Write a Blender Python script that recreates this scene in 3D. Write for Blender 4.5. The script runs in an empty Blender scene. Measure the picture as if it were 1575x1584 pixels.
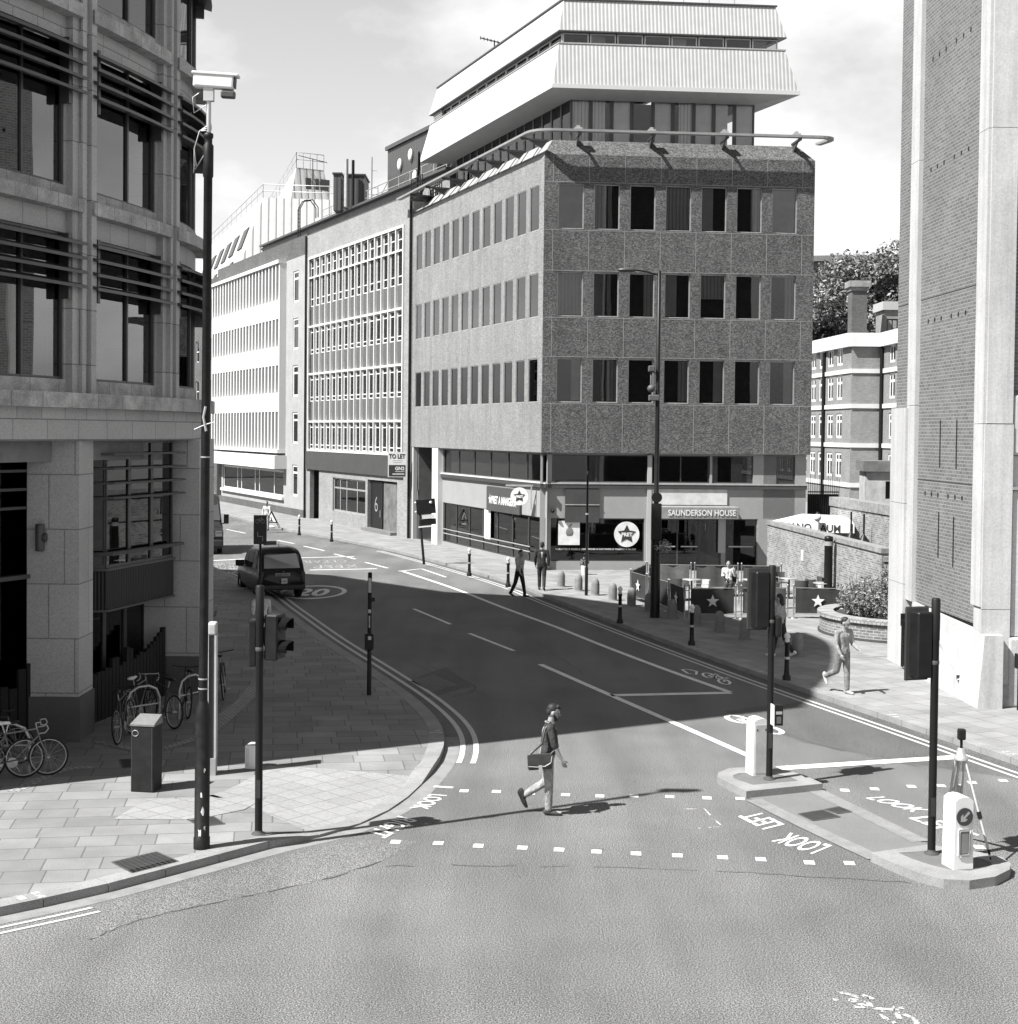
import bpy, bmesh, math, random
from mathutils import Matrix, Vector
R_ = math.radians
random.seed(7)
scene = bpy.context.scene
C = scene.collection

# ------------------------------------------------------------------ camera
EYE = 6.15; FPX = 2290.0; CX = 787.5; CY = 732.5      # photo pixels, 1575 x 1584
pit, rol = R_(1.6), R_(0.60)
_F = Vector((0, math.cos(pit), -math.sin(pit)))
_R0 = Vector((1, 0, 0)); _U0 = Vector((0, math.sin(pit), math.cos(pit)))
_Rt = math.cos(rol) * _R0 + math.sin(rol) * _U0
_Up = -math.sin(rol) * _R0 + math.cos(rol) * _U0
cam_d = bpy.data.cameras.new('camera'); cam = bpy.data.objects.new('camera', cam_d); C.objects.link(cam)
cam_d.sensor_fit = 'HORIZONTAL'; cam_d.sensor_width = 36; cam_d.lens = FPX / 1575 * 36
cam_d.shift_y = -(792 - CY) / 1575
cam_d.clip_start = 0.3; cam_d.clip_end = 3000
m = Matrix((_Rt, _Up, -_F)).transposed().to_4x4(); m.translation = (0, 0, EYE)
cam.matrix_world = m
scene.camera = cam

# ------------------------------------------------------------------ light
SUN_AZ = Vector((0.862, 0.507)); SUN_EL = R_(53)
world = bpy.data.worlds.new('World'); scene.world = world; world.use_nodes = True
nt = world.node_tree; nt.nodes.clear()
def N(tree, typ, **kw):
    n = tree.nodes.new(typ)
    for k, v in kw.items():
        if k.startswith('i_'):
            n.inputs[int(k[2:]) if k[2:].isdigit() else k[2:].replace('_', ' ')].default_value = v
        else: setattr(n, k, v)
    return n
sky = N(nt, 'ShaderNodeTexSky', sky_type='NISHITA', sun_disc=False, sun_elevation=SUN_EL,
        sun_rotation=math.atan2(-SUN_AZ.x, -SUN_AZ.y), altitude=0, air_density=1.0, dust_density=1.5, ozone_density=1.0)
bw = N(nt, 'ShaderNodeRGBToBW'); nt.links.new(sky.outputs[0], bw.inputs[0])
tc = N(nt, 'ShaderNodeTexCoord')
mp = N(nt, 'ShaderNodeMapping'); mp.inputs['Scale'].default_value = (1.3, 1.3, 2.4)
nt.links.new(tc.outputs['Generated'], mp.inputs[0])
cn = N(nt, 'ShaderNodeTexNoise'); cn.inputs['Scale'].default_value = 3.4; cn.inputs['Detail'].default_value = 8; cn.inputs['Roughness'].default_value = .55
nt.links.new(mp.outputs[0], cn.inputs['Vector'])
cr = N(nt, 'ShaderNodeValToRGB'); cr.color_ramp.elements[0].position = .45; cr.color_ramp.elements[1].position = .66
nt.links.new(cn.outputs[0], cr.inputs[0])
SKY_CLEAR, SKY_CLOUD = 1.0, 1.0
cl = N(nt, 'ShaderNodeMath', operation='MULTIPLY_ADD'); cl.inputs[1].default_value = 2.2; cl.inputs[2].default_value = 0
nt.links.new(cr.outputs[0], cl.inputs[0])
sx = N(nt, 'ShaderNodeSeparateXYZ'); nt.links.new(tc.outputs['Generated'], sx.inputs[0])      # bright low sky, deeper overhead (a yellow filter on black-and-white film)
er = N(nt, 'ShaderNodeValToRGB'); er.color_ramp.interpolation = 'EASE'; _e = er.color_ramp.elements; _e[0].position = 0.0; _e[0].color = (1.22,) * 3 + (1,); _e[1].position = .60; _e[1].color = (.26,) * 3 + (1,); _n = _e.new(.30); _n.color = (1.28,) * 3 + (1,)
nt.links.new(sx.outputs[2], er.inputs[0])
em = N(nt, 'ShaderNodeMath', operation='MULTIPLY'); nt.links.new(bw.outputs[0], em.inputs[0]); nt.links.new(er.outputs[0], em.inputs[1])
ad = N(nt, 'ShaderNodeMath', operation='ADD'); nt.links.new(em.outputs[0], ad.inputs[0]); nt.links.new(cl.outputs[0], ad.inputs[1])
bg = N(nt, 'ShaderNodeBackground'); bg.inputs['Strength'].default_value = 0.085
nt.links.new(ad.outputs[0], bg.inputs['Color'])
wo = N(nt, 'ShaderNodeOutputWorld'); nt.links.new(bg.outputs[0], wo.inputs[0])
sl = bpy.data.lights.new('sun', 'SUN'); sl.energy = 5.0; sl.angle = R_(0.53); sl.color = (1.0, 0.995, 0.985)
sun = bpy.data.objects.new('sun', sl); C.objects.link(sun)
_d = Vector((SUN_AZ.x * math.cos(SUN_EL), SUN_AZ.y * math.cos(SUN_EL), -math.sin(SUN_EL)))
sun.rotation_mode = 'QUATERNION'; sun.rotation_quaternion = _d.to_track_quat('-Z', 'Y'); sun.location = (-30, -20, 60)
scene.view_settings.view_transform = 'Standard'; scene.view_settings.look = 'None'
scene.view_settings.exposure = 1.2; scene.view_settings.gamma = 1.0; scene.view_settings.use_curve_mapping = False
scene.cycles.max_bounces = 6; scene.cycles.transparent_max_bounces = 12; scene.cycles.glossy_bounces = 3
scene.cycles.diffuse_bounces = 3; scene.cycles.transmission_bounces = 4
scene.cycles.caustics_reflective = False; scene.cycles.caustics_refractive = False

# ------------------------------------------------------------------ surveying helpers: where a sight line meets the ground or a depth
def _ray(px, py): return _F + _Rt * ((px - CX) / FPX) + _Up * ((CY - py) / FPX)
def G(px, py, z=0.0):
    d = _ray(px, py); t = (z - EYE) / d.z
    return Vector((d.x * t, d.y * t, z))
def AT(px, py, y):
    d = _ray(px, py); t = y / d.y
    return Vector((d.x * t, y, EYE + d.z * t))

# ------------------------------------------------------------------ mesh building
class MB:
    def __init__(s): s.v = []; s.f = []; s.sm = []
    def add(s, vs, fs, smooth=False, M=None):
        o = len(s.v)
        s.v += [tuple(M @ Vector(p)) if M is not None else tuple(p) for p in vs]
        for f in fs: s.f.append(tuple(o + i for i in f)); s.sm.append(smooth)
        return s
    def quad(s, a, b, c, d): return s.add([a, b, c, d], [(0, 1, 2, 3)])
    def box(s, x0, x1, y0, y1, z0, z1, M=None):
        if x0 > x1: x0, x1 = x1, x0
        if y0 > y1: y0, y1 = y1, y0
        if z0 > z1: z0, z1 = z1, z0
        v = [(x0, y0, z0), (x1, y0, z0), (x1, y1, z0), (x0, y1, z0), (x0, y0, z1), (x1, y0, z1), (x1, y1, z1), (x0, y1, z1)]
        return s.add(v, [(0, 3, 2, 1), (4, 5, 6, 7), (0, 1, 5, 4), (1, 2, 6, 5), (2, 3, 7, 6), (3, 0, 4, 7)], False, M)
    def rbox(s, x0, x1, y0, y1, z0, z1, r=.02, seg=2, M=None):
        bm = bmesh.new(); bmesh.ops.create_cube(bm, size=1)
        for v in bm.verts: v.co = (x0 + (v.co.x + .5) * (x1 - x0), y0 + (v.co.y + .5) * (y1 - y0), z0 + (v.co.z + .5) * (z1 - z0))
        bmesh.ops.bevel(bm, geom=list(bm.edges), offset=r, segments=seg, affect='EDGES', profile=.5)
        bm.verts.index_update()
        s.add([v.co.copy() for v in bm.verts], [[v.index for v in f.verts] for f in bm.faces], False, M); bm.free(); return s
    def prism(s, poly, z0, z1, M=None, cap=True):
        n = len(poly); v = [(p[0], p[1], z0) for p in poly] + [(p[0], p[1], z1) for p in poly]
        f = [(i, (i + 1) % n, n + (i + 1) % n, n + i) for i in range(n)]
        if cap: f += [tuple(range(n))[::-1], tuple(range(n, 2 * n))]
        return s.add(v, f, False, M)
    def plate(s, poly, y0, y1, M=None):          # polygon in XZ, thickness in Y
        n = len(poly); v = [(p[0], y0, p[1]) for p in poly] + [(p[0], y1, p[1]) for p in poly]
        f = [(i, n + i, n + (i + 1) % n, (i + 1) % n) for i in range(n)] + [tuple(range(n)), tuple(range(n, 2 * n))[::-1]]
        return s.add(v, f, False, M)
    def tube(s, pts, r, n=8, caps=True, M=None, smooth=True, closed=False):
        pts = [Vector(p) for p in pts]; rs = r if isinstance(r, (list, tuple)) else [r] * len(pts)
        k = len(pts); rings = []; prev = None
        for i in range(k):
            if closed: t = (pts[(i + 1) % k] - pts[i - 1])
            else: t = (pts[min(i + 1, k - 1)] - pts[max(i - 1, 0)])
            if t.length < 1e-9: t = Vector((0, 0, 1))
            t.normalize()
            if prev is None:
                a = Vector((0, 0, 1)) if abs(t.z) < .9 else Vector((1, 0, 0))
                u = t.cross(a).normalized()
            else:
                u = (prev - t * prev.dot(t))
                u = u.normalized() if u.length > 1e-6 else t.orthogonal().normalized()
            prev = u; w = t.cross(u)
            rings.append([pts[i] + (u * math.cos(2 * math.pi * j / n) + w * math.sin(2 * math.pi * j / n)) * rs[i] for j in range(n)])
        vs = [p for ring in rings for p in ring]; fs = []
        for i in range(k if closed else k - 1):
            i2 = (i + 1) % k
            for j in range(n): fs.append((i * n + j, i * n + (j + 1) % n, i2 * n + (j + 1) % n, i2 * n + j))
        s.add(vs, fs, smooth, M)
        if caps and not closed:
            s.add(rings[0], [tuple(range(n))], False, M); s.add(rings[-1], [tuple(range(n))[::-1]], False, M)
        return s
    def lathe(s, prof, n=20, M=None, smooth=True, caps=True):     # prof [(r,z)]
        vs = [(r * math.cos(2 * math.pi * j / n), r * math.sin(2 * math.pi * j / n), z) for r, z in prof for j in range(n)]
        fs = [(i * n + j, i * n + (j + 1) % n, (i + 1) * n + (j + 1) % n, (i + 1) * n + j) for i in range(len(prof) - 1) for j in range(n)]
        s.add(vs, fs, smooth, M)
        if caps:
            for i in (0, len(prof) - 1):
                if prof[i][0] > 1e-4: s.add([(prof[i][0] * math.cos(2 * math.pi * j / n), prof[i][0] * math.sin(2 * math.pi * j / n), prof[i][1]) for j in range(n)], [tuple(range(n))], False, M)
        return s
    def ball(s, c, r, n=14, M=None):
        r = r if isinstance(r, (tuple, list)) else (r, r, r); h = n // 2; vs = []; fs = []
        for i in range(h + 1):
            a = math.pi * i / h
            for j in range(n): vs.append((c[0] + r[0] * math.sin(a) * math.cos(2 * math.pi * j / n), c[1] + r[1] * math.sin(a) * math.sin(2 * math.pi * j / n), c[2] + r[2] * math.cos(a)))
        for i in range(h):
            for j in range(n): fs.append((i * n + j, (i + 1) * n + j, (i + 1) * n + (j + 1) % n, i * n + (j + 1) % n))
        return s.add(vs, fs, True, M)
    def ribbon(s, pts, w, z=0.0, M=None):         # flat strip on the ground along pts
        pts = [Vector((p[0], p[1], 0)) for p in pts]; k = len(pts); vs = []
        for i in range(k):
            t = (pts[min(i + 1, k - 1)] - pts[max(i - 1, 0)]).normalized(); nrm = Vector((-t.y, t.x, 0))
            for sg in (-.5, .5): q = pts[i] + nrm * (w * sg); vs.append((q.x, q.y, z))
        return s.add(vs, [(2 * i, 2 * i + 2, 2 * i + 3, 2 * i + 1)[::-1] for i in range(k - 1)], False, M)
    def mesh(s, name):
        me = bpy.data.meshes.new(name); me.from_pydata(s.v, [], s.f); me.update()
        me.polygons.foreach_set('use_smooth', s.sm)
        return me

WM = {}
def world_of(o): return WM.get(o.name, Matrix.Identity(4))
def put(o, parent, W):
    C.objects.link(o); WM[o.name] = W
    if parent is not None:
        o.parent = parent; o.matrix_basis = world_of(parent).inverted() @ W
    else: o.matrix_basis = W
    return o
def frame(origin, direction):           # facade frame: X along direction, Z up, outward is -Y
    x = Vector((direction[0], direction[1], 0)).normalized(); z = Vector((0, 0, 1)); y = z.cross(x)
    M = Matrix((x, y, z)).transposed().to_4x4(); M.translation = (origin[0], origin[1], origin[2] if len(origin) > 2 else 0)
    return M
def obj(name, mb, mat, parent=None, W=None, kind=None, label=None):
    me = mb.mesh(name) if isinstance(mb, MB) else mb
    if mat is not None and not me.materials: me.materials.append(mat)
    o = bpy.data.objects.new(name, me)
    put(o, parent, W if W is not None else (world_of(parent) if parent is not None else Matrix.Identity(4)))
    if kind: o['kind'] = kind
    if label: o['label'] = label
    return o
def tag(o, label, cat, group=None):
    o['label'] = label; o['category'] = cat
    if group: o['group'] = group
    return o
def thing(name, label, cat, W=None, group=None):
    o = bpy.data.objects.new(name, None); o.empty_display_size = .2
    if W is None: W = Matrix.Identity(4)
    elif not isinstance(W, Matrix): W = Matrix.Translation(Vector((W[0], W[1], W[2] if len(W) > 2 else 0)))
    put(o, None, W); return tag(o, label, cat, group)
def dup(root, W, label=None, group=None):
    r = root.copy(); C.objects.link(r); r.matrix_basis = W; WM[r.name] = W
    if label: r['label'] = label
    if group: r['group'] = group
    for ch in root.children:
        c = ch.copy(); C.objects.link(c); c.parent = r
        for g in ch.children:
            d = g.copy(); C.objects.link(d); d.parent = c
    return r
def TR(x, y, z=0, rz=0, s=1): return Matrix.Translation((x, y, z)) @ Matrix.Rotation(rz, 4, 'Z') @ Matrix.Scale(s, 4)

def text_mb(body, size=1.0, bold=0.0, align='CENTER', sx=1.0):
    cu = bpy.data.curves.new('t', 'FONT'); cu.body = body; cu.size = size; cu.align_x = align; cu.align_y = 'BOTTOM_BASELINE'; cu.offset = bold; cu.resolution_u = 3
    o = bpy.data.objects.new('t', cu); C.objects.link(o)
    dg = bpy.context.evaluated_depsgraph_get(); me = bpy.data.meshes.new_from_object(o.evaluated_get(dg))
    mb = MB(); mb.add([(v.co.x * sx, v.co.y, 0) for v in me.vertices], [tuple(p.vertices) for p in me.polygons])
    bpy.data.objects.remove(o); bpy.data.curves.remove(cu); bpy.data.meshes.remove(me)
    return mb
def mapped(mb, fn):
    q = MB(); q.v = [tuple(fn(Vector(p))) for p in mb.v]; q.f = mb.f; q.sm = mb.sm; return q
def smooth_curve(pts, n=6):
    P = [Vector((p[0], p[1], p[2] if len(p) > 2 else 0)) for p in pts]; out = []
    for i in range(len(P) - 1):
        a, b, c, d = P[max(i - 1, 0)], P[i], P[i + 1], P[min(i + 2, len(P) - 1)]
        for k in range(n):
            t = k / n
            out.append(.5 * ((2 * b) + (c - a) * t + (2 * a - 5 * b + 4 * c - d) * t * t + (3 * b - a - 3 * c + d) * t ** 3))
    out.append(P[-1]); return out
def offset_curve(pts, off):             # positive = to the side (-t.y, t.x) = left of travel
    out = []; k = len(pts)
    for i in range(k):
        t = (pts[min(i + 1, k - 1)] - pts[max(i - 1, 0)]); t.z = 0; t.normalize()
        out.append(pts[i] + Vector((-t.y, t.x, 0)) * off)
    return out

# ------------------------------------------------------------------ materials (black-and-white film: everything is grey)
MATS = {}
def g4(g): return (g, g, g, 1)
def base_mat(name, rough=.6, spec=.4, metal=0.0):
    mt = bpy.data.materials.new(name); mt.use_nodes = True; t = mt.node_tree; b = t.nodes['Principled BSDF']
    b.inputs['Roughness'].default_value = rough; b.inputs['Specular IOR Level'].default_value = spec; b.inputs['Metallic'].default_value = metal
    return mt, t, b
def coords(t, scale=(1, 1, 1), rz=0.0, kind='Object', loc=(0, 0, 0)):
    tc = N(t, 'ShaderNodeTexCoord'); mp = N(t, 'ShaderNodeMapping'); mp.inputs['Scale'].default_value = scale; mp.inputs['Rotation'].default_value = (0, 0, rz); mp.inputs['Location'].default_value = loc
    t.links.new(tc.outputs[kind], mp.inputs[0]); return mp.outputs[0]
def ramp(t, src, stops):
    r = N(t, 'ShaderNodeValToRGB'); e = r.color_ramp.elements
    while len(e) < len(stops): e.new(.5)
    for i, (p, g) in enumerate(stops): e[i].position = p; e[i].color = g4(g)
    t.links.new(src, r.inputs[0]); return r.outputs[0]
def noise(t, vec, scale, detail=4, rough=.6):
    n = N(t, 'ShaderNodeTexNoise'); n.inputs['Scale'].default_value = scale; n.inputs['Detail'].default_value = detail; n.inputs['Roughness'].default_value = rough
    t.links.new(vec, n.inputs['Vector']); return n.outputs[0]
def mul(t, a, b, fac=1.0):
    m = N(t, 'ShaderNodeMix', data_type='RGBA', blend_type='MULTIPLY'); m.inputs['Factor'].default_value = fac
    t.links.new(a, m.inputs[6]); t.links.new(b, m.inputs[7]); return m.outputs[2]
def bump(t, b, h, strength=.3, dist=.01):
    n = N(t, 'ShaderNodeBump'); n.inputs['Strength'].default_value = strength; n.inputs['Distance'].default_value = dist
    t.links.new(h, n.inputs['Height']); t.links.new(n.outputs[0], b.inputs['Normal'])
def plain(name, g, rough=.6, spec=.4, metal=0.0, var=.18, scale=3.0, fine=0.0, fscale=60, bmp=0.0):
    if name in MATS: return MATS[name]
    mt, t, b = base_mat(name, rough, spec, metal); v = coords(t)
    c = ramp(t, noise(t, v, scale, 6, .65), [(.3, g * (1 - var)), (.7, g * (1 + var))])
    if fine:
        f = noise(t, v, fscale, 3, .7); c = mul(t, c, ramp(t, f, [(.3, 1 - fine), (.7, 1 + fine)]))
        if bmp: bump(t, b, f, bmp)
    t.links.new(c, b.inputs['Base Color']); MATS[name] = mt; return mt
def wallvec(t):                          # (x+y, z, 0) in object space: bricks run along any vertical face
    tc = N(t, 'ShaderNodeTexCoord'); sp = N(t, 'ShaderNodeSeparateXYZ'); t.links.new(tc.outputs['Object'], sp.inputs[0])
    a = N(t, 'ShaderNodeMath', operation='ADD'); t.links.new(sp.outputs[0], a.inputs[0]); t.links.new(sp.outputs[1], a.inputs[1])
    cb = N(t, 'ShaderNodeCombineXYZ'); t.links.new(a.outputs[0], cb.inputs[0]); t.links.new(sp.outputs[2], cb.inputs[1]); return cb.outputs[0], tc.outputs['Object']
def bricks(name, c1, c2, mortar, bw=.225, bh=.075, ms=.008, rough=.85, stain=.25, fine=.15, offset=.5, vec=None, bmp=.25, fs=45, sscale=.6):
    if name in MATS: return MATS[name]
    mt, t, b = base_mat(name, rough, .25)
    v, o = wallvec(t)
    if vec == 'xy': v = o
    elif vec is not None: v = coords(t, rz=vec)
    br = N(t, 'ShaderNodeTexBrick'); br.offset = offset
    if bw > .6: br.squash = .72; br.squash_frequency = 3; br.offset_frequency = 2; br.offset = offset * .8
    for k, x in (('Scale', 1.0), ('Mortar Size', ms), ('Brick Width', bw), ('Row Height', bh), ('Bias', 0.0), ('Mortar Smooth', .1)): br.inputs[k].default_value = x
    br.inputs['Color1'].default_value = g4(c1); br.inputs['Color2'].default_value = g4(c2); br.inputs['Mortar'].default_value = g4(mortar)
    t.links.new(v, br.inputs['Vector'])
    c = br.outputs[0]
    c = mul(t, c, ramp(t, noise(t, o, sscale, 5, .6), [(.3, 1 - stain), (.7, 1 + stain * .6)]))
    f = noise(t, o, fs, 2, .6)
    c = mul(t, c, ramp(t, f, [(.3, 1 - fine), (.7, 1 + fine)]))
    t.links.new(c, b.inputs['Base Color'])
    if bmp:
        iv = N(t, 'ShaderNodeMath', operation='SUBTRACT'); iv.inputs[0].default_value = 1.0; t.links.new(br.outputs['Fac'], iv.inputs[1]); bump(t, b, iv.outputs[0], bmp, .008)
    MATS[name] = mt; return mt
def pebble(name, lo, hi, cx=16, cz=30, rough=.6, stain=.12):          # fine chip-faced cladding: each chip its own tone, faint courses
    if name in MATS: return MATS[name]
    mt, t, b = base_mat(name, rough, .3); v, o = wallvec(t); mp = N(t, 'ShaderNodeMapping'); mp.inputs['Scale'].default_value = (cx, cz, 1); t.links.new(v, mp.inputs[0])
    vo = N(t, 'ShaderNodeTexVoronoi'); vo.inputs['Scale'].default_value = 1.0; vo.inputs['Randomness'].default_value = .55; t.links.new(mp.outputs[0], vo.inputs['Vector'])
    b1 = N(t, 'ShaderNodeRGBToBW'); t.links.new(vo.outputs['Color'], b1.inputs[0])
    c = ramp(t, b1.outputs[0], [(.2, lo), (.55, (lo + hi) / 2.1), (.85, hi)]); c = mul(t, c, ramp(t, noise(t, o, .5, 6, .65), [(.3, 1 - stain), (.7, 1 + stain)]))
    c = mul(t, c, ramp(t, noise(t, coords(t, (2.2, 2.2, .12)), 1.0, 4, .6), [(.35, 1 - stain), (.6, 1.04)]))      # rain streaks
    t.links.new(c, b.inputs['Base Color']); bump(t, b, vo.outputs['Distance'], .35, .01); MATS[name] = mt; return mt
def stained(name, g, streak=.16, fine=.14):
    mt, t, b = base_mat(name, .85, .3); v = coords(t); c = ramp(t, noise(t, v, .7, 6, .65), [(.3, g * .86), (.7, g * 1.08)])
    c = mul(t, c, ramp(t, noise(t, coords(t, (3.2, 3.2, .16)), 1.0, 6, .7), [(.36, 1 - streak), (.58, 1.05)])); f = noise(t, v, 26, 3, .7); c = mul(t, c, ramp(t, f, [(.3, 1 - fine), (.7, 1 + fine)]))
    c = mul(t, c, ramp(t, noise(t, v, 5, 6, .8), [(.27, 1 - streak * 1.6), (.36, 1)])); t.links.new(c, b.inputs['Base Color']); bump(t, b, f, .2); MATS[name] = mt; return mt
def glass(name, tint=.25, ior=1.6, rough=.01, wav=0.0):
    if name in MATS: return MATS[name]
    mt = bpy.data.materials.new(name); mt.use_nodes = True; t = mt.node_tree; t.nodes.clear()
    tr = N(t, 'ShaderNodeBsdfTransparent'); tr.inputs[0].default_value = g4(tint)
    gl = N(t, 'ShaderNodeBsdfGlossy'); gl.inputs['Roughness'].default_value = rough; gl.inputs[0].default_value = g4(.9)
    fr = N(t, 'ShaderNodeFresnel'); fr.inputs['IOR'].default_value = ior
    mx = N(t, 'ShaderNodeMixShader'); t.links.new(fr.outputs[0], mx.inputs[0]); t.links.new(tr.outputs[0], mx.inputs[1]); t.links.new(gl.outputs[0], mx.inputs[2])
    if wav:
        v = coords(t, (.5, .5, .35)); bn = N(t, 'ShaderNodeBump'); bn.inputs['Strength'].default_value = wav; bn.inputs['Distance'].default_value = .02
        t.links.new(noise(t, v, 1.3, 1, .4), bn.inputs['Height']); t.links.new(bn.outputs[0], gl.inputs['Normal'])
    ou = N(t, 'ShaderNodeOutputMaterial'); t.links.new(mx.outputs[0], ou.inputs[0]); MATS[name] = mt; return mt
def asphalt(name, g, speck=.5, patch=.2):
    mt, t, b = base_mat(name, .85, .3); v = coords(t)
    n1 = noise(t, v, 54, 2, .85); c = ramp(t, n1, [(.36, g * (1 - speck)), (.5, g * .95), (.64, g * (1 + speck * 1.3))])
    n0 = noise(t, v, 17, 3, .7); c = mul(t, c, ramp(t, n0, [(.3, .88), (.7, 1.12)]))
    c = mul(t, c, ramp(t, noise(t, v, .35, 5, .6), [(.3, 1 - patch), (.7, 1 + patch)]))
    tr = noise(t, coords(t, (.9, .09, 1), rz=R_(-24)), 1.0, 3, .5)          # wheel-track wear along the street
    c = mul(t, c, ramp(t, tr, [(.38, .86), (.6, 1.06)]))
    t.links.new(c, b.inputs['Base Color']); bump(t, b, n1, .10, .008); MATS[name] = mt; return mt
def ribs(name, g, period=.12, dark=.55, rough=.5, axis=0, duty=.35, flat=False):      # profiled sheet: fine vertical ribs as bump and darker colour in the grooves
    if name in MATS: return MATS[name]
    mt, t, b = base_mat(name, rough, .3); v, o = wallvec(t)
    if flat: v = o
    w = N(t, 'ShaderNodeTexWave', wave_type='BANDS', bands_direction='X', wave_profile='SIN'); w.inputs['Scale'].default_value = .31416 / period * 1.0; w.inputs['Distortion'].default_value = 0
    t.links.new(v, w.inputs['Vector'])
    c = mul(t, ramp(t, w.outputs[1], [(.05, dark * g), (duty, g)]), ramp(t, noise(t, o, 2, 4), [(.3, .93), (.7, 1.05)]))
    t.links.new(c, b.inputs['Base Color']); bump(t, b, w.outputs[1], .5, .03); MATS[name] = mt; return mt

M_black = plain('black_paint', .011, .42, .22, var=.3, scale=6)
M_steel = plain('galvanised_steel', .42, .45, .5, .5, var=.15)
M_white = plain('white_paint', .62, .5, .4, var=.06)
def road_paint(name, g, wear, big):
    mt, t, b = base_mat(name, .75, .3); v = coords(t); c = ramp(t, noise(t, v, 3, 5, .65), [(.3, g * .8), (.7, g * 1.08)]); f = noise(t, v, 46, 3, .75); c = mul(t, c, ramp(t, f, [(.3, .78), (.7, 1.12)])); t.links.new(c, b.inputs['Base Color'])
    a1 = ramp(t, f, [(wear - .05, 0), (wear + .05, 1)]); a2 = ramp(t, noise(t, v, 7, 5, .75), [(big - .04, 0), (big + .05, 1)])      # chipped and tyre-worn gaps
    al = mul(t, a1, a2); t.links.new(al, b.inputs['Alpha']); MATS[name] = mt; return mt
M_paint = road_paint('road_paint', .70, .31, .29)
M_wornpaint = road_paint('worn_road_paint', .56, .42, .49)
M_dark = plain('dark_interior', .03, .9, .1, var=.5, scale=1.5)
M_glass = glass('office_glass', .74, 1.55, .012, .12)
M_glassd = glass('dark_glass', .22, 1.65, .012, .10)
M_glassc = glass('clear_glass', .92, 1.45, .01)
M_granite = plain('granite_kerb', .225, .8, .3, var=.2, scale=1.4, fine=.3, fscale=60)
M_rubber = plain('tyre_rubber', .02, .8, .2)
M_chrome = plain('bright_metal', .26, .4, .5, .6, var=.05)
M_blind = plain('window_blind', .68, .8, .2, var=.12, scale=2)
M_curtain = ribs('curtain_cloth', .74, .16, .55, .9)
# ================================================================== SETTING
from mathutils.geometry import delaunay_2d_cdt
M_asphalt = asphalt('asphalt', .112, 1.35, .17)
M_asphalt2 = asphalt('patched_asphalt', .09, 1.0, .10)
M_slab = bricks('paving_slab', .165, .225, .11, .78, .56, .012, .8, .22, .14, vec=R_(-9), bmp=.3, fs=50, sscale=.9)
M_slab2 = bricks('yorkstone_paving', .20, .255, .13, .72, .58, .012, .8, .20, .14, vec=R_(66), bmp=.3, fs=50, sscale=.8)
M_tactile = bricks('tactile_slab', .235, .265, .165, .40, .40, .01, .8, .10, .12, offset=0, vec=R_(38), bmp=.5, fs=16)
M_setts = bricks('granite_setts', .26, .34, .14, .12, .12, .014, .8, .2, .15, vec='xy', bmp=.4)

g = MB(); S = 1500
g.quad((-S, -60, 0), (S, -60, 0), (S, S, 0), (-S, S, 0))
obj('road', g, M_asphalt, kind='structure')

def kpts(lst): return [G(*p) for p in lst]
KL = [Vector((-60, -14, 0)), Vector((-24, 5.2, 0)), Vector((-13, 13.4, 0)), Vector((-8.8, 16.4, 0))] + kpts([(0, 1418), (150, 1385), (300, 1345), (430, 1310), (530, 1286), (610, 1250), (660, 1206), (686, 1165), (680, 1126), (640, 1085), (580, 1043), (500, 990), (440, 945), (400, 915), (340, 885)]) + [Vector((-14.6, 68.5, 0)), Vector((-18.5, 73, 0)), Vector((-28, 76.5, 0)), Vector((-70, 84, 0))]
KL = smooth_curve(KL, 8)
KR = [Vector((40, -60, 0)), Vector((19, 0, 0)), Vector((13.1, 16.5, 0)), Vector((11.1, 23, 0))] + kpts([(1575, 1185), (1400, 1125), (1200, 1057), (1000, 985), (860, 932), (800, 908), (700, 878), (600, 852), (500, 832), (400, 812), (350, 798)]) + [Vector((-27, 120, 0)), Vector((-48, 166, 0))]
KR = smooth_curve(KR, 8)
def crossing_h(p):            # height of the kerb at p: dropped at the crossing
    a = G(560, 1275); b = G(640, 1228); d = min((p - a).length, (p - b).length, (p - (a + b) / 2).length)
    return .12 if d > 1.7 else .025 + .095 * max(0, (d - .8) / .9)
def resample(K, step):
    out = [K[0].copy()]; need = step
    for a, b in zip(K[:-1], K[1:]):
        L = (b - a).length; at = 0
        while L - at >= need: at += need; out.append(a.lerp(b, at / L)); need = step
        need -= L - at
    out.append(K[-1].copy()); return out
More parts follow.
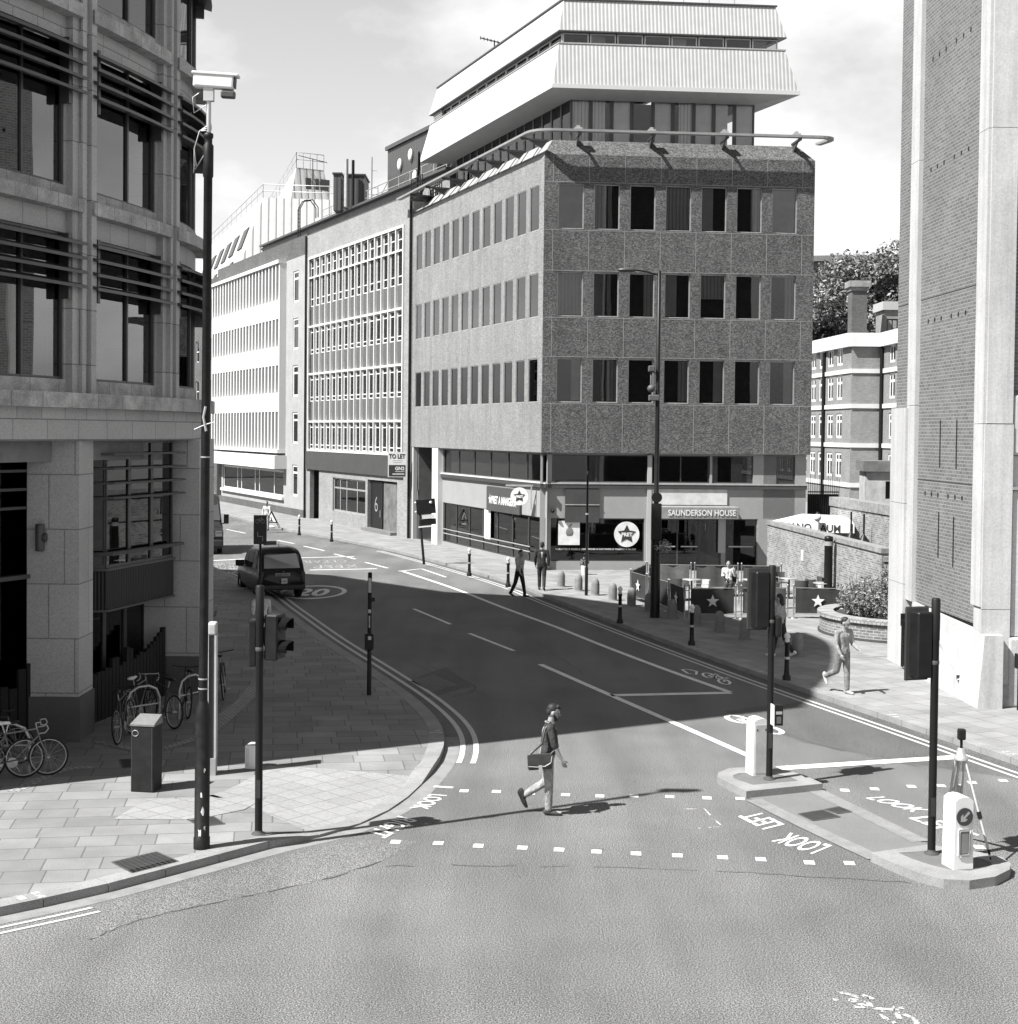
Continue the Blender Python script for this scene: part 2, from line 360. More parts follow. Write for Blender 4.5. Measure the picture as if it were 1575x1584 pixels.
def kerb_and_pavement(name, K, side, far, mat, hfun, tact=None):
    k = MB(); KK = resample(K, .92); o1 = offset_curve(KK, .30 * side)
    for i in range(len(KK) - 1):
        a, b = KK[i].copy(), KK[i + 1].copy(); c, d = o1[i + 1].copy(), o1[i].copy()
        ha, hb = hfun(a), hfun(b)
        L = (b - a).length; n = 1
        for j in range(n):
            s0, s1 = j / n, (j + 1) / n; e = .006 / max(L, .1)
            s0 += e; s1 -= e
            p, q, r, s = a.lerp(b, s0), a.lerp(b, s1), d.lerp(c, s1), d.lerp(c, s0)
            h0, h1 = ha + (hb - ha) * s0, ha + (hb - ha) * s1
            vs = [(p.x, p.y, -.05), (q.x, q.y, -.05), (r.x, r.y, -.05), (s.x, s.y, -.05), (p.x, p.y, h0 + .004), (q.x, q.y, h1 + .004), (r.x, r.y, h1 + .004), (s.x, s.y, h0 + .004)]
            k.add(vs, [(4, 5, 6, 7), (0, 1, 5, 4), (1, 2, 6, 5), (2, 3, 7, 6), (3, 0, 4, 7)])
    obj('kerb', k, M_granite, kind='structure')
    offs = [.29, .8, 1.3, 1.9, 2.9]; cur = [offset_curve(K, o * side) for o in offs]
    pv = MB(); tc_ = MB()
    for j in range(len(offs) - 1):
        w0, w1 = min(1, (offs[j] - .29) / 1.61), min(1, (offs[j + 1] - .29) / 1.61)
        for i in range(len(K) - 1):
            h0, h1 = hfun(K[i]), hfun(K[i + 1])
            z = lambda h, w: h + (.12 - h) * w
            q = [(*cur[j][i].xy, z(h0, w0)), (*cur[j][i + 1].xy, z(h1, w0)), (*cur[j + 1][i + 1].xy, z(h1, w1)), (*cur[j + 1][i].xy, z(h0, w1))]
            (tc_ if tact and tact(K[i], K[i + 1]) else pv).quad(*q)
    inn = [p for p in cur[-1] if min((p - q).length for q in K) > offs[-1] * .985]
    poly = [Vector((p.x, p.y)) for p in inn] + [Vector(f) for f in far]
    vs, _e, fs, *_r = delaunay_2d_cdt(poly, [], [list(range(len(poly)))], 1, 1e-5)
    fs = [f if (vs[f[1]] - vs[f[0]]).cross(vs[f[2]] - vs[f[0]]) > 0 else f[::-1] for f in fs]
    pv.add([(v.x, v.y, .12) for v in vs], fs)
    obj(name, pv, mat, kind='structure')
    if tc_.v: obj('tactile_paving', tc_, M_tactile, kind='structure')
ta, tb = G(500, 1292), G(676, 1178)
kerb_and_pavement('pavement', KL, 1, [(-70, 300), (-140, 300), (-140, -14)], M_slab, crossing_h, tact=lambda a, b: crossing_h(a) < .05 and crossing_h(b) < .08)
kerb_and_pavement('pavement', KR, -1, [(-30, 300), (160, 300), (160, -60)], M_slab2, lambda p: .12)
t = MB(); pl = [G(x, y, .126) for x, y in [(176, 1267), (228, 1236), (412, 1233), (378, 1252), (300, 1268)]]
t.add([tuple(p) for p in pl], [tuple(range(len(pl)))[::-1]]); obj('tactile_paving', t, M_tactile, kind='structure')
# bands of small setts in the left pavement
s = MB()
for ln in ([(20, 1225), (95, 1192), (145, 1187)], [(250, 1160), (320, 1135), (365, 1100), (392, 1070), (400, 1040)], [(330, 1118), (372, 1085), (400, 1052)], [(150, 1148), (205, 1160)]):
    s.ribbon(smooth_curve([G(x, y, .12) for x, y in ln], 6), .22, .124 + .002 * len(s.v) ** .25)
obj('sett_band', s, M_setts, kind='structure')
for ln in ([(1240, 1000), (1290, 1016), (1395, 1014)],):
    s = MB(); s.ribbon(smooth_curve([G(x, y, .12) for x, y in ln], 6), .12, .125); obj('drain_channel', s, plain('slot_drain', .2, .8), kind='structure')

# road patches
def sheet(name, px, z, mat):
    q = MB(); p = [G(x, y) for x, y in px]; q.add([(a.x, a.y, z) for a in p], [tuple(range(len(p)))[::-1]]); return obj(name, q, mat, kind='structure')
sheet('road_patch', [(612, 1060), (690, 1032), (730, 1062), (650, 1083)], .003, M_asphalt2)
sheet('road_patch', [(1120, 1100), (1240, 1148), (1400, 1180), (1575, 1205), (1575, 1190), (1400, 1135), (1250, 1085)], .0025, M_asphalt2)
# ---------------------------------------------------------------- painted markings
pm = MB(); Z = .008
def rib(px, w, z=Z, n=1, mb=None):
    p = [G(x, y) for x, y in px]; (mb or pm).ribbon(smooth_curve(p, n) if n > 1 else p, w, z)
rib([(620, 883), (701, 910), (778, 940), (860, 970), (935, 1000), (1030, 1036), (1129, 1071)], .17, n=4)
rib([(640, 942), (697, 966)], .13); rib([(726, 980), (795, 1007)], .13)
rib([(836, 1028), (945, 1076), (1060, 1126), (1164, 1172)], .17, n=3)
rib([(945, 1076), (1131, 1072)], .28); rib([(1205, 1189), (1490, 1171)], .30)
for a, b in (((429, 836), (455, 841)), ((470, 845), (502, 852)), ((517, 857), (550, 865)), ((565, 870), (600, 879)), ((350, 819), (380, 825))): rib([a, b], .13)
rib([(479, 882), (583, 880)], .22); rib([(462, 863), (548, 861)], .22); rib([(318, 868), (378, 865)], .22); rib([(330, 888), (378, 885)], .22)
rib([(617, 884), (652, 880)], .12); rib([(652, 880), (690, 893)], .1)
obj('lane_marking', pm, M_paint, kind='structure')
# yellow lines (light grey on film) along both kerbs
yl = MB()
def sub(K, a, b):
    ia = min(range(len(K)), key=lambda i: (K[i] - a).length); ib = min(range(len(K)), key=lambda i: (K[i] - b).length)
    return K[min(ia, ib):max(ia, ib) + 1]
near = sub(KL, G(676, 1180), G(340, 885))
for o in (-.36, -.62): yl.ribbon(offset_curve(near, o), .105, Z)
rib([(671, 1217), (701, 1219)], .12, mb=yl)
nl = sub(KL, Vector((-13, 13.4, 0)), G(110, 1394))
for o in (-.42, -.62): yl.ribbon(offset_curve(nl, o), .06, Z)
nr = sub(KR, Vector((13, 16.5, 0)), G(600, 852))
for o in (.40, .62): yl.ribbon(offset_curve(nr, o), .085, Z)
obj('double_yellow_line', yl, plain('yellow_line_paint', .46, .7, .3, var=.1, scale=4, fine=.22, fscale=45), kind='structure')
# light granite channel beside the left kerb
ch = MB(); cl_ = sub(KL, Vector((-13, 13.4, 0)), G(684, 1140)); ch.ribbon(offset_curve(cl_, -.15), .29, .004); obj('gutter_channel', ch, plain('channel_stone', .20, .85, .3, fine=.2, fscale=60), kind='structure')
ch = MB(); ch.ribbon(offset_curve(sub(KR, Vector((13, 16.5, 0)), G(500, 832)), .14), .26, .004); obj('gutter_channel', ch, M_asphalt2, kind='structure')
# kerb ticks
tk = MB()
for K, px in ((KR, (1256, 1077)), (KR, (1372, 1118)), (KR, (1545, 1172)), (KR, (1170, 1045)), (KR, (1060, 1009)), (KL, (680, 1140)), (KL, (648, 1206)), (KL, (45, 1408))):
    c = G(*px); i = min(range(2, len(K) - 2), key=lambda i: (K[i] - c).length); tdir = (K[i + 1] - K[i - 1]).normalized(); nrm = Vector((-tdir.y, tdir.x, 0)) * (1 if K is KL else -1)
    h = crossing_h(K[i]) if K is KL else .12
    for e in (-.11, .11):
        p = K[i] + tdir * e
        tk.ribbon([p + nrm * .02, p + nrm * .29], .10, h + .0085)
obj('kerb_tick', tk, M_wornpaint, kind='structure')
# crossing studs
st = MB()
adir = (G(1036, 1233) - G(768, 1225)).normalized()
def stud(px, s=.075):
    p = G(*px); n = Vector((-adir.y, adir.x, 0))
    st.ribbon([p - adir * s, p + adir * s], .19, Z)
for q in [(718, 1224), (768, 1225), (821, 1228), (875, 1230), (928, 1232), (981, 1232), (1036, 1233), (1094, 1235), (1145, 1236), (612, 1303), (678, 1305), (740, 1309), (808, 1312), (865, 1315), (923, 1318), (984, 1321), (1048, 1324), (1118, 1327), (1177, 1330), (1252, 1335), (1314, 1336), (1307, 1223), (1353, 1221), (1410, 1217), (1456, 1216), (1504, 1211), (1552, 1208), (1515, 1311)]: stud(q)
obj('crossing_stud', st, M_paint, kind='structure')
# writing on the road
def ground_text(body, A, B, U, z=Z, bold=.015, mat=None, name='road_lettering'):
    mb = text_mb(body, 1.0, bold); xs = [v[0] for v in mb.v]; ys = [v[1] for v in mb.v]
    x0, x1, y1 = min(xs), max(xs), max(ys); A = Vector(A); B = Vector(B); U = Vector(U)
    mb = mapped(mb, lambda p: (A + (B - A) * ((p.x - x0) / (x1 - x0)) + U * (p.y / y1)) * 1.0)
    mb.v = [(v[0], v[1], z) for v in mb.v]
    # face up
    a, b, c = (Vector(mb.v[i]) for i in mb.f[0][:3])
    if (b - a).cross(c - a).z < 0: mb.f = [f[::-1] for f in mb.f]
    return obj(name, mb, mat or M_paint, kind='structure')
def text_between(body, a, b, c, **k): ground_text(body, G(*a), G(*b), G(*c) - G(*a), **k)
text_between('LOOK', (1287, 1309), (1222, 1289), (1256, 1322))
text_between('LEFT', (1213, 1276), (1173, 1256), (1181, 1284))
text_between('LOOK', (1339, 1235), (1413, 1257), (1367, 1233))
text_between('LEFT', (1406, 1266), (1484, 1296), (1437, 1263))
text_between('LOOK', (666, 1229), (634, 1251), (692, 1231))
text_between('RIGHT', (617, 1263), (566, 1290), (646, 1270))
text_between('KEEP', (549, 873.5), (484, 875), (552, 878), bold=-.012, mat=M_wornpaint)
text_between('CLEAR', (534, 866), (468, 867), (538, 870), bold=-.012, mat=M_wornpaint)
text_between('KEEP CLEAR', (372, 871), (318, 873), (376, 880), bold=-.012, mat=M_wornpaint)
# 20 roundel
cen = G(484, 916); edge = G(535, 917); rx = (edge - cen).length; ry = (G(490, 905.5) - G(490, 926.5)).length / 2
q = MB(); n = 48
for i in range(n):
    a0, a1 = 2 * math.pi * i / n, 2 * math.pi * (i + 1) / n
    f = lambda a, s: (cen.x + math.cos(a) * (rx - s), cen.y + math.sin(a) * (ry - s * ry / rx), Z)
    q.quad(f(a0, .18), f(a0, 0), f(a1, 0), f(a1, .18))
obj('speed_roundel', q, M_paint, kind='structure')
ground_text('20', (cen.x - .62, cen.y - ry * .5, 0), (cen.x + .62, cen.y - ry * .5, 0), (0, ry * 1.0, 0), bold=.03)
# cycle symbols
def cycle_symbol(O, ex, ey, w=.075, mat=M_paint, skip=0):
    O = Vector(O); q = MB(); rr = random.Random(3)
    P = lambda x, y: O + Vector(ex) * x + Vector(ey) * y
    def circ(cx, cy, r): 
        pts = [P(cx + r * math.cos(a * math.pi / 12), cy + r * math.sin(a * math.pi / 12)) for a in range(25)]
        for i in range(0, 24, 2):
            if rr.random() >= skip: q.ribbon(pts[i:i + 3], w, Z)
    circ(-.5, 0, .33); circ(.5, 0, .33)
    for a, b in (((-.5, 0), (-.25, .42)), ((-.25, .42), (.32, .42)), ((.32, .42), (-.05, 0)), ((-.05, 0), (-.25, .42)), ((-.05, 0), (-.5, 0)), ((.5, 0), (.27, .58)), ((.27, .58), (.45, .66)), ((-.38, .55), (-.15, .55)), ((-.28, .42), (-.3, .55))):
        if rr.random() >= skip * .8: q.ribbon([P(*a), P(*b)], w, Z)
    obj('cycle_marking', q, mat, kind='structure')
def sym(c, xr, yt, **k):
    c = G(*c); ex = (G(*xr) - c); ey = (G(*yt) - c); cycle_symbol(c, ex, ey, **k)
sym((1166, 1121), (1217, 1138), (1190, 1113), w=.12)
sym((1108, 1050), (1133, 1060), (1120, 1043), w=.07)
rib([(1055, 1036), (1064, 1042), (1077, 1044), (1078, 1039), (1066, 1036), (1055, 1036)], .07, mb=(mm := MB())); obj('lane_arrow_marking', mm, M_paint, kind='structure')
sym((1352, 1562), (1432, 1592), (1372, 1542), w=.06, mat=M_wornpaint, skip=.3)
# utility survey paint by the studs
um = MB(); rib([(1055, 1252), (1090, 1252), (1099, 1262)], .035, mb=um); rib([(1102, 1266), (1118, 1279), (1080, 1282)], .035, mb=um); obj('survey_paint', um, M_wornpaint, kind='structure')
# patch repairs, bitumen seams and cracks
M_coarse = asphalt('coarse_patch_asphalt', .122, 1.3, .10)
sheet('road_patch', [(140, 1454), (215, 1424), (330, 1397), (480, 1366), (590, 1333), (650, 1300), (560, 1300), (430, 1326), (300, 1363), (165, 1398)], .003, M_coarse)
M_seal = plain('bitumen_seal', .055, .7, .3, var=.4, scale=6)
sm = MB(); rng = random.Random(12)
def crack(px, w):
    p = smooth_curve([G(x, y) for x, y in px], 7); p = [q + Vector((rng.gauss(0, .015), rng.gauss(0, .025), 0)) for q in p]
    for i in range(len(p) - 1):
        if rng.random() > .22: sm.ribbon([p[i], p[i + 1]], w * rng.uniform(.5, 1.2), .0045)
for px, w in (([(140, 1454), (215, 1424), (330, 1397), (480, 1366), (590, 1333)], .03), ([(600, 1341), (800, 1340), (1080, 1346), (1250, 1356), (1410, 1366)], .018), ([(635, 1050), (672, 1034), (735, 1063), (700, 1078)], .05), ([(600, 1010), (760, 1080)], .02), ([(1130, 1098), (1260, 1150), (1420, 1186)], .03), ([(780, 960), (900, 1040)], .025), ([(560, 930), (690, 1010)], .025)): crack(px, w)
obj('road_seam', sm, M_seal, kind='structure')
# old oil drips and gum in the wheel lines
sp_ = MB()
for _ in range(40):
    c = Vector((rng.uniform(-3.5, 5.5), rng.uniform(17, 36), 0)); r = rng.uniform(.01, .03); k = 7; a0 = rng.random()
    sp_.add([(c.x + r * rng.uniform(.6, 1.2) * math.cos(a0 + 6.283 * i / k), c.y + r * rng.uniform(.6, 1.2) * math.sin(a0 + 6.283 * i / k), .0052) for i in range(k)], [tuple(range(k))])
obj('oil_spot', sp_, plain('oil_stain', .08, .5, var=.3), kind='structure')
# ---------------------------------------------------------------- refuge between the two carriageways
M_conc = plain('concrete', .15, .85, .3, var=.10, scale=1.0, fine=.2, fscale=60)
M_island = plain('island_surfacing', .12, .9, .3, var=.1, scale=1.5, fine=.3, fscale=50)
def island(out, inner, h):
    k = MB(); o = smooth_curve([*out, out[0]], 1)
    pts = [G(x, y, h) for x, y in out]; inn = [G(x, y, h) for x, y in inner]; n = len(pts)
    for i in range(n):
        a, b, c, d = pts[i], pts[(i + 1) % n], inn[(i + 1) % n], inn[i]
        k.add([(a.x, a.y, 0), (b.x, b.y, 0), (a.x, a.y, h), (b.x, b.y, h), (c.x, c.y, h), (d.x, d.y, h)], [(0, 1, 3, 2), (2, 3, 4, 5)])
    obj('refuge_kerb', k, M_granite, kind='structure')
    q = MB(); q.add([(p.x, p.y, h - .004) for p in inn], [tuple(range(n))]); obj('refuge_surface', q, M_island, kind='structure')
island([(1154.5, 1224), (1273, 1212), (1245, 1199), (1205, 1189), (1165, 1186), (1128, 1188), (1111, 1195), (1110, 1202)],
       [(1165, 1214), (1235, 1208), (1222, 1202), (1200, 1197), (1168, 1195), (1143, 1196), (1134, 1199), (1135, 1204)], .13)
island([(1347, 1319), (1380, 1334), (1420, 1350), (1460, 1360), (1500, 1362), (1540, 1356), (1562, 1345), (1564, 1336), (1550, 1326), (1515, 1318), (1470, 1311), (1436, 1306)],
       [(1390, 1319), (1410, 1328), (1440, 1338), (1468, 1345), (1500, 1347), (1525, 1342), (1535, 1338), (1533, 1334), (1520, 1329), (1500, 1325), (1468, 1320), (1446, 1316)], .13)
sheet('refuge_path', [(1158, 1235), (1272, 1223), (1436, 1309), (1350, 1329)], .010, M_conc)
kf = MB(); kf.ribbon([G(1166, 1238), G(1255, 1282), G(1356, 1329)], .30, .014); kf.ribbon([G(1262, 1224), G(1345, 1264), G(1425, 1303)], .30, .014); obj('flush_kerb', kf, plain('flush_kerb_stone', .19, .85, fine=.25, fscale=55), kind='structure')
# ---------------------------------------------------------------- covers and gratings
def grating(px, label, z, name='drain_cover', bars=9, cross=True):
    p = [G(x, y, z) for x, y in px]; q = MB(); q.add([tuple(v) for v in p], [(0, 1, 2, 3)])
    c = sum(p, Vector()) / 4; th = thing(name, label, 'drain cover', c)
    plate_ = MB(); plate_.add([tuple(v - c + Vector((0, 0, .004))) for v in p], [(0, 1, 2, 3)]); obj('plate', plate_, plain('iron_plate', .045, .6, .5, .3, fine=.3, fscale=20), th)
    b = MB()
    for i in range(1, bars):
        s = i / bars; b.ribbon([p[0].lerp(p[1], s) - c, p[3].lerp(p[2], s) - c], .018, .008)
        if cross: b.ribbon([p[0].lerp(p[3], s) - c, p[1].lerp(p[2], s) - c], .018, .011)
    obj('tread_pattern', b, plain('worn_iron', .12, .5, .5, .6), th)
    e = MB()
    for i in range(4): e.ribbon([p[i] - c, p[(i + 1) % 4] - c], .03, .006)
    obj('frame', e, plain('iron_frame', .12, .6, .5, .4), th)
    return th
grating([(173, 1334), (205, 1351), (276, 1333), (242, 1318)], 'square chequered iron cover in the sunlit paving by the kerb', .12)
grating([(635, 1054), (668, 1070), (706, 1060), (672, 1045)], 'iron gully grating in the shaded carriageway', .004, bars=8)
grating([(1235, 1259), (1258, 1270), (1300, 1264), (1273, 1253)], 'larger iron inspection cover in the refuge path', .012, cross=False, bars=12)
grating([(1276, 1252), (1297, 1259), (1318, 1256), (1298, 1248)], 'smaller iron inspection cover in the refuge path', .012, cross=False, bars=10)
grating([(290, 1268), (310, 1279), (348, 1275), (330, 1263)], 'small iron cover behind the foot of the camera pole', .12, cross=False)
grating([(185, 1175), (190, 1188), (230, 1184), (225, 1173)], 'slotted iron gully beside the dark cabinet', .12, cross=False)
# ================================================================== BUILDINGS
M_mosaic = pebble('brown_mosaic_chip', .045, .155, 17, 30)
M_ink_ = plain('letter_shadow_edge', .05, .6)
M_mosaic_edge = plain('panel_joint', .24, .8, .3)
M_lightclad = plain('pale_cladding', .38, .6, .3, var=.06, scale=.6, fine=.12, fscale=40)
M_fascia = plain('stone_fascia', .27, .7, .3, var=.07, scale=.8, fine=.18, fscale=45)
M_ribclad = ribs('ribbed_white_cladding', .39, .17, .74, .6, flat=True)
M_whitesheet = plain('white_sheet_cladding', .50, .5, .4, var=.07, scale=.5)
M_alu = plain('aluminium_frame', .40, .4, .5, .4)
M_darkframe = plain('dark_bronze_frame', .05, .4, .5)
M_stoneA = bricks('grey_limestone_block', .37, .43, .2, 1.25, 1.05, .012, .8, .12, .16, bmp=.15, fs=35, sscale=.5)
M_ledge = bricks('weathered_limestone', .34, .42, .18, 1.1, 3.0, .012, .85, .35, .22, bmp=.1, fs=30, sscale=2.5)
M_stonebase = plain('dark_granite_base', .085, .6, .4, var=.15, scale=1.5, fine=.2, fscale=45)
M_portland = stained('portland_stone', .42)
M_towerbrick = bricks('tower_brick', .105, .155, .23, .235, .085, .011, .85, .14, .14, bmp=.3, fs=30)
M_whiteconc = plain('white_painted_concrete', .58, .7, .3, var=.05, scale=.8)
M_lightbrick = bricks('buff_brick', .22, .30, .22, .225, .075, .01, .85, .16, .18, bmp=.15)
M_darkbrick = bricks('dark_brick', .075, .12, .10, .225, .075, .01, .85, .2, .2, bmp=.2)
M_oldbrick = bricks('old_stock_brick', .12, .29, .31, .225, .078, .013, .9, .30, .22, bmp=.3, sscale=.9)
M_greybrick = bricks('grey_stock_brick', .17, .25, .22, .225, .075, .01, .85, .15, .2, bmp=.1)

def wall(holes, x0, x1, z0, z1, depth=.2, y=0.0):
    xs = sorted({x0, x1, *[h[0] for h in holes], *[h[1] for h in holes]}); zs = sorted({z0, z1, *[h[2] for h in holes], *[h[3] for h in holes]})
    mb = MB()
    for i in range(len(xs) - 1):
        for j in range(len(zs) - 1):
            cx, cz = (xs[i] + xs[i + 1]) / 2, (zs[j] + zs[j + 1]) / 2
            if any(h[0] < cx < h[1] and h[2] < cz < h[3] for h in holes): continue
            mb.quad((xs[i], y, zs[j]), (xs[i + 1], y, zs[j]), (xs[i + 1], y, zs[j + 1]), (xs[i], y, zs[j + 1]))
    for a, b, c, d in holes:
        mb.quad((a, y, c), (a, y, d), (a, y + depth, d), (a, y + depth, c)); mb.quad((b, y, d), (b, y, c), (b, y + depth, c), (b, y + depth, d))
        mb.quad((a, y, d), (b, y, d), (b, y + depth, d), (a, y + depth, d)); mb.quad((b, y, c), (a, y, c), (a, y + depth, c), (b, y + depth, c))
    return mb
MESHES = {}
def cached(key, make, mat):
    if key not in MESHES:
        me = make().mesh(key[0] if isinstance(key, tuple) else key); me.materials.append(mat); MESHES[key] = me
    return MESHES[key]
def window(parent, W, x, z, w, h, y=.12, fw=.05, fmat=None, gmat=None, mull=(), trans=(), blind=None, fd=.07, bmat=None, name='window'):
    """x,z: lower corner in facade frame W; mull/trans: fractions; blind: (x0,x1,z0,z1) fractions behind the glass"""
    fmat = fmat or M_alu; gmat = gmat or M_glass
    def fr():
        mb = MB(); mb.box(0, fw, 0, fd, 0, h).box(w - fw, w, 0, fd, 0, h).box(fw, w - fw, 0, fd, 0, fw).box(fw, w - fw, 0, fd, h - fw, h)
        for u in mull: mb.box(u * w - fw / 2, u * w + fw / 2, .003, fd - .003, fw, h - fw)
        for u in trans: mb.box(fw, w - fw, .006, fd - .006, u * h - fw / 2, u * h + fw / 2)
        return mb
    L = W @ Matrix.Translation((x, y, z))
    f = obj(name, cached((name, round(w, 3), round(h, 3), fw, fd, tuple(mull), tuple(trans), fmat.name), fr, fmat), None, parent, L)
    obj('pane', cached(('pane', round(w, 3), round(h, 3), fw, gmat.name), lambda: MB().box(fw - .004, w - fw + .004, fd * .45, fd * .45 + .012, fw - .004, h - fw + .004), gmat), None, f, L)
    if blind:
        a, b, c, d = blind; bm_ = bmat or M_blind
        obj('blind', cached(('blind', round(w, 3), round(h, 3), a, b, c, d, bm_.name), lambda: MB().box(a * w, b * w, fd + .06, fd + .075, c * h, d * h), bm_), None, f, L)
    return f
def inset_poly(P, d):                    # P listed so that the inside is to the left of travel
    n = len(P); out = []
    for i in range(n):
        a, b, c = Vector(P[i - 1]).xy, Vector(P[i]).xy, Vector(P[(i + 1) % n]).xy
        u, v = (b - a).normalized(), (c - b).normalized(); nu, nv = Vector((-u.y, u.x)), Vector((-v.y, v.x))
        k = (nu + nv) / (1 + nu.dot(nv)); out.append(b + k * d)
    return out
def ring(mb, Pa, za, Pb, zb, sides=None):
    n = len(Pa)
    for i in (sides if sides is not None else range(n)):
        j = (i + 1) % n; mb.quad((*Pa[i], za), (*Pa[j], za), (*Pb[j], zb), (*Pb[i], zb))
    return mb
def sweep(mb, path, w, h, closed=False):  # box-section rail along path
    k = len(path)
    prof = [(-w / 2, -h / 2), (w / 2, -h / 2), (w / 2, h / 2), (-w / 2, h / 2)]; vs = []
    for i in range(k):
        t = (path[min(i + 1, k - 1)] - path[max(i - 1, 0)]).normalized(); s = Vector((t.y, -t.x, 0)).normalized()
        vs += [path[i] + s * a + Vector((0, 0, b)) for a, b in prof]
    fs = [(i * 4 + j, i * 4 + (j + 1) % 4, (i + 1) * 4 + (j + 1) % 4, (i + 1) * 4 + j) for i in range(k - 1) for j in range(4)]
    fs += [(0, 1, 2, 3), (4 * k - 1, 4 * k - 2, 4 * k - 3, 4 * k - 4)]
    mb.add(vs, fs); return mb

# ------------------------------------------------------------------ the brown corner office
C0 = Vector((1.40, 64.6)); uL = Vector((-.3734, 1)).normalized(); uF = Vector((1, .085)).normalized()
LF, LL = 12.0, 19.7
Lp, Rp = C0 + uL * LL, C0 + uF * LF
PD = [Lp, C0, Rp, Rp + uL * LL]
WF = frame((*C0, 0), uF); WL = frame((*Lp, 0), -uL)
D = thing('corner_office', 'brown mosaic-faced corner office with a flared white rooftop storey', 'building', (*C0, .12))
ZB, ZT = 5.28, 18.25
rows = [(7.48, 9.41), (11.23, 13.16), (15.03, 17.0)]
fx = [.62 + 1.58 * i for i in range(7)]
obj('front_wall', wall([(x, x + 1.13, a, b) for x in fx for a, b in rows], 0, LF, ZB, ZT, .22), M_mosaic, D, WF)
lx = [.62 + 1.58 * i for i in range(12)]
M_mosaicL = pebble('mosaic_chip_lit_tone', .16, .29, 17, 30)  # same chip facing, brightened in colour for the sunlit side
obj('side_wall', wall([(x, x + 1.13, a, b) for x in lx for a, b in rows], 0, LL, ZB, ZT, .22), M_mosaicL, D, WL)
bw = MB(); bw.quad((*Rp, ZB), (*PD[3], ZB), (*PD[3], ZT), (*Rp, ZT)); bw.quad((*PD[3], ZB), (*Lp, ZB), (*Lp, ZT), (*PD[3], ZT)); obj('rear_wall', bw, M_mosaic, D, Matrix.Identity(4))
so = MB(); so.add([(*p, ZB + .001) for p in PD], [(3, 2, 1, 0)]); obj('soffit', so, M_darkframe, D, Matrix.Identity(4))
jm = MB()
for i in range(8):
    x = (fx[i] - .225) if i < 7 else fx[6] + 1.13 + .225
    segs = [ZB, *[v for r in rows for v in r], ZT]
    for k in range(0, 8, 2): jm.box(x - .012, x + .012, -.006, .01, segs[k] + .02, segs[k + 1] - .02)
for a, b in rows:
    for z in (a - .06, b + .06): jm.box(0.02, LF - .02, -.006, .01, z - .012, z + .012)
obj('panel_joint', jm, M_mosaic_edge, D, WF)
jm = MB()
for i in range(12):
    x = lx[i] - .225
    segs = [ZB, *[v for r in rows for v in r], ZT]
    for k in range(0, 8, 2): jm.box(x - .015, x + .015, -.006, .01, segs[k] + .02, segs[k + 1] - .02)
obj('panel_joint', jm, M_mosaic_edge, D, WL)
BL = [None, (.05, .95, .05, .97), (0.6, .95, .05, .97), (.05, .5, .05, .97), (.05, .95, .45, .97)]
M_glassL = glass('low_row_dim_glass', .3, 1.36, .012)  # dims the lowest side windows in place of dark reflections
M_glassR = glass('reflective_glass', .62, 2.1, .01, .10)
M_lightblind = plain('pale_side_blind', .62, .8, .2, var=.1, scale=1.2)  # upper-row blinds also imitate sky reflected in the glass
rr = random.Random(4)
fb = [[2, 2, 0, 2, 2, 0, 2], [1, 0, 2, 3, 4, 0, 2], [1, 3, 0, 1, 3, 2, 1]]
for r, (a, b) in enumerate(rows):
    for i, x in enumerate(fx):
        window(D, WF, x, a, 1.13, b - a, .10, .045, M_alu, M_glass, blind=BL[fb[r][i]] if not (r == 2 and i == 0) else (.02, .98, .02, .98), bmat=M_curtain if (i + r) % 2 else M_blind)
    for i, x in enumerate(lx):
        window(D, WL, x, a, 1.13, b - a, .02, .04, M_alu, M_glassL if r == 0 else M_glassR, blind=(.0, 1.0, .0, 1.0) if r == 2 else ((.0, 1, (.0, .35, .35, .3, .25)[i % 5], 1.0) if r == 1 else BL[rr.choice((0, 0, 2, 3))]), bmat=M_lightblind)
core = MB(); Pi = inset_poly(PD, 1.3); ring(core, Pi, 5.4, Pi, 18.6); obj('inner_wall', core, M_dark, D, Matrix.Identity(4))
fl = MB()
for z in (5.32, 10.3, 14.1, 17.95):
    Pj = inset_poly(PD, .24); fl.add([(*p, z) for p in Pj] , [(0, 1, 2, 3)])
obj('floor_slab', fl, plain('floor_slab', .10, .8), D, Matrix.Identity(4))
# sloping parapet, coping, roof deck
P1 = inset_poly(PD, .52); sp = MB(); ring(sp, PD, ZT, P1, 18.95, [1, 2, 3]); obj('parapet_slope', sp, M_mosaic, D, Matrix.Identity(4))
PLs = inset_poly(PD, .06); sp = MB(); ring(sp, PD, ZT, PLs, ZT + .10, [0]); obj('parapet_shadow_gap', sp, M_darkframe, D, Matrix.Identity(4))
sp = MB(); ring(sp, PLs, ZT + .10, P1, 18.95, [0]); obj('parapet_panel', sp, plain('parapet_concrete', .26, .8, fine=.12), D, Matrix.Identity(4))
pj = MB()
for i in range(1, 13):
    q = i / 13; a = PLs[0].lerp(PLs[1], q); b = P1[0].lerp(P1[1], q); e = Vector((-uL.y, uL.x)) * .012
    pj.tube([(*(a + e), ZT + .1), (*(b + e), 18.97)], .025, 4)
obj('parapet_joint', pj, M_darkframe, D, Matrix.Identity(4))
P2 = inset_poly(PD, .75); dk = MB(); ring(dk, P1, 18.95, P2, 18.95); ring(dk, P2, 18.95, P2, 18.6); dk.add([(*p, 18.6) for p in P2], [(0, 1, 2, 3)]); obj('roof_deck', dk, plain('roof_felt', .12, .9), D, Matrix.Identity(4))
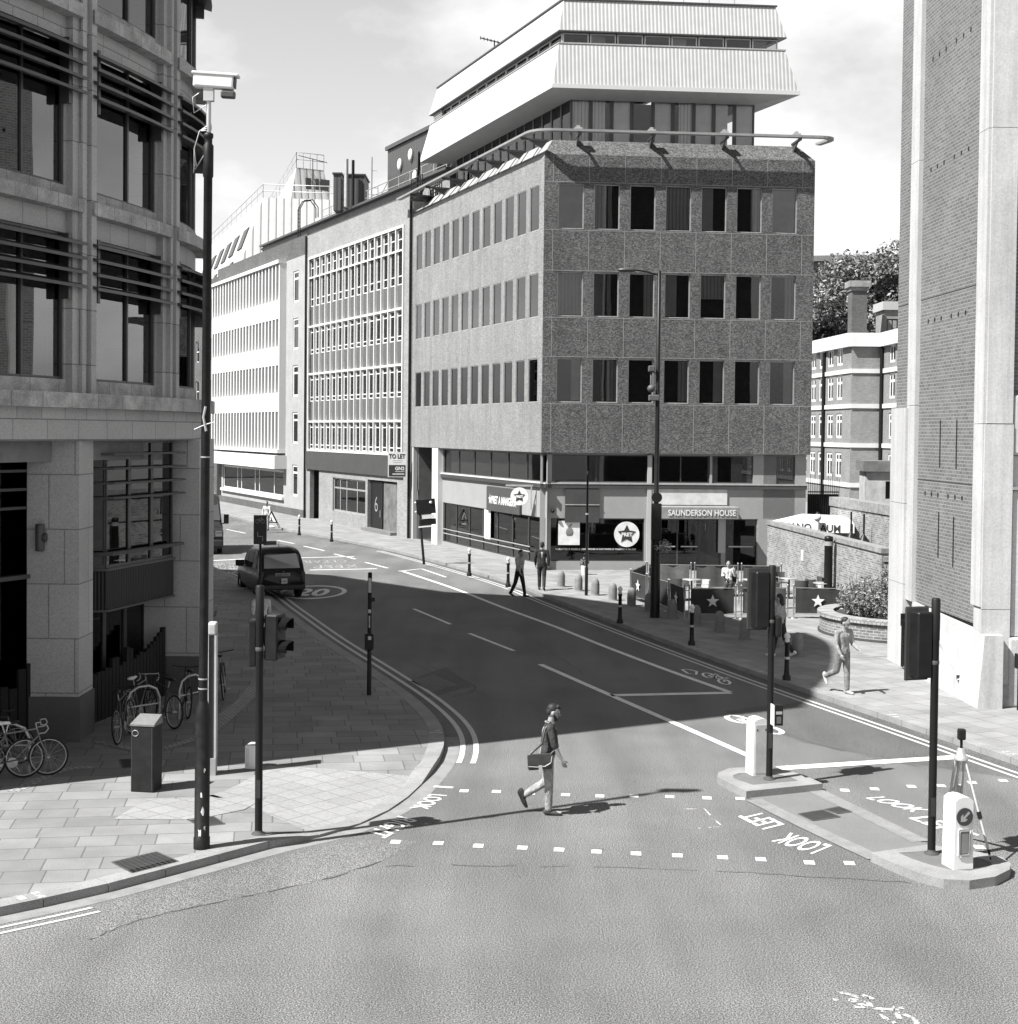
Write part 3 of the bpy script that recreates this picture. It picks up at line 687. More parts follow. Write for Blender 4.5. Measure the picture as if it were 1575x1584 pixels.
# glazed rooftop storey
PG = inset_poly(PD, 1.75)
WGf = frame((*PG[1], 0), PG[2] - PG[1]); WGl = frame((*PG[0], 0), PG[1] - PG[0]); lgf = (PG[2] - PG[1]).length; lgl = (PG[1] - PG[0]).length
nf = 9
for i in range(nf):
    w = lgf / nf; window(D, WGf, i * w, 18.62, w - .01, 2.5, 0, .07 if i % 2 else .09, M_darkframe, M_glassc, blind=[(.02, .98, .02, .98), (.02, .7, .02, .98), (.02, .98, .02, .98), None, (.02, .98, .02, .98), (.3, .98, .02, .98)][i % 6], bmat=M_curtain if i in (0, 1, 5) else M_blind)
nl_ = 14
for i in range(nl_):
    w = lgl / nl_; window(D, WGl, i * w, 18.62, w - .01, 2.5, 0, .08, M_darkframe, M_glassc, blind=(.02, .98, .02, .98) if i % 3 else None, bmat=M_curtain)
pg = MB(); Pq = inset_poly(PD, 3.2); ring(pg, Pq, 18.6, Pq, 21.2); obj('inner_wall', pg, M_dark, D, Matrix.Identity(4))
# soffit, fascia and the two flared clad storeys
PD0 = PD; PD = [Lp + uL * 1.1, C0, Rp, PD0[3] + uL * 1.1]; PA, PB_, PC_, PE = inset_poly(PD, .45), inset_poly(PD, .90), inset_poly(PD, .90), inset_poly(PD, 1.20)
so = MB(); ring(so, PG, 21.0, PA, 21.22); obj('flared_soffit', so, plain('painted_soffit', .46, .7, var=.08), D, Matrix.Identity(4))
fa = MB(); ring(fa, PA, 21.22, PA, 21.40); ring(fa, inset_poly(PD, .45), 21.40, inset_poly(PD, .50), 21.40); obj('fascia_edge', fa, M_whitesheet, D, Matrix.Identity(4))
PA2 = inset_poly(PD, .50)
def clad(name, Pa, za, Pb, zb):
    for k, side in ((1, 'f'), (0, 'l'), (2, 'r'), (3, 'b')):
        a, b = Pa[k], Pa[(k + 1) % 4]; W = frame((*a, za), b - a); Wi = W.inverted()
        q = MB(); q.add([Wi @ Vector((*p, z)) for p, z in ((Pa[k], za), (Pa[(k + 1) % 4], za), (Pb[(k + 1) % 4], zb), (Pb[k], zb))], [(0, 1, 2, 3)])
        obj(name, q, M_ribclad if side != 'l' else M_whitesheet, D, W)  # street side gets a plain whiter sheet, painting in its sun glare
clad('ribbed_cladding', PA2, 21.40, PB_, 23.25)
sl_ = MB(); ring(sl_, inset_poly(PD, .87), 23.25, inset_poly(PD, .87), 23.31); ring(sl_, inset_poly(PD, .87), 23.31, inset_poly(PD, 1.25), 23.31); obj('window_ledge', sl_, M_alu, D, Matrix.Identity(4))
PW = inset_poly(PD, 1.10); WWf = frame((*PW[1], 0), PW[2] - PW[1]); WWl = frame((*PW[0], 0), PW[1] - PW[0])
for W_, ln, n_ in ((WWf, (PW[2] - PW[1]).length, 8), (WWl, (PW[1] - PW[0]).length, 13)):
    for i in range(n_): window(D, W_, i * ln / n_ + .03, 23.315, ln / n_ - .06, .46, 0, .055, M_whitesheet, M_glass, blind=(.03, .6, .05, .95) if i % 3 == 1 else None)
pg = MB(); Pq = inset_poly(PD, 2.2); ring(pg, Pq, 23.3, Pq, 23.8); obj('inner_wall', pg, M_dark, D, Matrix.Identity(4))
ld = MB(); PH = inset_poly(PD, .86); ring(ld, PH, 23.78, PH, 23.84); ring(ld, PC_, 23.78, PH, 23.78); ring(ld, PW, 23.78, PC_, 23.78); obj('drip_edge', ld, M_darkframe, D, Matrix.Identity(4))
clad('ribbed_cladding', PH, 23.84, PE, 25.25)
rf = MB(); PR = inset_poly(PD, 1.14); ring(rf, PR, 25.25, PR, 25.32); rf.add([(*p, 25.32) for p in PR], [(0, 1, 2, 3)]); rf.add([(*p, 25.251) for p in PR], [(3, 2, 1, 0)]); obj('roof', rf, M_darkframe, D, Matrix.Identity(4))
# louvre at the far end of the window strip
lv = MB()
for k in range(5): lv.box(.1, 1.6, -.12, -.05, 23.36 + k * .09, 23.41 + k * .09)
obj('louvre', lv, M_alu, D, WWl)
PD = PD0
# window-cleaning rail round the parapet, on brackets
def round_path(P, z, r, n=8):
    out = []
    for i, p in enumerate(P):
        if 0 < i < len(P) - 1:
            a = p + (P[i - 1] - p).normalized() * r; b = p + (P[i + 1] - p).normalized() * r
            out += [Vector((*((1 - t) ** 2 * a + 2 * t * (1 - t) * p + t * t * b), z)) for t in [k / n for k in range(n + 1)]]
        else: out.append(Vector((*p, z)))
    return out
PO = inset_poly(PD, -.62)
rail = MB(); e2 = PO[2] + (PO[3] - PO[2]).normalized() * 1.6
sweep(rail, round_path([PO[0], PO[1], PO[2], e2], 19.16, .9), .28, .10)
obj('cleaning_rail', rail, plain('painted_rail', .22, .5), D, Matrix.Identity(4))
br = []
for i in range(7): br.append((Lp.lerp(C0, (i + .6) / 7.0), -uL))
for i in range(4): br.append((C0.lerp(Rp, (i + .45) / 3.72), uF))
for k, (p, dr) in enumerate(br):
    W = frame((*p, 0), dr); b = MB(); b.box(-.06, .06, -.72, .62, 19.0, 19.09); b.plate([(-.02, 18.55), (.02, 18.55), (.02, 19.0), (-.02, 19.0)], .35, .55)
    b.add([(-.03, .5, 18.6), (-.03, -.3, 19.0), (-.03, .5, 19.0), (.03, .5, 18.6), (.03, -.3, 19.0), (.03, .5, 19.0)], [(0, 1, 2), (3, 5, 4), (0, 3, 4, 1), (1, 4, 5, 2), (2, 5, 3, 0)])
    o = obj('rail_bracket', b, M_darkframe, D, W)
    if k > 6: obj('bracket_head', MB().box(-.16, .16, -.2, .12, 19.28, 19.40).box(-.07, .07, -.1, .08, 19.42, 19.5), M_steel, o, W @ Matrix.Rotation(R_(0), 4, 'X'))
# rooftop handrail
hr = MB(); Pr = inset_poly(PD, 2.4)
for z in (25.9, 26.25): hr.tube([(*Pr[0], z), (*Pr[1], z), (*Pr[2], z)], .03, 5)
for i in range(9): p = Pr[0].lerp(Pr[1], i / 9); hr.tube([(*p, 25.3), (*p, 26.25)], .03, 5)
for i in range(7): p = Pr[1].lerp(Pr[2], i / 6); hr.tube([(*p, 25.3), (*p, 26.25)], .03, 5)
obj('roof_railing', hr, M_steel, D, Matrix.Identity(4))
# ---- ground storey of the corner office
REC = .30
def gpx(px): return (px - 837) / 35.4          # photo column to metres along the front
gl_rows = MB()
holesF = [(.1, 4.85, 3.98, 5.2), (4.95, 7.55, 3.98, 5.2), (7.65, 9.5, 3.98, 5.2), (10.55, 11.4, 3.98, 5.2), (.35, 4.65, .5, 2.40), (5.05, 8.1, .14, 2.40), (8.3, 9.75, .14, 2.40)]
obj('ground_storey_wall', wall(holesF, 0, 9.97, .12, ZB, .25, REC), M_fascia, D, WF)
obj('ground_storey_wall', wall([(10.55, 11.4, 3.98, 5.2)], 9.97, 11.9, 2.42, ZB, .25, REC), M_fascia, D, WF)
cw = MB(); cw.box(9.72, 9.97, REC + .02, 8, .12, 2.44); cw.box(9.97, 11.9, REC + .02, REC + .6, 2.42, 2.46); obj('end_wall', cw, M_oldbrick, D, WF)
cols = MB()
for x in (.42, 8.3): cols.lathe([(.30, 3.99), (.30, 5.27)], 20, Matrix.Translation((x, REC + .45, 0)))
obj('round_column', cols, M_fascia, D, WF)
for a, b, c, d in holesF[:4]: window(D, WF, a, c, b - a, d - c, REC + .06, .05, M_darkframe, M_glassd, mull=(.5,) if b - a > 2 else ())
window(D, WF, .35, .5, 4.3, 1.9, REC + .06, .05, M_darkframe, M_glassd, mull=(.42,), name='shop_window')
band = MB(); band.box(-.02, 11.92, REC - .12, REC - .003, 3.73, 3.90); obj('sill_band', band, M_darkframe, D, WF)
band = MB(); band.box(-.02, 11.92, REC - .14, REC - .003, 3.903, 3.955); obj('sill_edge', band, M_alu, D, WF)
obj('open_fascia_panel', MB().box(1.1, 2.62, REC - .10, REC - .004, 2.22, 3.70), M_darkframe, D, WF)
pf = MB(); pf.box(1.1, 2.62, REC - .125, REC - .102, 2.98, 3.02); obj('panel_bar', pf, M_alu, D, WF)
obj('entrance_panel', MB().box(4.95, 8.33, REC - .06, REC - .004, 3.02, 3.71), plain('pale_entrance_panel', .50, .7), D, WF)
obj('entrance_pier', MB().box(4.74, 4.93, REC - .10, REC - .004, .14, 5.2), M_lightclad, D, WF)
obj('entrance_pier', MB().box(7.95, 8.27, REC - .10, REC - .004, .9, 2.40), M_lightclad, D, WF)
obj('canopy', MB().rbox(5.15, 8.66, REC - 1.0, REC - .062, 2.44, 2.98, .03), plain('canopy_metal', .22, .5, fine=.1), D, WF)
tx = text_mb('SAUNDERSON HOUSE', .36, .008); _w = max(v[0] for v in tx.v); tx = mapped(tx, lambda p: Vector((p.x * 1.5 / _w, p.y, 0)))
q = MB()
for nm_, dy_, dx_, mt_ in (('lettering_shadow', -1.006, .012, M_ink_), ('canopy_lettering', -1.03, 0, M_white)): obj(nm_, mapped(tx, lambda p: Vector((7.0 + p.x + dx_, REC + dy_, 2.60 + p.y - dx_))), mt_, D, WF)  # offset dark copy paints the letters' shadow
# entrance doors
dr = window(D, WF, 5.05, .14, 3.05, 2.26, REC + .1, .06, M_darkframe, M_glassd, mull=(.36, .68), name='entrance_door')
obj('push_bar', MB().box(.35, 1.0, -.05, -.03, 1.0, 1.05).box(1.25, 2.0, -.05, -.03, 1.0, 1.05), M_steel, dr, WF @ Matrix.Translation((5.05, REC + .1, .14)))
dr = window(D, WF, 8.3, .14, 1.45, 2.26, REC + .1, .05, M_darkframe, M_glassd, name='side_door')
obj('push_bar', MB().box(.15, 1.25, -.05, -.03, 1.0, 1.06), M_steel, dr, WF @ Matrix.Translation((8.3, REC + .1, .14)))
# shop window contents: poster, round star sign, line of writing
def star(mb, cx, cz, r, y, r2=.42, rot=0):
    pts = []
    for k in range(10):
        a = math.pi / 2 + rot + k * math.pi / 5; rad = r if k % 2 == 0 else r * r2; pts.append((cx + rad * math.cos(a), cz + rad * math.sin(a)))
    return mb.plate(pts, y, y - .012)
def disc(mb, cx, cz, r, y, t=.02, n=32): return mb.plate([(cx + r * math.cos(2 * math.pi * k / n), cz + r * math.sin(2 * math.pi * k / n)) for k in range(n)], y, y + t)
M_sign = plain('white_sign_face', .62, .5); M_ink = plain('dark_sign_ink', .03, .6)
sg = thing('window_poster', 'white poster board with a dark fruit hung in the shop window', 'poster', WF @ Matrix.Translation((.82, REC - .02, 1.22)))
obj('board', MB().box(0, .95, 0, .03, 0, 1.06), M_sign, sg)
b = MB(); b.lathe([(.02, .28), (.13, .30), (.17, .42), (.15, .55), (.06, .66), (.02, .70)], 14, Matrix.Translation((.5, -.004, .12)) @ Matrix.Scale(.06, 4, (0, 1, 0))); b.plate([(.45, .84), (.62, .96), (.58, .84)], -.006, 0); obj('printed_fruit', b, plain('poster_grey', .18, .6), sg)
sg = thing('star_sign', 'large round white sign with a dark star in the shop window', 'sign', WF @ Matrix.Translation((3.86, REC - .03, 1.70)))
obj('disc', disc(MB(), 0, 0, .56, 0, .03, 40), M_sign, sg); obj('star', star(MB(), 0, 0, .42, -.002, .5), M_ink, sg)
t_ = mapped(text_mb('PRET', .22, .01), lambda p: Vector((p.x, -.02, p.y - .08))); obj('lettering', t_, M_sign, sg)
t_ = mapped(text_mb('BAGUETTES ★ SOUPS ★ SANDWICHES ★ FLAT WHITE ★ TOASTIES ★ SALADS', .10, .003), lambda p: Vector((2.5 + p.x * 1.0, REC + .05, 1.00 + p.y))); obj('window_lettering', t_, M_sign, D, WF)
# left (street) side of the shop
def sx_(px):       # photo column -> x on the side facade
    d = _ray(px, 700); dx, dy = d.x / d.y, 1
    # point C0 + uL*t
    t = (dx * C0.y - C0.x) / (uL.x - dx * uL.y); return LL - t
xa, xb = sx_(668), sx_(677)
obj('ground_storey_wall', wall([(xb + .05, LL - .1, 3.98, 5.2), (xb + .1, LL - .15, .32, 2.40)], xb, LL - .0, .12, ZB, .25, REC), M_fascia, D, WL)
n_ = 6; w_ = (LL - .2 - xb - .1) / n_
for i in range(n_): window(D, WL, xb + .08 + i * w_, 3.98, w_ - .03, 1.22, REC + .06, .04, M_darkframe, M_glassd)
for i in range(7):
    w_ = (LL - .3 - xb - .1) / 7; window(D, WL, xb + .12 + i * w_, .32, w_ - .03, 2.08, REC + .06, .05, M_darkframe, M_glassd, name='shop_window')
sb = MB()
for z in (.75, .98): sb.box(xb + .2, LL - 2, REC - .02, REC + .01, z, z + .05)
obj('window_bar', sb, M_alu, D, WL)
obj('sill_band', MB().box(xb - .3, LL + .1, REC - .12, REC - .003, 3.73, 3.90), M_darkframe, D, WL)
obj('sill_edge', MB().box(xb - .3, LL + .1, REC - .14, REC - .003, 3.903, 3.955), M_whitesheet, D, WL)
obj('white_pillar', MB().box(xa, xb, 0.02, .9, .12, ZB - .01), M_whiteconc, D, WL)
al = MB(); al.box(0.05, .35, .02, .25, .12, ZB - .01); obj('alley_pier', al, M_lightclad, D, WL)
al = MB(); al.box(.36, .46, .3, 6, .12, ZB - .01); al.box(.46, xa, 5.0, 5.1, 2.8, ZB - .01); obj('alley_wall', al, plain('alley_render', .11, .9), D, WL)
gt = MB()
for i in range(12): gt.box(1.2 + i * .22, 1.23 + i * .22, 2.0, 2.03, .14, 3.0)
gt.box(1.1, xa, 1.98, 2.05, 2.96, 3.03); gt.box(1.1, xa, 1.98, 2.05, .9, .96)
obj('alley_gate', gt, M_black, D, WL)
# shop signs on the street side
xs0, xs1 = sx_(748), sx_(799)
sg = thing('shop_sign', 'dark fascia sign with white lettering between two stars', 'sign', WL @ Matrix.Translation((xs0, REC - .13, 2.36)))
obj('panel', MB().rbox(0, xs1 - xs0, 0, .12, 0, 1.18, .02), plain('sign_panel', .06, .4), sg)
t_ = text_mb('★PRET A MANGER★', .5, .02, sx=.62); w_ = max(v[0] for v in t_.v) * 2
t_ = mapped(t_, lambda p: Vector(((xs1 - xs0) / 2 + p.x * (xs1 - xs0) * .86 / w_, -.008, .38 + p.y))); obj('lettering', t_, M_sign, sg)
xh = sx_(813)
sg = thing('hanging_sign', 'round white star sign hanging from a bracket above the pavement', 'sign', WL @ Matrix.Translation((xh + .4, -.42, 3.3)) @ Matrix.Rotation(R_(62), 4, 'Z'))
obj('disc', disc(MB(), 0, 0, .40, -.03, .06, 32), M_sign, sg)
obj('star', star(MB(), 0, 0, .27, -.034, .5), M_ink, sg); obj('bracket', MB().box(-.62, .6, -.03, .03, .44, .52).box(.5, .56, -.03, .03, -.6, .5), M_steel, sg)
obj('lettering', mapped(text_mb('PRET', .15, .008), lambda p: Vector((p.x, -.05, p.y - .06))), M_sign, sg)
xq = sx_(747)
sg = thing('window_poster', 'narrow white poster strip in the street-side shop window', 'poster', WL @ Matrix.Translation((xq - .5, REC - .02, .95)))
obj('sheet', MB().box(0, .9, 0, .02, 0, 1.42), M_sign, sg)
obj('printed_mark', MB().box(.4, .5, -.004, 0, .6, .75).box(.42, .48, -.004, 0, 1.0, 1.05), plain('poster_grey', .18), sg)
wd = thing('wall_spotlight', 'small round black spotlight on the stone corner fascia', 'lamp', WF @ Matrix.Translation((.55, REC, 2.72)))
obj('head', MB().ball((0, -.14, 0), (.09, .12, .09), 12), M_black, wd); obj('arm', MB().tube([(0, 0, 0), (0, -.1, 0)], .025, 6), M_black, wd)
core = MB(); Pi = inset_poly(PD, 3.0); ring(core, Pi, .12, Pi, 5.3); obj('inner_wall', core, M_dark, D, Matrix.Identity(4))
fl = MB(); Pj = inset_poly(PD, .5); fl.add([(*p, .14) for p in Pj], [(0, 1, 2, 3)])
for x_, w_, z_ in ((1.0, .7, .74), (2.3, .6, .74), (3.6, .8, .74)):
    o_ = obj('shop_table', MB().box(x_, x_ + w_, REC + .55, REC + 1.0, z_, z_ + .03), M_whiteconc, D, WF); obj('table_leg', MB().box(x_ + w_ / 2 - .02, x_ + w_ / 2 + .02, REC + .75, REC + .79, .15, z_), M_alu, o_, WF)
for x_ in (.7, 1.85, 3.1, 4.3): obj('stool', MB().lathe([(.16, .0), (.02, .03), (.02, .45), (.16, .46), (.16, .50), (0, .5)], 12, Matrix.Translation((x_, REC + .6, .15))), M_alu, D, WF)
obj('counter', MB().box(.6, 4.5, 2.1, 2.5, .15, 1.15), M_lightclad, D, WF); obj('menu_board', MB().box(1.0, 4.0, 2.45, 2.5, 1.5, 2.1), plain('menu_board', .2), D, WF)
obj('shop_floor', fl, plain('shop_floor', .08, .5), D, Matrix.Identity(4))

# ------------------------------------------------------------------ the two terrace offices beyond
uC = Vector((-.456, 1)).normalized()
LC, LB = 20.4, 25.9
c1 = Lp + uC * .05; c0 = c1 + uC * LC; b0 = c0 + uC * LB
def box_body(th, W, w, depth, z0, z1, mat, name='side_wall'):
    q = MB(); q.quad((0, 0, z0), (0, 0, z1), (0, depth, z1), (0, depth, z0)); q.quad((w, 0, z0), (w, depth, z0), (w, depth, z1), (w, 0, z1)); q.quad((w, depth, z0), (0, depth, z0), (0, depth, z1), (w, depth, z1)); obj(name, q, mat, th, W)
    obj('roof', MB().quad((0, .4, z1 - .4), (w, .4, z1 - .4), (w, depth, z1 - .4), (0, depth, z1 - .4)), plain('roof_felt', .12, .9), th, W)
    obj('parapet', MB().box(0, w, .0, .4, z1 - .001, z1 + .08), M_darkframe, th, W)
    obj('inner_wall', MB().quad((.2, 1.2, z0), (w - .2, 1.2, z0), (w - .2, 1.2, z1 - .5), (.2, 1.2, z1 - .5)), M_dark, th, W)
WC = frame((*c0, 0), -uC); ZC = 19.4
CT = thing('panelled_office', 'pale office terrace with white window grid over grey spandrel panels', 'building', (*c1, .12))
box_body(CT, WC, LC, 12, .12, ZC, M_lightbrick)
xg0, xg1 = .7, 19.0; nb = 15; bwid = (xg1 - xg0) / nb
z0, z1 = 4.87, 17.72; fh = (z1 - z0 - .0) / 4
M_spandrel = plain('spandrel_panel', .10, .5, .4, var=.06)
obj('front_wall', wall([(xg0, xg1, z0, z1), (1.0, 3.1, .13, 3.45), (6.1, 12.6, .95, 3.1), (13.0, 18.2, .13, 3.2)], 0, LC, .12, ZC, .3), M_lightbrick, CT, WC)
obj('grid_frame', MB().box(xg0 - .12, xg1 + .12, -.10, .28, z1, z1 + .14).box(xg0 - .12, xg1 + .12, -.10, .28, z0 - .14, z0).box(xg0 - .12, xg0, -.10, .28, z0, z1).box(xg1, xg1 + .12, -.10, .28, z0, z1), M_white, CT, WC)
for i in range(1, nb): obj('mullion', cached(('mullion', 1), lambda: MB().box(-.05, .05, -.08, .26, z0, z1), M_white), None, CT, WC @ Matrix.Translation((xg0 + i * bwid, 0, 0)))
rr = random.Random(9)
for k in range(4):
    zb = z0 + k * fh
    obj('transom', MB().box(xg0, xg1, -.05, .2, zb + 1.80, zb + 1.92) if k < 3 else MB().box(xg0, xg1, -.05, .2, zb + 1.9, zb + 2.0), M_white, CT, WC)
    for i in range(nb):
        x = xg0 + i * bwid + .05
        hw = 1.80 if k < 3 else fh - .02
        window(CT, WC, x, zb + .01, bwid - .10, hw - .01, .08, .06, M_white, M_glass, trans=(.16, .82), blind=[(.02, .98, .02, .98), (.02, .98, .3, .98), (.02, .7, .02, .98), (.02, .98, .02, .98), None][rr.randrange(5)], bmat=M_sign)
        if k < 3: obj('spandrel', cached(('spandrel', 1), lambda: MB().box(0, bwid - .1, .1, .15, 0, fh - 1.93), M_spandrel), None, CT, WC @ Matrix.Translation((x, 0, zb + 1.92)))
obj('fascia', MB().box(.3, LC - 1.2, -.12, -.003, 3.5, 4.7), plain('slate_fascia', .055, .5, var=.12, scale=1.2), CT, WC)
obj('door_recess', MB().quad((1.0, 1.1, .13), (3.1, 1.1, .13), (3.1, 1.1, 3.45), (1.0, 1.1, 3.45)), plain('recess_render', .16, .8), CT, WC)
window(CT, WC, 6.1, .95, 6.5, 2.15, .1, .10, M_alu, M_glassd, mull=(.2, .4, .72), trans=(.7,), blind=(.2, .7, .02, .97), bmat=M_sign)
dr = obj('door', MB().box(13.2, 15.3, .15, .22, .3, 3.1), M_black, CT, WC)
t_ = mapped(text_mb('6', 1.35, -.012), lambda p: Vector((14.2 + p.x, .14, 1.3 + p.y))); obj('house_number', t_, M_steel, dr, WC)
obj('handle', MB().box(15.0, 15.06, .09, .14, 1.0, 1.4), M_steel, dr, WC)
sd = MB()
for i in range(12): sd.box(15.6 + i * .21, 15.79 + i * .21, .12, .2, .3, 3.1)
obj('timber_door', sd, plain('weathered_timber', .13, .8, var=.4, scale=2), CT, WC)
obj('doorstep', MB().box(13.0, 18.2, -.4, .3, .12, .30), M_conc, CT, WC)
obj('drainpipe', MB().tube([(.08, -.1, .12), (.08, -.1, ZC)], .07, 8).tube([(LC - .1, -.1, .12), (LC - .1, -.1, ZC)], .07, 8), M_black, CT, WC)
tl = thing('letting_board', 'white letting board over a black panel beside the timber door', 'sign', frame(tuple(AT(600, 738, 82.6)), (1, .12)))
obj('board', MB().box(0, 1.02, 0, .04, 0, 1.40), M_white, tl); obj('lower_panel', MB().box(.05, .97, -.012, -.002, .06, .68), M_ink, tl)
t_ = mapped(text_mb('TO LET', .34, .012, sx=.80), lambda p: Vector((.51 + p.x, -.008, 1.05 + p.y))); obj('lettering', t_, M_ink, tl)
t_ = mapped(text_mb('GN2', .26, .012), lambda p: Vector((.66 + p.x, -.02, .40 + p.y))); obj('lower_lettering', t_, M_sign, tl)
obj('small_print', MB().box(.4, .92, -.016, -.013, .29, .33).box(.25, .92, -.016, -.013, .14, .21).box(.25, .8, -.008, 0, .92, .95).box(.3, .75, -.008, 0, .82, .85), plain('print_grey', .45), tl)

WB = frame((*b0, 0), -uC)
BT = thing('finned_office', 'white office terrace with close concrete fins beside a narrow brick stair bay', 'building', (*c0, .12))
box_body(BT, WB, LB, 12, .12, ZC + .1, M_darkbrick)
xf1 = 20.6; z0, z1 = 4.73, 18.05; nfin = 22; pit_ = xf1 / nfin; fl_h = (z1 - z0) / 4
obj('front_wall', wall([(.2, xf1, z0, z1)] + [(22.6, 23.9, z + .3, z + 2.5) for z in (1.2, 4.9, 8.2, 11.5, 14.8)] + [(2.2, 20.4, 1.3, 3.2)], 0, LB, .12, 18.2, .3), plain('speckled_render', .30, .85, var=.12, scale=1, fine=.3, fscale=12), BT, WB)
obj('brick_parapet', MB().box(0, LB, 0, .3, 18.2, ZC + .1), M_darkbrick, BT, WB)
obj('cornice', MB().box(-.2, xf1 + .3, -.62, 0, z1, z1 + .25), M_whiteconc, BT, WB); obj('base_ledge', MB().box(-.2, xf1 + .3, -.62, 0, z0 - .25, z0), M_whiteconc, BT, WB)
for i in range(nfin + 1): obj('fin', cached(('fin', 1), lambda: MB().box(-.13, .13, -.50, .25, z0, z1), M_whiteconc), None, BT, WB @ Matrix.Translation((i * pit_ + .14, 0, 0)))
for k in range(4):
    zb = z0 + k * fl_h
    if k: obj('spandrel_band', MB().box(0, xf1, -.46, .2, zb - .6, zb + .75), M_whiteconc, BT, WB)
    for i in range(nfin):
        lo, hi = (zb + .75 if k else zb + .3), zb + fl_h - (.6 if k < 3 else 0.1)
        obj('window', cached(('finwin', round(hi - lo, 3)), lambda: MB().box(.13, pit_ - .13, .05, .10, 0, hi - lo), plain('dim_window', .02, .3, .2)), None, BT, WB @ Matrix.Translation((i * pit_ + .14, 0, lo)))
for z in (1.2, 4.9, 8.2, 11.5, 14.8): window(BT, WB, 22.6, z + .3, 1.3, 2.2, .05, .14, M_white, M_glass, trans=(.75,), blind=(.1, .9, .1, .9), bmat=M_sign)
obj('shop_fascia', MB().box(.8, 21.2, -.9, -.003, 3.35, 4.3), M_whiteconc, BT, WB)
window(BT, WB, 2.2, 1.3, 18.2, 1.9, .08, .14, M_white, M_glassd, mull=(.25, .32, .55, .62, .85), name='shop_window')
obj('window_sill', MB().box(2.0, 20.6, -.2, -.003, 1.1, 1.3), M_whiteconc, BT, WB)
obj('plinth', MB().box(.9, LB, -.06, -.004, .12, .62), M_darkbrick, BT, WB)
obj('doorway', MB().box(.1, 1.6, -.03, -.004, .13, 3.3), M_black, BT, WB)
# set-back top storey over both terraces
ST = thing('rooftop_storey', 'low dark brick storey set back above the two terraces', 'building', (*(c0 + Vector((2.2, .5))), ZC - .4))
wall_len = 40.0; WS = frame((*(c1 + uC * (wall_len + .5) + Vector((uC.y, -uC.x)) * 2.4), 0), -uC)
hs = [(1.5 + i * 3.2, 3.1 + i * 3.2, 19.75, 20.45) for i in range(12)]
obj('front_wall', wall(hs, 0, wall_len, 18.9, 21.0, .2), M_greybrick, ST, WS)
for a, b, c, d in hs: window(ST, WS, a, c, b - a, d - c, .05, .09, M_white, M_glass, mull=(.5,))
obj('roof', MB().box(-.2, wall_len + .2, -.35, 8, 21.0, 21.14), M_darkframe, ST, WS)
obj('end_wall', MB().quad((wall_len, 0, 18.9), (wall_len, 8, 18.9), (wall_len, 8, 21.0), (wall_len, 0, 21.0)).quad((0, 0, 18.9), (0, 0, 21), (0, 8, 21), (0, 8, 18.9)).quad((0, .8, 18.9), (wall_len, .8, 18.9), (wall_len, .8, 21), (0, .8, 21)), M_darkbrick, ST, WS)
RL = thing('roof_railing', 'galvanised safety railing along the set-back roof', 'railing', (*(c0 + Vector((3, 1))), 21.14))
q = MB()
for z in (21.7, 22.2): q.tube([WS @ Vector((14, .6, z)), WS @ Vector((wall_len, .6, z))], .03, 5)
for x in range(14, 41, 2): q.tube([WS @ Vector((x, .6, 21.14)), WS @ Vector((x, .6, 22.2))], .03, 5)
for x in range(26, 40, 4): q.tube([WS @ Vector((x, .6, 21.2)), WS @ Vector((x + 2, .6, 22.2))], .025, 5)
obj('rail', q, M_steel, RL, Matrix.Identity(4))
LD = thing('roof_ladder', 'caged access ladder hooped over the terrace parapet', 'ladder', WS @ Matrix.Translation((17.2, -2.2, 19.4)))
q = MB()
for x in (0, .5): q.tube([(x, 0, 0), (x, 0, 2.2), (x, .3, 2.8), (x, .9, 2.9), (x, 1.3, 2.4), (x, 1.3, 1.7)], .04, 6)
obj('stringer', q, M_black, LD)
q = MB()
for k in range(9): q.tube([(0, 0, .2 + k * .27), (.5, 0, .2 + k * .27)], .02, 5)
obj('rung', q, M_black, LD)
def roofbox(name, label, cat, px0, px1, ytop, d, depth, zlow, mat, slope=0):
    a = AT(px0, ytop, d); b = AT(px1, ytop, d); th = thing(name, label, cat, (a.x, d, zlow))
    obj('casing', MB().box(0, b.x - a.x, 0, depth, 0, a.z - zlow), mat, th)
    obj('capping', MB().box(-.08, b.x - a.x + .08, -.08, depth + .08, a.z - zlow, a.z - zlow + .1), M_darkframe, th); return th
M_plant = ribs('plant_cladding', .07, .3, .7)
roofbox('plant_box', 'narrow dark rooftop plant box standing left of the flue', 'plant box', 516, 528, 269, 101, 3, 21.1, M_plant)
roofbox('plant_box', 'wider dark rooftop plant box standing right of the flue', 'plant box', 534, 564, 271, 100, 3, 21.1, M_plant)
def mast(name, label, px, y0, y1, d, r=.05):
    a = AT(px, y0, d); th = thing(name, label, 'mast', (a.x, d, 21.1)); obj('pole', MB().tube([(0, 0, 0), (0, 0, a.z - 21.1)], r, 8), M_steel, th); return th
fl_ = mast('flue', 'tall paired boiler flue above the rooftop plant boxes', 536, 246, 0, 99.4, .14); obj('cowl', MB().tube([(.45, 0, 0), (.45, 0, 3.1)], .1, 8), M_black, fl_)
ms = mast('roof_mast', 'thin bare mast on the terrace roof', 575, 243, 0, 97, .06); obj('finial', MB().tube([(0, 0, 2.0), (.35, 0, 2.0)], .03, 5), M_steel, ms)
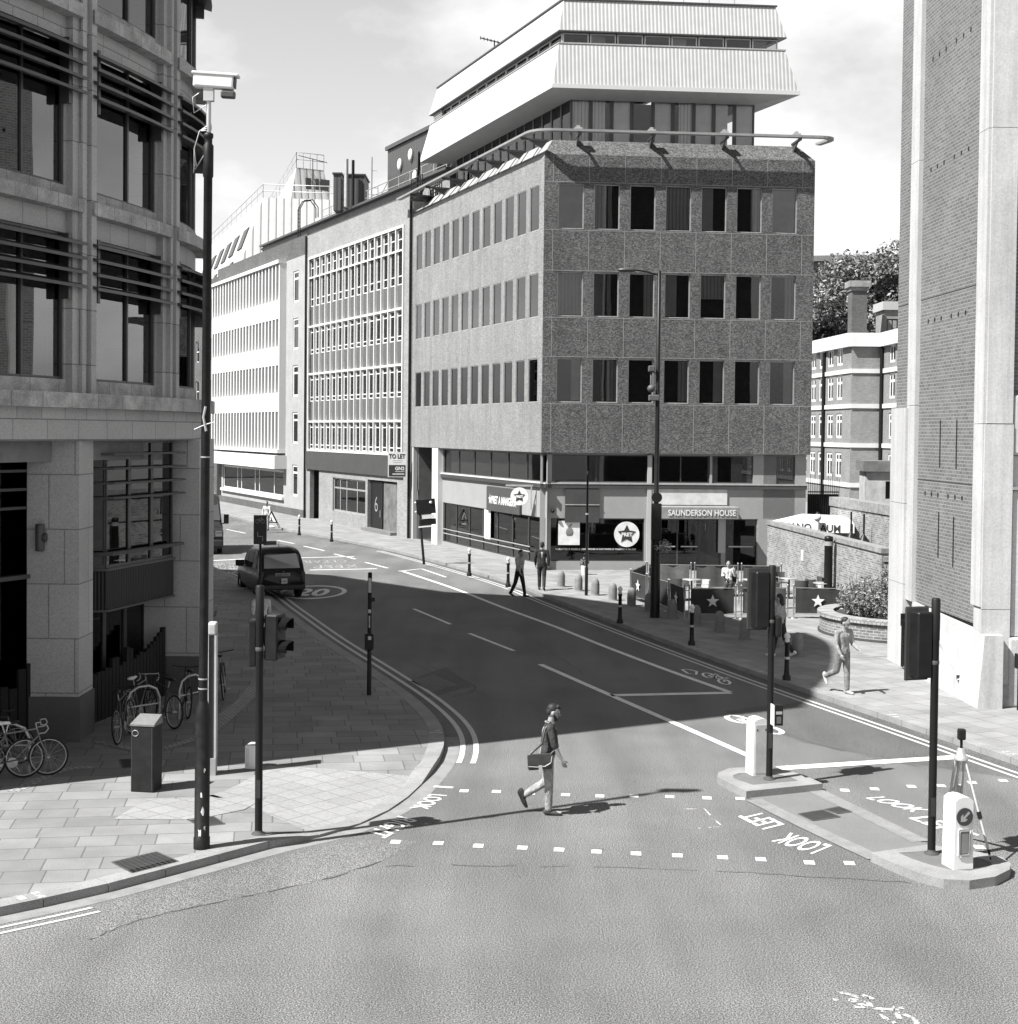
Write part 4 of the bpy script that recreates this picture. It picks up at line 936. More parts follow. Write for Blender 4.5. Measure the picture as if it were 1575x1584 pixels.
# corrugated lift motor room
a = AT(600, 233, 100); PR_ = thing('lift_motor_room', 'dark ribbed motor room rising behind the white rooftop storey', 'plant room', (a.x, 100, 19))
Wp = frame((a.x, 100, 19), -uC)
obj('cladding', MB().box(0, 9, 0, 5, 0, a.z - 19), M_plant, PR_, Wp); obj('roof_edge', MB().box(-.15, 9.15, -.15, 5.15, a.z - 19, a.z - 19 + .25), M_darkframe, PR_, Wp)
for k, (x, z) in enumerate(((2.6, 4.6), (4.6, 4.9), (5.4, 3.4))): obj('bulkhead_lamp', MB().ball((x, -.1, z), (.28, .15, .42), 12), M_white, PR_, Wp)
obj('door', MB().box(1.0, 2.4, -.06, 0, .9, 3.2), plain('plant_door', .30, .6), PR_, Wp)
cg = thing('roof_cradle', 'window-cleaning cradle parked at the end of the roof rail', 'cradle', WL @ Matrix.Translation((.2, .3, 19.0)))
q = MB()
for i in range(7):
    q.tube([(i * .35, -.5, 0), (i * .35, -.5, 1.1)], .03, 5); q.tube([(i * .35, .6, 0), (i * .35, .6, 1.1)], .03, 5)
for z in (0, .37, .74, 1.1): q.tube([(0, -.5, z), (2.1, -.5, z)], .03, 5); q.tube([(0, .6, z), (2.1, .6, z)], .03, 5)
obj('basket', q, M_black, cg); obj('floor', MB().box(0, 2.1, -.5, .6, -.04, 0), M_darkframe, cg)
obj('jib', MB().tube([(-.6, 0, -.3), (-.2, 0, 2.0), (.5, -.2, 2.6)], .08, 6).tube([(-1.2, .2, .2), (.4, .2, .9)], .1, 6), M_black, cg)
def aerial(label, px, py, d, zbase, w, ang):
    a = AT(px, py, d); th = thing('tv_aerial', label, 'aerial', (a.x, d, zbase)); h = a.z - zbase
    obj('pole', MB().tube([(0, 0, 0), (0, 0, h)], .035, 6), M_black, th); q = MB(); q.tube([(-w / 2, 0, h + w * .12), (w / 2, 0, h - w * .12)], .03, 5)
    for i in range(9): x = -w / 2 + i * w / 8; q.tube([(x, -.28, h - x * .24), (x, .28, h - x * .24)], .022, 4)
    obj('element', q, M_black, th); return th
aerial('comb-shaped aerial on a short pole above the white rooftop edge', 765, 64, 75, 24.5, 1.4, 0)
aerial('aerial with reflector on the sloping metal roof', 484, 246, 128, 26.5, 2.4, 0)

# ------------------------------------------------------------------ metal mansard office far behind
M_seam = ribs('standing_seam_metal', .46, .62, .40, .5, duty=.14, flat=True)
MT = thing('mansard_office', 'office topped by two sloping tiers of pale standing-seam metal', 'building', (-22, 128, .12))
def tier(px_c, y_c0, y_c1, px_r, px_l, d, dr, zlo, zhi, ins):
    c = AT(px_c, 500, d); r = AT(px_r, 500, d + 2); l = AT(px_l, 500, dr)
    P = [Vector((l.x, l.y)), Vector((c.x, c.y)), Vector((r.x, r.y)), Vector((r.x + l.x - c.x, r.y + l.y - c.y))]
    Q = inset_poly(P, ins)
    for k in range(4):
        W = frame((*P[k], zlo), P[(k + 1) % 4] - P[k]); Wi = W.inverted()
        obj('sloping_face', MB().add([Wi @ Vector(v) for v in ((*P[k], zlo), (*P[(k + 1) % 4], zlo), (*Q[(k + 1) % 4], zhi), (*Q[k], zhi))], [(0, 1, 2, 3)]), M_seam, MT, W)
    obj('flat_roof', MB().add([(*p, zhi) for p in Q], [(0, 1, 2, 3)]), M_whitesheet, MT, Matrix.Identity(4))
    return P, Q
zq = lambda px, y, d: AT(px, y, d).z
P_, Q_ = tier(366, 0, 0, 640, 280, 120, 160, zq(375, 425, 120), zq(395, 305, 122.5), 2.4)
W = frame((*P_[0], 0), P_[1] - P_[0]); Lw = (P_[1] - P_[0]).length; z0_, z1_ = zq(375, 425, 120), zq(395, 305, 122.5)
def slope_win(t0, t1, w0, w1):
    y = lambda t: 2.4 * t - .12
    q = MB(); q.add([(w0, y(t0), z0_ + (z1_ - z0_) * t0), (w1, y(t0), z0_ + (z1_ - z0_) * t0), (w1, y(t1), z0_ + (z1_ - z0_) * t1), (w0, y(t1), z0_ + (z1_ - z0_) * t1), (w0, y(t0) + .5, z0_ + (z1_ - z0_) * t0), (w1, y(t0) + .5, z0_ + (z1_ - z0_) * t0), (w1, y(t1) + .5, z0_ + (z1_ - z0_) * t1), (w0, y(t1) + .5, z0_ + (z1_ - z0_) * t1)], [(0, 1, 2, 3), (0, 4, 5, 1), (1, 5, 6, 2), (2, 6, 7, 3), (3, 7, 4, 0)])
    obj('roof_window', q, M_darkframe, MT, W)
for x in (Lw - 5.0, Lw - 10.5, Lw - 15.5, Lw - 20.5, Lw - 26, Lw - 32):
    slope_win(.40, .66, x - 1.3, x + 1.3); slope_win(.02, .26, x - .8 - 2, x + .8 - 2)
z2_ = zq(455, 268, 131)
P2_, Q2_ = tier(446, 0, 0, 513, 400, 127, 158, z1_ - .2, z2_, .7)
W2 = frame((*P2_[1], 0), P2_[2] - P2_[1]); L2 = (P2_[2] - P2_[1]).length
for a_, b_ in ((.42, .54), (.64, .72), (.76, .97)): obj('roof_window', MB().box(a_ * L2, b_ * L2, .35, 1.4, z1_ + .5, z1_ + 2.6), M_darkframe, MT, W2)
q = MB()
for z in (.55, 1.1): q.tube([(*p, z1_ + z) for p in (Q_[0], Q_[1], Q_[2])], .035, 5)
for a_, b_, n_ in ((Q_[0], Q_[1], 12), (Q_[1], Q_[2], 7)):
    for i in range(n_ + 1): p = a_.lerp(b_, i / n_); q.tube([(*p, z1_), (*p, z1_ + 1.1)], .022, 5)
obj('terrace_railing', q, M_steel, MT, Matrix.Identity(4))
q = MB()
for z in (.7, 1.3): q.tube([(*p, z2_ + z) for p in (Q2_[0], Q2_[1], Q2_[2])], .035, 5)
for a_, b_, n_ in ((Q2_[0], Q2_[1], 8), (Q2_[1], Q2_[2], 4)):
    for i in range(n_ + 1): p = a_.lerp(b_, i / n_); q.tube([(*p, z2_), (*p, z2_ + 1.3)], .03, 5)
obj('roof_railing', q, M_steel, MT, Matrix.Identity(4))
obj('lower_wall', MB().prism([tuple(p) for p in P_], .12, z0_), M_lightbrick, MT, Matrix.Identity(4))
# dark neighbour closing the street
g0 = b0 + uC * 16; WG_ = frame((*g0, 0), -uC)
GT = thing('dark_brick_building', 'dark brick building just past the finned office', 'building', (*b0, .12))
obj('front_wall', wall([(2 + i * 3, 3.4 + i * 3, z, z + 1.9) for i in range(4) for z in (1.2, 5, 8.6, 12.2, 15.6)], 0, 15.9, .12, 19.2, .2, .6), M_darkbrick, GT, WG_)
for i in range(4):
    for z in (1.2, 5, 8.6, 12.2, 15.6): window(GT, WG_, 2 + i * 3, z, 1.4, 1.9, .7, .08, M_white, M_glassd, trans=(.5,))
box_body(GT, WG_ @ Matrix.Translation((0, .6, 0)), 15.9, 12, .12, 19.2, M_darkbrick)
# far row across the end of the street and along its other side
FR = thing('far_terrace', 'plain grey brick terrace closing the far end of the street', 'building', (-34, 190, .12))
Wfr = frame((-75, 172, 0), (1, .15)); obj('front_wall', wall([(2 + i * 3.2, 3.5 + i * 3.2, z, z + 1.9) for i in range(18) for z in (1.4, 5, 8.5, 12)], 0, 62, .12, 16, .2), M_greybrick, FR, Wfr)
for i in range(18):
    for z in (1.4, 5, 8.5, 12): window(FR, Wfr, 2 + i * 3.2, z, 1.5, 1.9, .05, .09, M_white, M_glassd, trans=(.5,))
box_body(FR, Wfr, 62, 12, .12, 16, M_greybrick)

OT = thing('opposite_terrace', 'brick terrace on the other side of the street behind the stone office', 'building', (-30, 80, .12))
Wo = frame((-28.5, 80, 0), uC)
obj('front_wall', wall([(1.5 + i * 3.0, 2.9 + i * 3.0, z, z + 1.9) for i in range(14) for z in (1.2, 4.6, 7.8, 10.8)], 0, 44, .12, 13.6, .2), M_greybrick, OT, Wo)
for i in range(14):
    for z in (1.2, 4.6, 7.8, 10.8): window(OT, Wo, 1.5 + i * 3.0, z, 1.4, 1.9, .06, .09, M_white, M_glassd, trans=(.5,))
box_body(OT, Wo, 44, 10, .12, 13.7, M_greybrick)
# ------------------------------------------------------------------ rounded stone office beside the camera
def _arc():
    pts = []; p = Vector((-10.02, 23.9)); ds = .1
    for i in range(121):
        s = i * ds; h = 25 - 1.8 * s if s < 9 else 8.8 - 8 * (s - 9)
        pts.append((p.copy(), R_(h))); p = p + Vector((math.sin(R_(h)), math.cos(R_(h)))) * ds
    return pts
ARC = _arc()
def ap(s, o, z):
    i = min(max(s / .1, 0), 119.999); k = int(i); f = i - k
    p = ARC[k][0].lerp(ARC[k + 1][0], f); h = ARC[k][1] * (1 - f) + ARC[k + 1][1] * f
    q = p + Vector((math.cos(h), -math.sin(h))) * o
    return (q.x, q.y, z)
def abox(mb, s0, s1, o0, o1, z0, z1, step=.45):
    n = max(1, round((s1 - s0) / step)); vs = []; fs = []
    for i in range(n + 1):
        s = s0 + (s1 - s0) * i / n; vs += [ap(s, o0, z0), ap(s, o1, z0), ap(s, o1, z1), ap(s, o0, z1)]
    for i in range(n):
        a, b = 4 * i, 4 * i + 4
        for j in range(4): fs.append((a + j, b + j, b + (j + 1) % 4, a + (j + 1) % 4))
    fs += [(0, 1, 2, 3), (4 * n + 3, 4 * n + 2, 4 * n + 1, 4 * n)]
    mb.add(vs, fs); return mb
I4 = Matrix.Identity(4)
M_glassA = glass('coated_glass', .3, 2.3, .01, .22)
A = thing('rounded_office', 'rounded grey stone office with dark louvres over its tall windows', 'building', (-12, 32, .12))
PIL = [1.15, 4.80, 8.45]; PW_ = .34
SILL = [6.70, 10.35, 14.0, 17.65, 21.3]; FH = 3.65; TOPZ = 24.95
tail = [Vector((-7.75, 35.9)), Vector((-9, 40)), Vector((-12.4, 43.1)), Vector((-14.6, 45.6)), Vector((-18.6, 47.1)), Vector((-23.7, 53.2)), Vector((-40, 60)), Vector((-40, 12)), Vector((-22, 20.2))]
m_ = MB(); tl_ = [Vector(ap(12, 0, 0)[:2])] + tail + [Vector(ap(0, 0, 0)[:2])]
for i in range(len(tl_) - 1): m_.quad((*tl_[i], .12), (*tl_[i + 1], .12), (*tl_[i + 1], TOPZ), (*tl_[i], TOPZ))
obj('rear_wall', m_, M_stoneA, A, I4)
m_ = MB(); _p = Vector(ap(0, .48, 0)[:2]); _q = Vector(ap(0, -.5, 0)[:2]); _b = Vector((-.5, -.25)); m_.prism([tuple(_p), tuple(_q), tuple(_q + _b), tuple(_p + _b)], .12, TOPZ + .32); obj('shadow_edge_pier', m_, M_stoneA, A, I4)  # unseen pier added so the office casts a clean shadow edge
m_ = MB(); rp = [ap(i * .5, -.1, TOPZ - .1) for i in range(25)] + [(*p, TOPZ - .1) for p in tail]; m_.add(rp, [tuple(range(len(rp)))]); obj('roof', m_, M_darkframe, A, I4)
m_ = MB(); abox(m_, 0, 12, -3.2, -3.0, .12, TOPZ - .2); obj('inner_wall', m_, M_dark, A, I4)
M_ceil = plain('office_ceiling', .18, .8)
for z in [5.95] + SILL[1:]:
    m_ = MB(); abox(m_, 0, 12, -3.0, -.38, z - .45, z + .1); obj('floor_slab', m_, M_ceil, A, I4)
edges = [0] + PIL + [12]
m_ = MB(); abox(m_, 0, 12, -.3, .16, 5.93, 6.52); obj('fascia_band', m_, M_stoneA, A, I4)
m_ = MB(); abox(m_, 0, 12, -.3, .46, 6.52, 6.80); obj('cornice', m_, M_ledge, A, I4)
for k, zs in enumerate(SILL):
    for b in range(4):
        s0 = edges[b] + (PW_ if b else 0); s1 = edges[b + 1] - (PW_ if b < 3 else 0)
        wz0 = zs + .36; wz1 = zs + 3.12
        m_ = MB(); abox(m_, s0, s1, -.38, 0, wz1, zs + FH - (.002)); obj('spandrel', m_, M_stoneA, A, I4)
        m_ = MB(); abox(m_, s0, s1, -.38, .02, zs + .10, wz0); obj('window_sill', m_, M_ledge, A, I4)
        if k: m_ = MB(); abox(m_, s0 - PW_ * (b > 0) * .5, s1 + PW_ * (b < 3) * .5, -.3, .30, zs - .13, zs + .12); obj('ledge', m_, M_ledge, A, I4)
        jl = MB(); abox(jl, s0, s0 + .12, -.38, -.002, wz0, wz1); obj('window_jamb', jl, M_stoneA, A, I4)
        jl = MB(); abox(jl, s1 - .05, s1, -.38, -.002, wz0, wz1); obj('window_jamb', jl, M_stoneA, A, I4)
        f0, f1 = s0 + .12, s1 - .05
        if k < 4:
            fr = MB(); md = f0 + (f1 - f0) * .56
            for s in (f0, md - .03, f1 - .06): abox(fr, s, s + .06, -.13, -.03, wz0, wz1, 1)
            abox(fr, f0, f1, -.125, -.035, wz0, wz0 + .05); abox(fr, f0, f1, -.125, -.035, wz1 - .05, wz1)
            fo = obj('window', fr, M_darkframe, A, I4)
            for a_, b_ in ((f0 + .06, md - .03), (md + .03, f1 - .06)):
                g_ = MB(); p0, p1 = ap(a_, -.08, 0), ap(b_, -.08, 0); tw = random.uniform(-.012, .012)
                q0, q1 = Vector((p0[0], p0[1])), Vector((p1[0], p1[1])); nn = Vector((q1 - q0).yx).normalized() * tw
                g_.quad((q0.x + nn.x, q0.y - nn.y, wz0 + .05), (q1.x - nn.x, q1.y + nn.y, wz0 + .05), (q1.x - nn.x, q1.y + nn.y, wz1 - .05), (q0.x + nn.x, q0.y - nn.y, wz1 - .05))
                obj('pane', g_, M_glassA, fo, I4)
            lv = MB()
            for j in range(4):
                zz = wz1 - .10 - j * .27; n = 6; ss = [f0 - .25 + (f1 - f0 + .5) * i / n for i in range(n + 1)]
                vs = []
                for s in ss: vs += [ap(s, .02, zz + .03), ap(s, .36, zz - .07), ap(s, .36, zz - .13), ap(s, .02, zz - .04)]
                fs = [(4 * i + c, 4 * i + 4 + c, 4 * i + 4 + (c + 1) % 4, 4 * i + (c + 1) % 4) for i in range(n) for c in range(4)] + [(0, 1, 2, 3), (4 * n + 3, 4 * n + 2, 4 * n + 1, 4 * n)]
                lv.add(vs, fs)
            obj('louvre', lv, M_darkframe, A, I4)
            for s in (f0 + .02, f1 - .12): obj('louvre_bracket', abox(MB(), s, s + .09, -.02, .18, wz1 - 1.25, wz1 - .02, 1), M_darkframe, A, I4)
for s in PIL:
    m_ = MB(); abox(m_, s - PW_, s + PW_, -.38, .15, 6.80, TOPZ, .34); o_ = obj('pilaster', m_, M_stoneA, A, I4)
    m_ = MB(); abox(m_, s - .15, s - .02, .15, .24, 6.802, TOPZ, .2); abox(m_, s + .16, s + PW_, .15, .24, 6.802, TOPZ, .2); obj('pilaster_rib', m_, M_stoneA, o_, I4)
m_ = MB(); abox(m_, 0, 12, -.38, .36, TOPZ, TOPZ + .3); obj('parapet', m_, M_ledge, A, I4)
m_ = MB(); abox(m_, 0, 12, -3.0, .15, 5.90, 5.928); obj('soffit', m_, plain('stone_soffit', .16, .8), A, I4)
# ground storey: square piers, oriel, glazing
def pier(x0, x1, y0, y1):
    o_ = obj('pier', MB().box(x0, x1, y0, y1, .98, 5.92), M_stoneA, A, I4)
    obj('pier_base', MB().box(x0 - .03, x1 + .03, y0 - .03, y1 + .03, .12, .98), M_stonebase, o_, I4)
    return o_
pier(-9.22, -8.22, 28.30, 29.25); pier(-8.35, -7.02, 33.55, 35.2); pier(-11.6, -10.6, 23.6, 24.6)
lm = thing('wall_lamp', 'cylindrical up-and-down wall lamp on the stone pier', 'wall lamp', (-8.93, 28.17, 4.05))
obj('tube', MB().lathe([(.0, -.26), (.075, -.26), (.085, -.24), (.085, .24), (.075, .26), (0, .26)], 16), plain('lamp_metal', .07, .5), lm)
obj('bracket', MB().tube([(.0, .12, -.02), (0, .05, -.02)], .05, 8).tube([(.12, .0, .0), (.07, 0, 0)], .09, 12), M_darkframe, lm)
# oriel between the piers
orp = [(-8.35, 29.5), (-7.86, 30.1), (-7.32, 33.3), (-9.2, 33.5), (-9.6, 29.5)]
orp = [(-9.35, 29.9), (-8.22, 30.25), (-7.52, 33.2), (-9.4, 33.5)]
M_ribdark = ribs('dark_ribbed_panel', .02, .09, .4, .5)
o_ = obj('oriel_panel', MB().prism(orp, 2.42, 3.22), M_ribdark, A, I4)
obj('oriel_edge', MB().prism([(x + (.04 if i in (1, 2) else 0), y - (.03 if i < 2 else 0)) for i, (x, y) in enumerate(orp)], 2.38, 2.42).prism([(x + (.04 if i in (1, 2) else 0), y - (.03 if i < 2 else 0)) for i, (x, y) in enumerate(orp)], 3.22, 3.27), M_darkframe, o_, I4)
for (a_, b_), n_ in (((orp[0], orp[1]), 2), ((orp[1], orp[2]), 3)):
    W = frame((*a_, 0), Vector(b_) - Vector(a_)); w_ = (Vector(b_) - Vector(a_)).length / n_
    for i in range(n_): window(A, W, i * w_, 3.27, w_, 2.63, .02, .06, M_darkframe, M_glassd)
rl = [Vector((*p, 3.58)) for p in ((-9.3, 29.78), (-8.12, 30.13), (-7.35, 33.2))]
obj('oriel_rail', sweep(MB(), rl, .16, .07), plain('rail_grey', .04, .5), A, I4)
for z in (4.72, 5.02, 5.32, 5.62): obj('louvre_blade', sweep(MB(), [Vector((p.x, p.y, z)) for p in rl], .22, .045), plain('rail_grey', .04, .5), A, I4)
# lower glazing set back
for (a_, b_), z0_, z1_, n_ in ((((-9.9, 30.2), (-8.9, 30.9)), .13, 2.38, 2), (((-8.9, 30.9), (-8.25, 33.6)), .13, 2.38, 3), (((-11.4, 25.2), (-9.25, 28.9)), .13, 5.88, 3)):
    W = frame((*a_, 0), Vector(b_) - Vector(a_)); w_ = (Vector(b_) - Vector(a_)).length / n_
    for i in range(n_): window(A, W, i * w_, z0_, w_, z1_ - z0_, 0, .07, M_darkframe, M_glassd)
W = frame((-10.9, 24.9, 0), Vector((1.55, 3.4)))
for z in (4.6, 4.95, 5.3, 5.65): obj('louvre_blade', MB().box(.2, 3.55, -.35, -.1, z, z + .05), plain('rail_grey', .04, .5), A, W)
obj('oriel_rail', MB().box(.2, 3.6, -.38, -.2, 3.28, 3.36), plain('rail_grey', .04, .5), A, W)
obj('oriel_panel', MB().box(.2, 2.75, -.15, .0, 2.2, 3.1), M_ribdark, A, W)
# ------------------------------------------------------------------ stepped timber fences at the foot of the office
def fence(label, a, b, hs):
    W = frame((*a, .12), Vector(b) - Vector(a)); L = (Vector(b) - Vector(a)).length; n = len(hs); th = thing('timber_fence', label, 'fence', W)
    mt = plain('dark_timber', .007, .8, var=.4, scale=6)
    for i, h in enumerate(hs): obj('slat', MB().box(i * L / n + .012, (i + 1) * L / n - .012, -.03, .05, 0, h), mt, th, W)
    obj('back_rail', MB().box(0, L, .052, .09, .25, .33).box(0, L, .052, .09, .62, .7), mt, th, W)
def fhs(n, seed, lo, hi):
    r = random.Random(seed); h = lo; out = []
    for i in range(n): out.append(lo + (hi - lo) * (i / n) + r.uniform(-.05, .05) if r.random() > .12 else lo + .55)
    return out
fence('stepped dark timber fence with its tall end by the second stone pier', (-8.55, 29.6), (-7.75, 33.35), [1.0, 1.0, 1.02, .98, 1.0, 1.0, 1.05, 1.02, 1.2, 1.2, 1.0, 1.05, 1.35, 1.3, 1.05, 1.1, 1.15, 1.12, 1.18, 1.25, 1.3, 1.38, 1.45, 1.55])
fence('dark timber fence left of the nearest stone pier', (-10.8, 26.4), (-9.1, 28.4), [1.05, 1.05, 1.4, 1.45, 1.05, 1.05, 1.0, 1.02, 1.05, 1.08, 1.1, 1.05, 1.4, 1.5])

# ------------------------------------------------------------------ brick tower with pale stone piers
T0 = Vector((10.38, 39.6)); T1 = Vector((10.60, 33.0)); WT = frame((*T0, 0), T1 - T0); LT = (T1 - T0).length; ZT_ = 24
TW = thing('brick_tower', 'tall brick tower with pale stone piers and a stone base', 'tower', (11.5, 36, .12))
q = MB(); q.quad((-.35, .06, 2), (.95, .06, 2), (.95, .06, ZT_), (-.35, .06, ZT_)); q.quad((1.62, .06, 1.9), (6.0, .06, 1.9), (6.0, .06, ZT_), (1.62, .06, ZT_)); obj('side_wall', q, M_towerbrick, TW, WT)
pj_ = (6.80, 10.55, 14.6, 18.6, 2.3, ZT_)
def segpier(name, x0, x1, y0, y1, zs, mat=M_portland, W=WT):
    o_ = None
    for a_, b_ in zip(zs[:-1], zs[1:]):
        o_ = obj(name, MB().box(x0, x1, y0, y1, a_ + .006, b_ - .006), mat, TW, W)
segpier('stone_pier', .95, 1.62, -.05, .3, (1.9, 6.95, 13.2, 20, ZT_)); segpier('stone_pier', 6.0, LT, -.05, .62, (2.35, 6.45, 13.0, 19, ZT_))
segpier('stone_pier', -.2, 1.1, -.12, .3, (.12, 2.3, 4.4, 6.9))
# splayed base of the near pier and the wall between
b_ = MB(); b_.add([(1.6, -.02, 1.9), (6.9, -.02, 1.75), (6.9, .4, 1.75), (1.6, .4, 1.9), (1.6, -.16, .12), (6.9, -.16, .12), (6.9, .4, .12), (1.6, .4, .12)], [(0, 3, 2, 1), (4, 5, 6, 7), (0, 1, 5, 4), (1, 2, 6, 5), (2, 3, 7, 6), (3, 0, 4, 7)])
obj('stone_base', b_, M_portland, TW, WT)
q = MB(); n = 14
arc_ = [(2.2 + 3.4 * i / n, .55 + 1.05 * math.sin(math.pi * (.5 - .5 * i / n)) ** .8) for i in range(n + 1)]
for i in range(n):
    (x0, z0), (x1, z1) = arc_[i], arc_[i + 1]; q.add([(x0, -.20, z0), (x1, -.20, z1), (x1, -.20, z1 + .11), (x0, -.20, z0 + .11), (x0, -.02, z0), (x1, -.02, z1), (x1, -.02, z1 + .11), (x0, -.02, z0 + .11)], [(0, 1, 2, 3), (4, 7, 6, 5), (0, 4, 5, 1), (3, 2, 6, 7)])
obj('arch_moulding', q, M_portland, TW, WT)
WTf = frame((*T1, 0), (1, .01))
obj('pier_front', MB().box(-.02, .62, -.06, .5, .62, 2.30).box(-.02, .62, -.06, .5, 2.312, 6.44), M_portland, TW, WTf)
obj('pier_foot', MB().box(-.03, .63, -.08, .5, .12, .615), plain('stained_stone', .30, .85, var=.35, scale=2), TW, WTf)
q = MB(); q.quad((.60, .18, 7.0), (7, .18, 7.0), (7, .18, ZT_), (.60, .18, ZT_)); obj('front_wall', q, M_towerbrick, TW, WTf)
obj('pier_front', MB().box(.02, .60, -.055, .3, 6.46, 13).box(.02, .60, -.055, .3, 13.012, 19).box(.02, .6, -.055, .3, 19.012, ZT_), M_portland, TW, WTf)
obj('stone_block', MB().rbox(.62, 7, -.02, .4, 5.75, 7.1, .06), M_portland, TW, WTf); obj('stone_block', MB().box(.66, 7, .05, .4, 5.05, 5.73), M_portland, TW, WTf)
obj('stone_block', MB().box(.66, 7, .02, .4, 1.7, 4.95).box(.72, 7, .06, .4, 4.95, 5.05), M_portland, TW, WTf); obj('stone_block', MB().rbox(.6, 7, -.10, .4, .12, 1.68, .05), M_portland, TW, WTf)
obj('stone_moulding', MB().box(.63, 7, -.1, .05, 4.98, 5.05).box(.95, .99, -.03, .03, 1.9, 4.8), plain('moulding_shadow_stone', .22, .9), TW, WTf)  # darker stone tone paints in the shadow lines
hl = MB()
for z, xs in ((9.05, (2.25, 2.75, 3.25, 4.0, 4.5, 5.0)), (4.72, (2.25, 2.75, 3.25, 4.0, 4.5, 5.0)), (12.85, (2.25, 2.75, 3.25, 4.0, 4.5, 5.0)), (15.6, (2.25, 2.75, 3.25, 4.0, 4.5, 5.0))):
    for x in xs: hl.box(x - .045, x + .045, .055, .2, z - .05, z + .05)
obj('putlog_hole', hl, M_black, TW, WT)
for x, z0, z1 in ((3.35, 5.4, 6.55), (4.55, 5.4, 6.55), (3.35, 3.2, 4.3), (4.45, 3.05, 4.25)): obj('wall_slot', MB().box(x - .03, x + .03, .05, .1, z0, z1), M_black, TW, WT)
for x0_, x1_, z_ in ((1.63, 5.98, 9.62), (-.3, .94, 9.62), (1.63, 5.98, 5.05)): obj('movement_joint', MB().box(x0_, x1_, .052, .07, z_, z_ + .022), M_darkframe, TW, WT)
q = MB()
Bk = [T0 + Vector((-.03, .3)), T0 + Vector((9, .3)), T1 + Vector((9, 0))]
q.quad((*(T0 + Vector((0.05, .35))), .12), (*(T0 + Vector((9, .35))), .12), (*(T0 + Vector((9, .35))), ZT_), (*(T0 + Vector((0.05, .35))), ZT_)); obj('rear_wall', q, M_towerbrick, TW, I4)
q = MB(); q.add([(T0.x + .1, T0.y + .35, ZT_), (T0.x + 9, T0.y + .35, ZT_), (T0.x + 9, T1.y + .2, ZT_), (T1.x, T1.y + .2, ZT_)], [(0, 3, 2, 1)]); obj('roof', q, M_darkframe, TW, I4)
def guard(label, W, w, h, curved=False):
    th = thing('iron_guard', label, 'railing', W); q = MB()
    n = int(w / .11)
    for i in range(n + 1): q.tube([(w * i / n, -.25 - .12 * math.sin(math.pi * i / n), .05), (w * i / n, -.25 - .12 * math.sin(math.pi * i / n), h)], .018, 5)
    obj('bar', q, M_black, th)
    q = MB()
    for z in (.1, .5 * h, h - .05): sweep(q, [Vector((w * i / 12, -.25 - .12 * math.sin(math.pi * i / 12), z)) for i in range(13)], .03, .05)
    obj('rail', q, M_black, th); obj('end_scroll', MB().box(0, .05, -.36, 0, h - .2, h + .12), M_black, th)
guard('low black iron guard railing at the foot of the pale stone block', WTf @ Matrix.Translation((.60, -.45, .12)), 2.4, 1.15)
guard('small iron guard in the recess behind the far tower pier', WT @ Matrix.Translation((1.15, .18, .12)), .35, 1.3)

# ------------------------------------------------------------------ banded brick school behind
VX, VY = 27.6, 120.0
V = thing('banded_school', 'Victorian brick school with white string courses and paired sash windows', 'building', (VX, VY, .12))
seg = [Vector((25.2, 160)), Vector((27.75, 120.5)), Vector((30.25, 120.5)), Vector((30.5, 95)), ]
zc = 14.5; bands = (2.0, 5.25, 8.45, 11.3)
for k in range(3):
    a_, b_ = seg[k], seg[k + 1]; W = frame((*a_, 0), b_ - a_); L = (b_ - a_).length
    hs = []
    if k != 1:
        x = L - 3.4 if k == 0 else 3.0; stp = -2.7 if k == 0 else 2.7
        while .8 < x - 1.0 and x < L - .8:
            for zb in bands: hs.append((x - .85, x + .85, zb + .7, zb + 2.75))
            x += stp
    obj('brick_wall', wall(hs, 0, L, .12, 13.4, .2), M_greybrick if k != 1 else bricks('school_brick', .20, .28, .24, .225, .075, .01, .85, .15, .2), V, W)
    for a0, b0_, c0_, d0 in hs[:80]: window(V, W, a0, c0_, b0_ - a0, d0 - c0_, .06, .20, M_white, M_glass, mull=(.5,), trans=(.68,))
    obj('cornice', MB().box(-.1, L + .1, -.35, .3, 13.4, zc), M_whiteconc, V, W)
    for zb in bands: obj('string_course', MB().box(-.02, L + .02, -.10, .0, zb - .05, zb + .3), M_whiteconc, V, W)
    obj('inner_wall', MB().quad((0, 1, 0), (L, 1, 0), (L, 1, 13), (0, 1, 13)), M_dark, V, W)
    if k != 1: obj('drainpipe', MB().tube([(L - 7.6 if k == 0 else .4, -.15, .2), (L - 7.6 if k == 0 else .4, -.15, 13.3)], .16, 6), M_black, V, W)
rf = MB(); rp = [(*p, zc - .1) for p in seg] + [(48, 95, zc - .1), (48, 160, zc - .1)]; rf.add(rp, [tuple(range(6))]); obj('roof', rf, M_plant, V, I4)
ch_ = MB(); ch_.box(27.85, 29.1, 121.2, 122.6, zc - .2, 18.0); chm = obj('chimney', ch_, M_darkbrick, V, I4)
obj('chimney_cap', MB().box(27.75, 29.2, 121.1, 122.7, 18.0, 18.3).box(27.6, 29.35, 120.95, 122.85, 18.3, 18.8), M_oldbrick, chm, I4)
q = MB()
for i in range(16): q.tube([(30.2 + i * .4, 119, zc), (30.2 + i * .4, 119, zc + 1.0)], .05, 4)
q.tube([(30.2, 119, zc + 1), (37, 119, zc + 1)], .06, 4); obj('roof_railing', q, M_black, V, I4)
obj('roof_lantern', MB().box(31, 33.5, 123, 126, zc, 16.6).box(34.3, 38, 121, 126, zc, 16.9), M_lightbrick, V, I4)
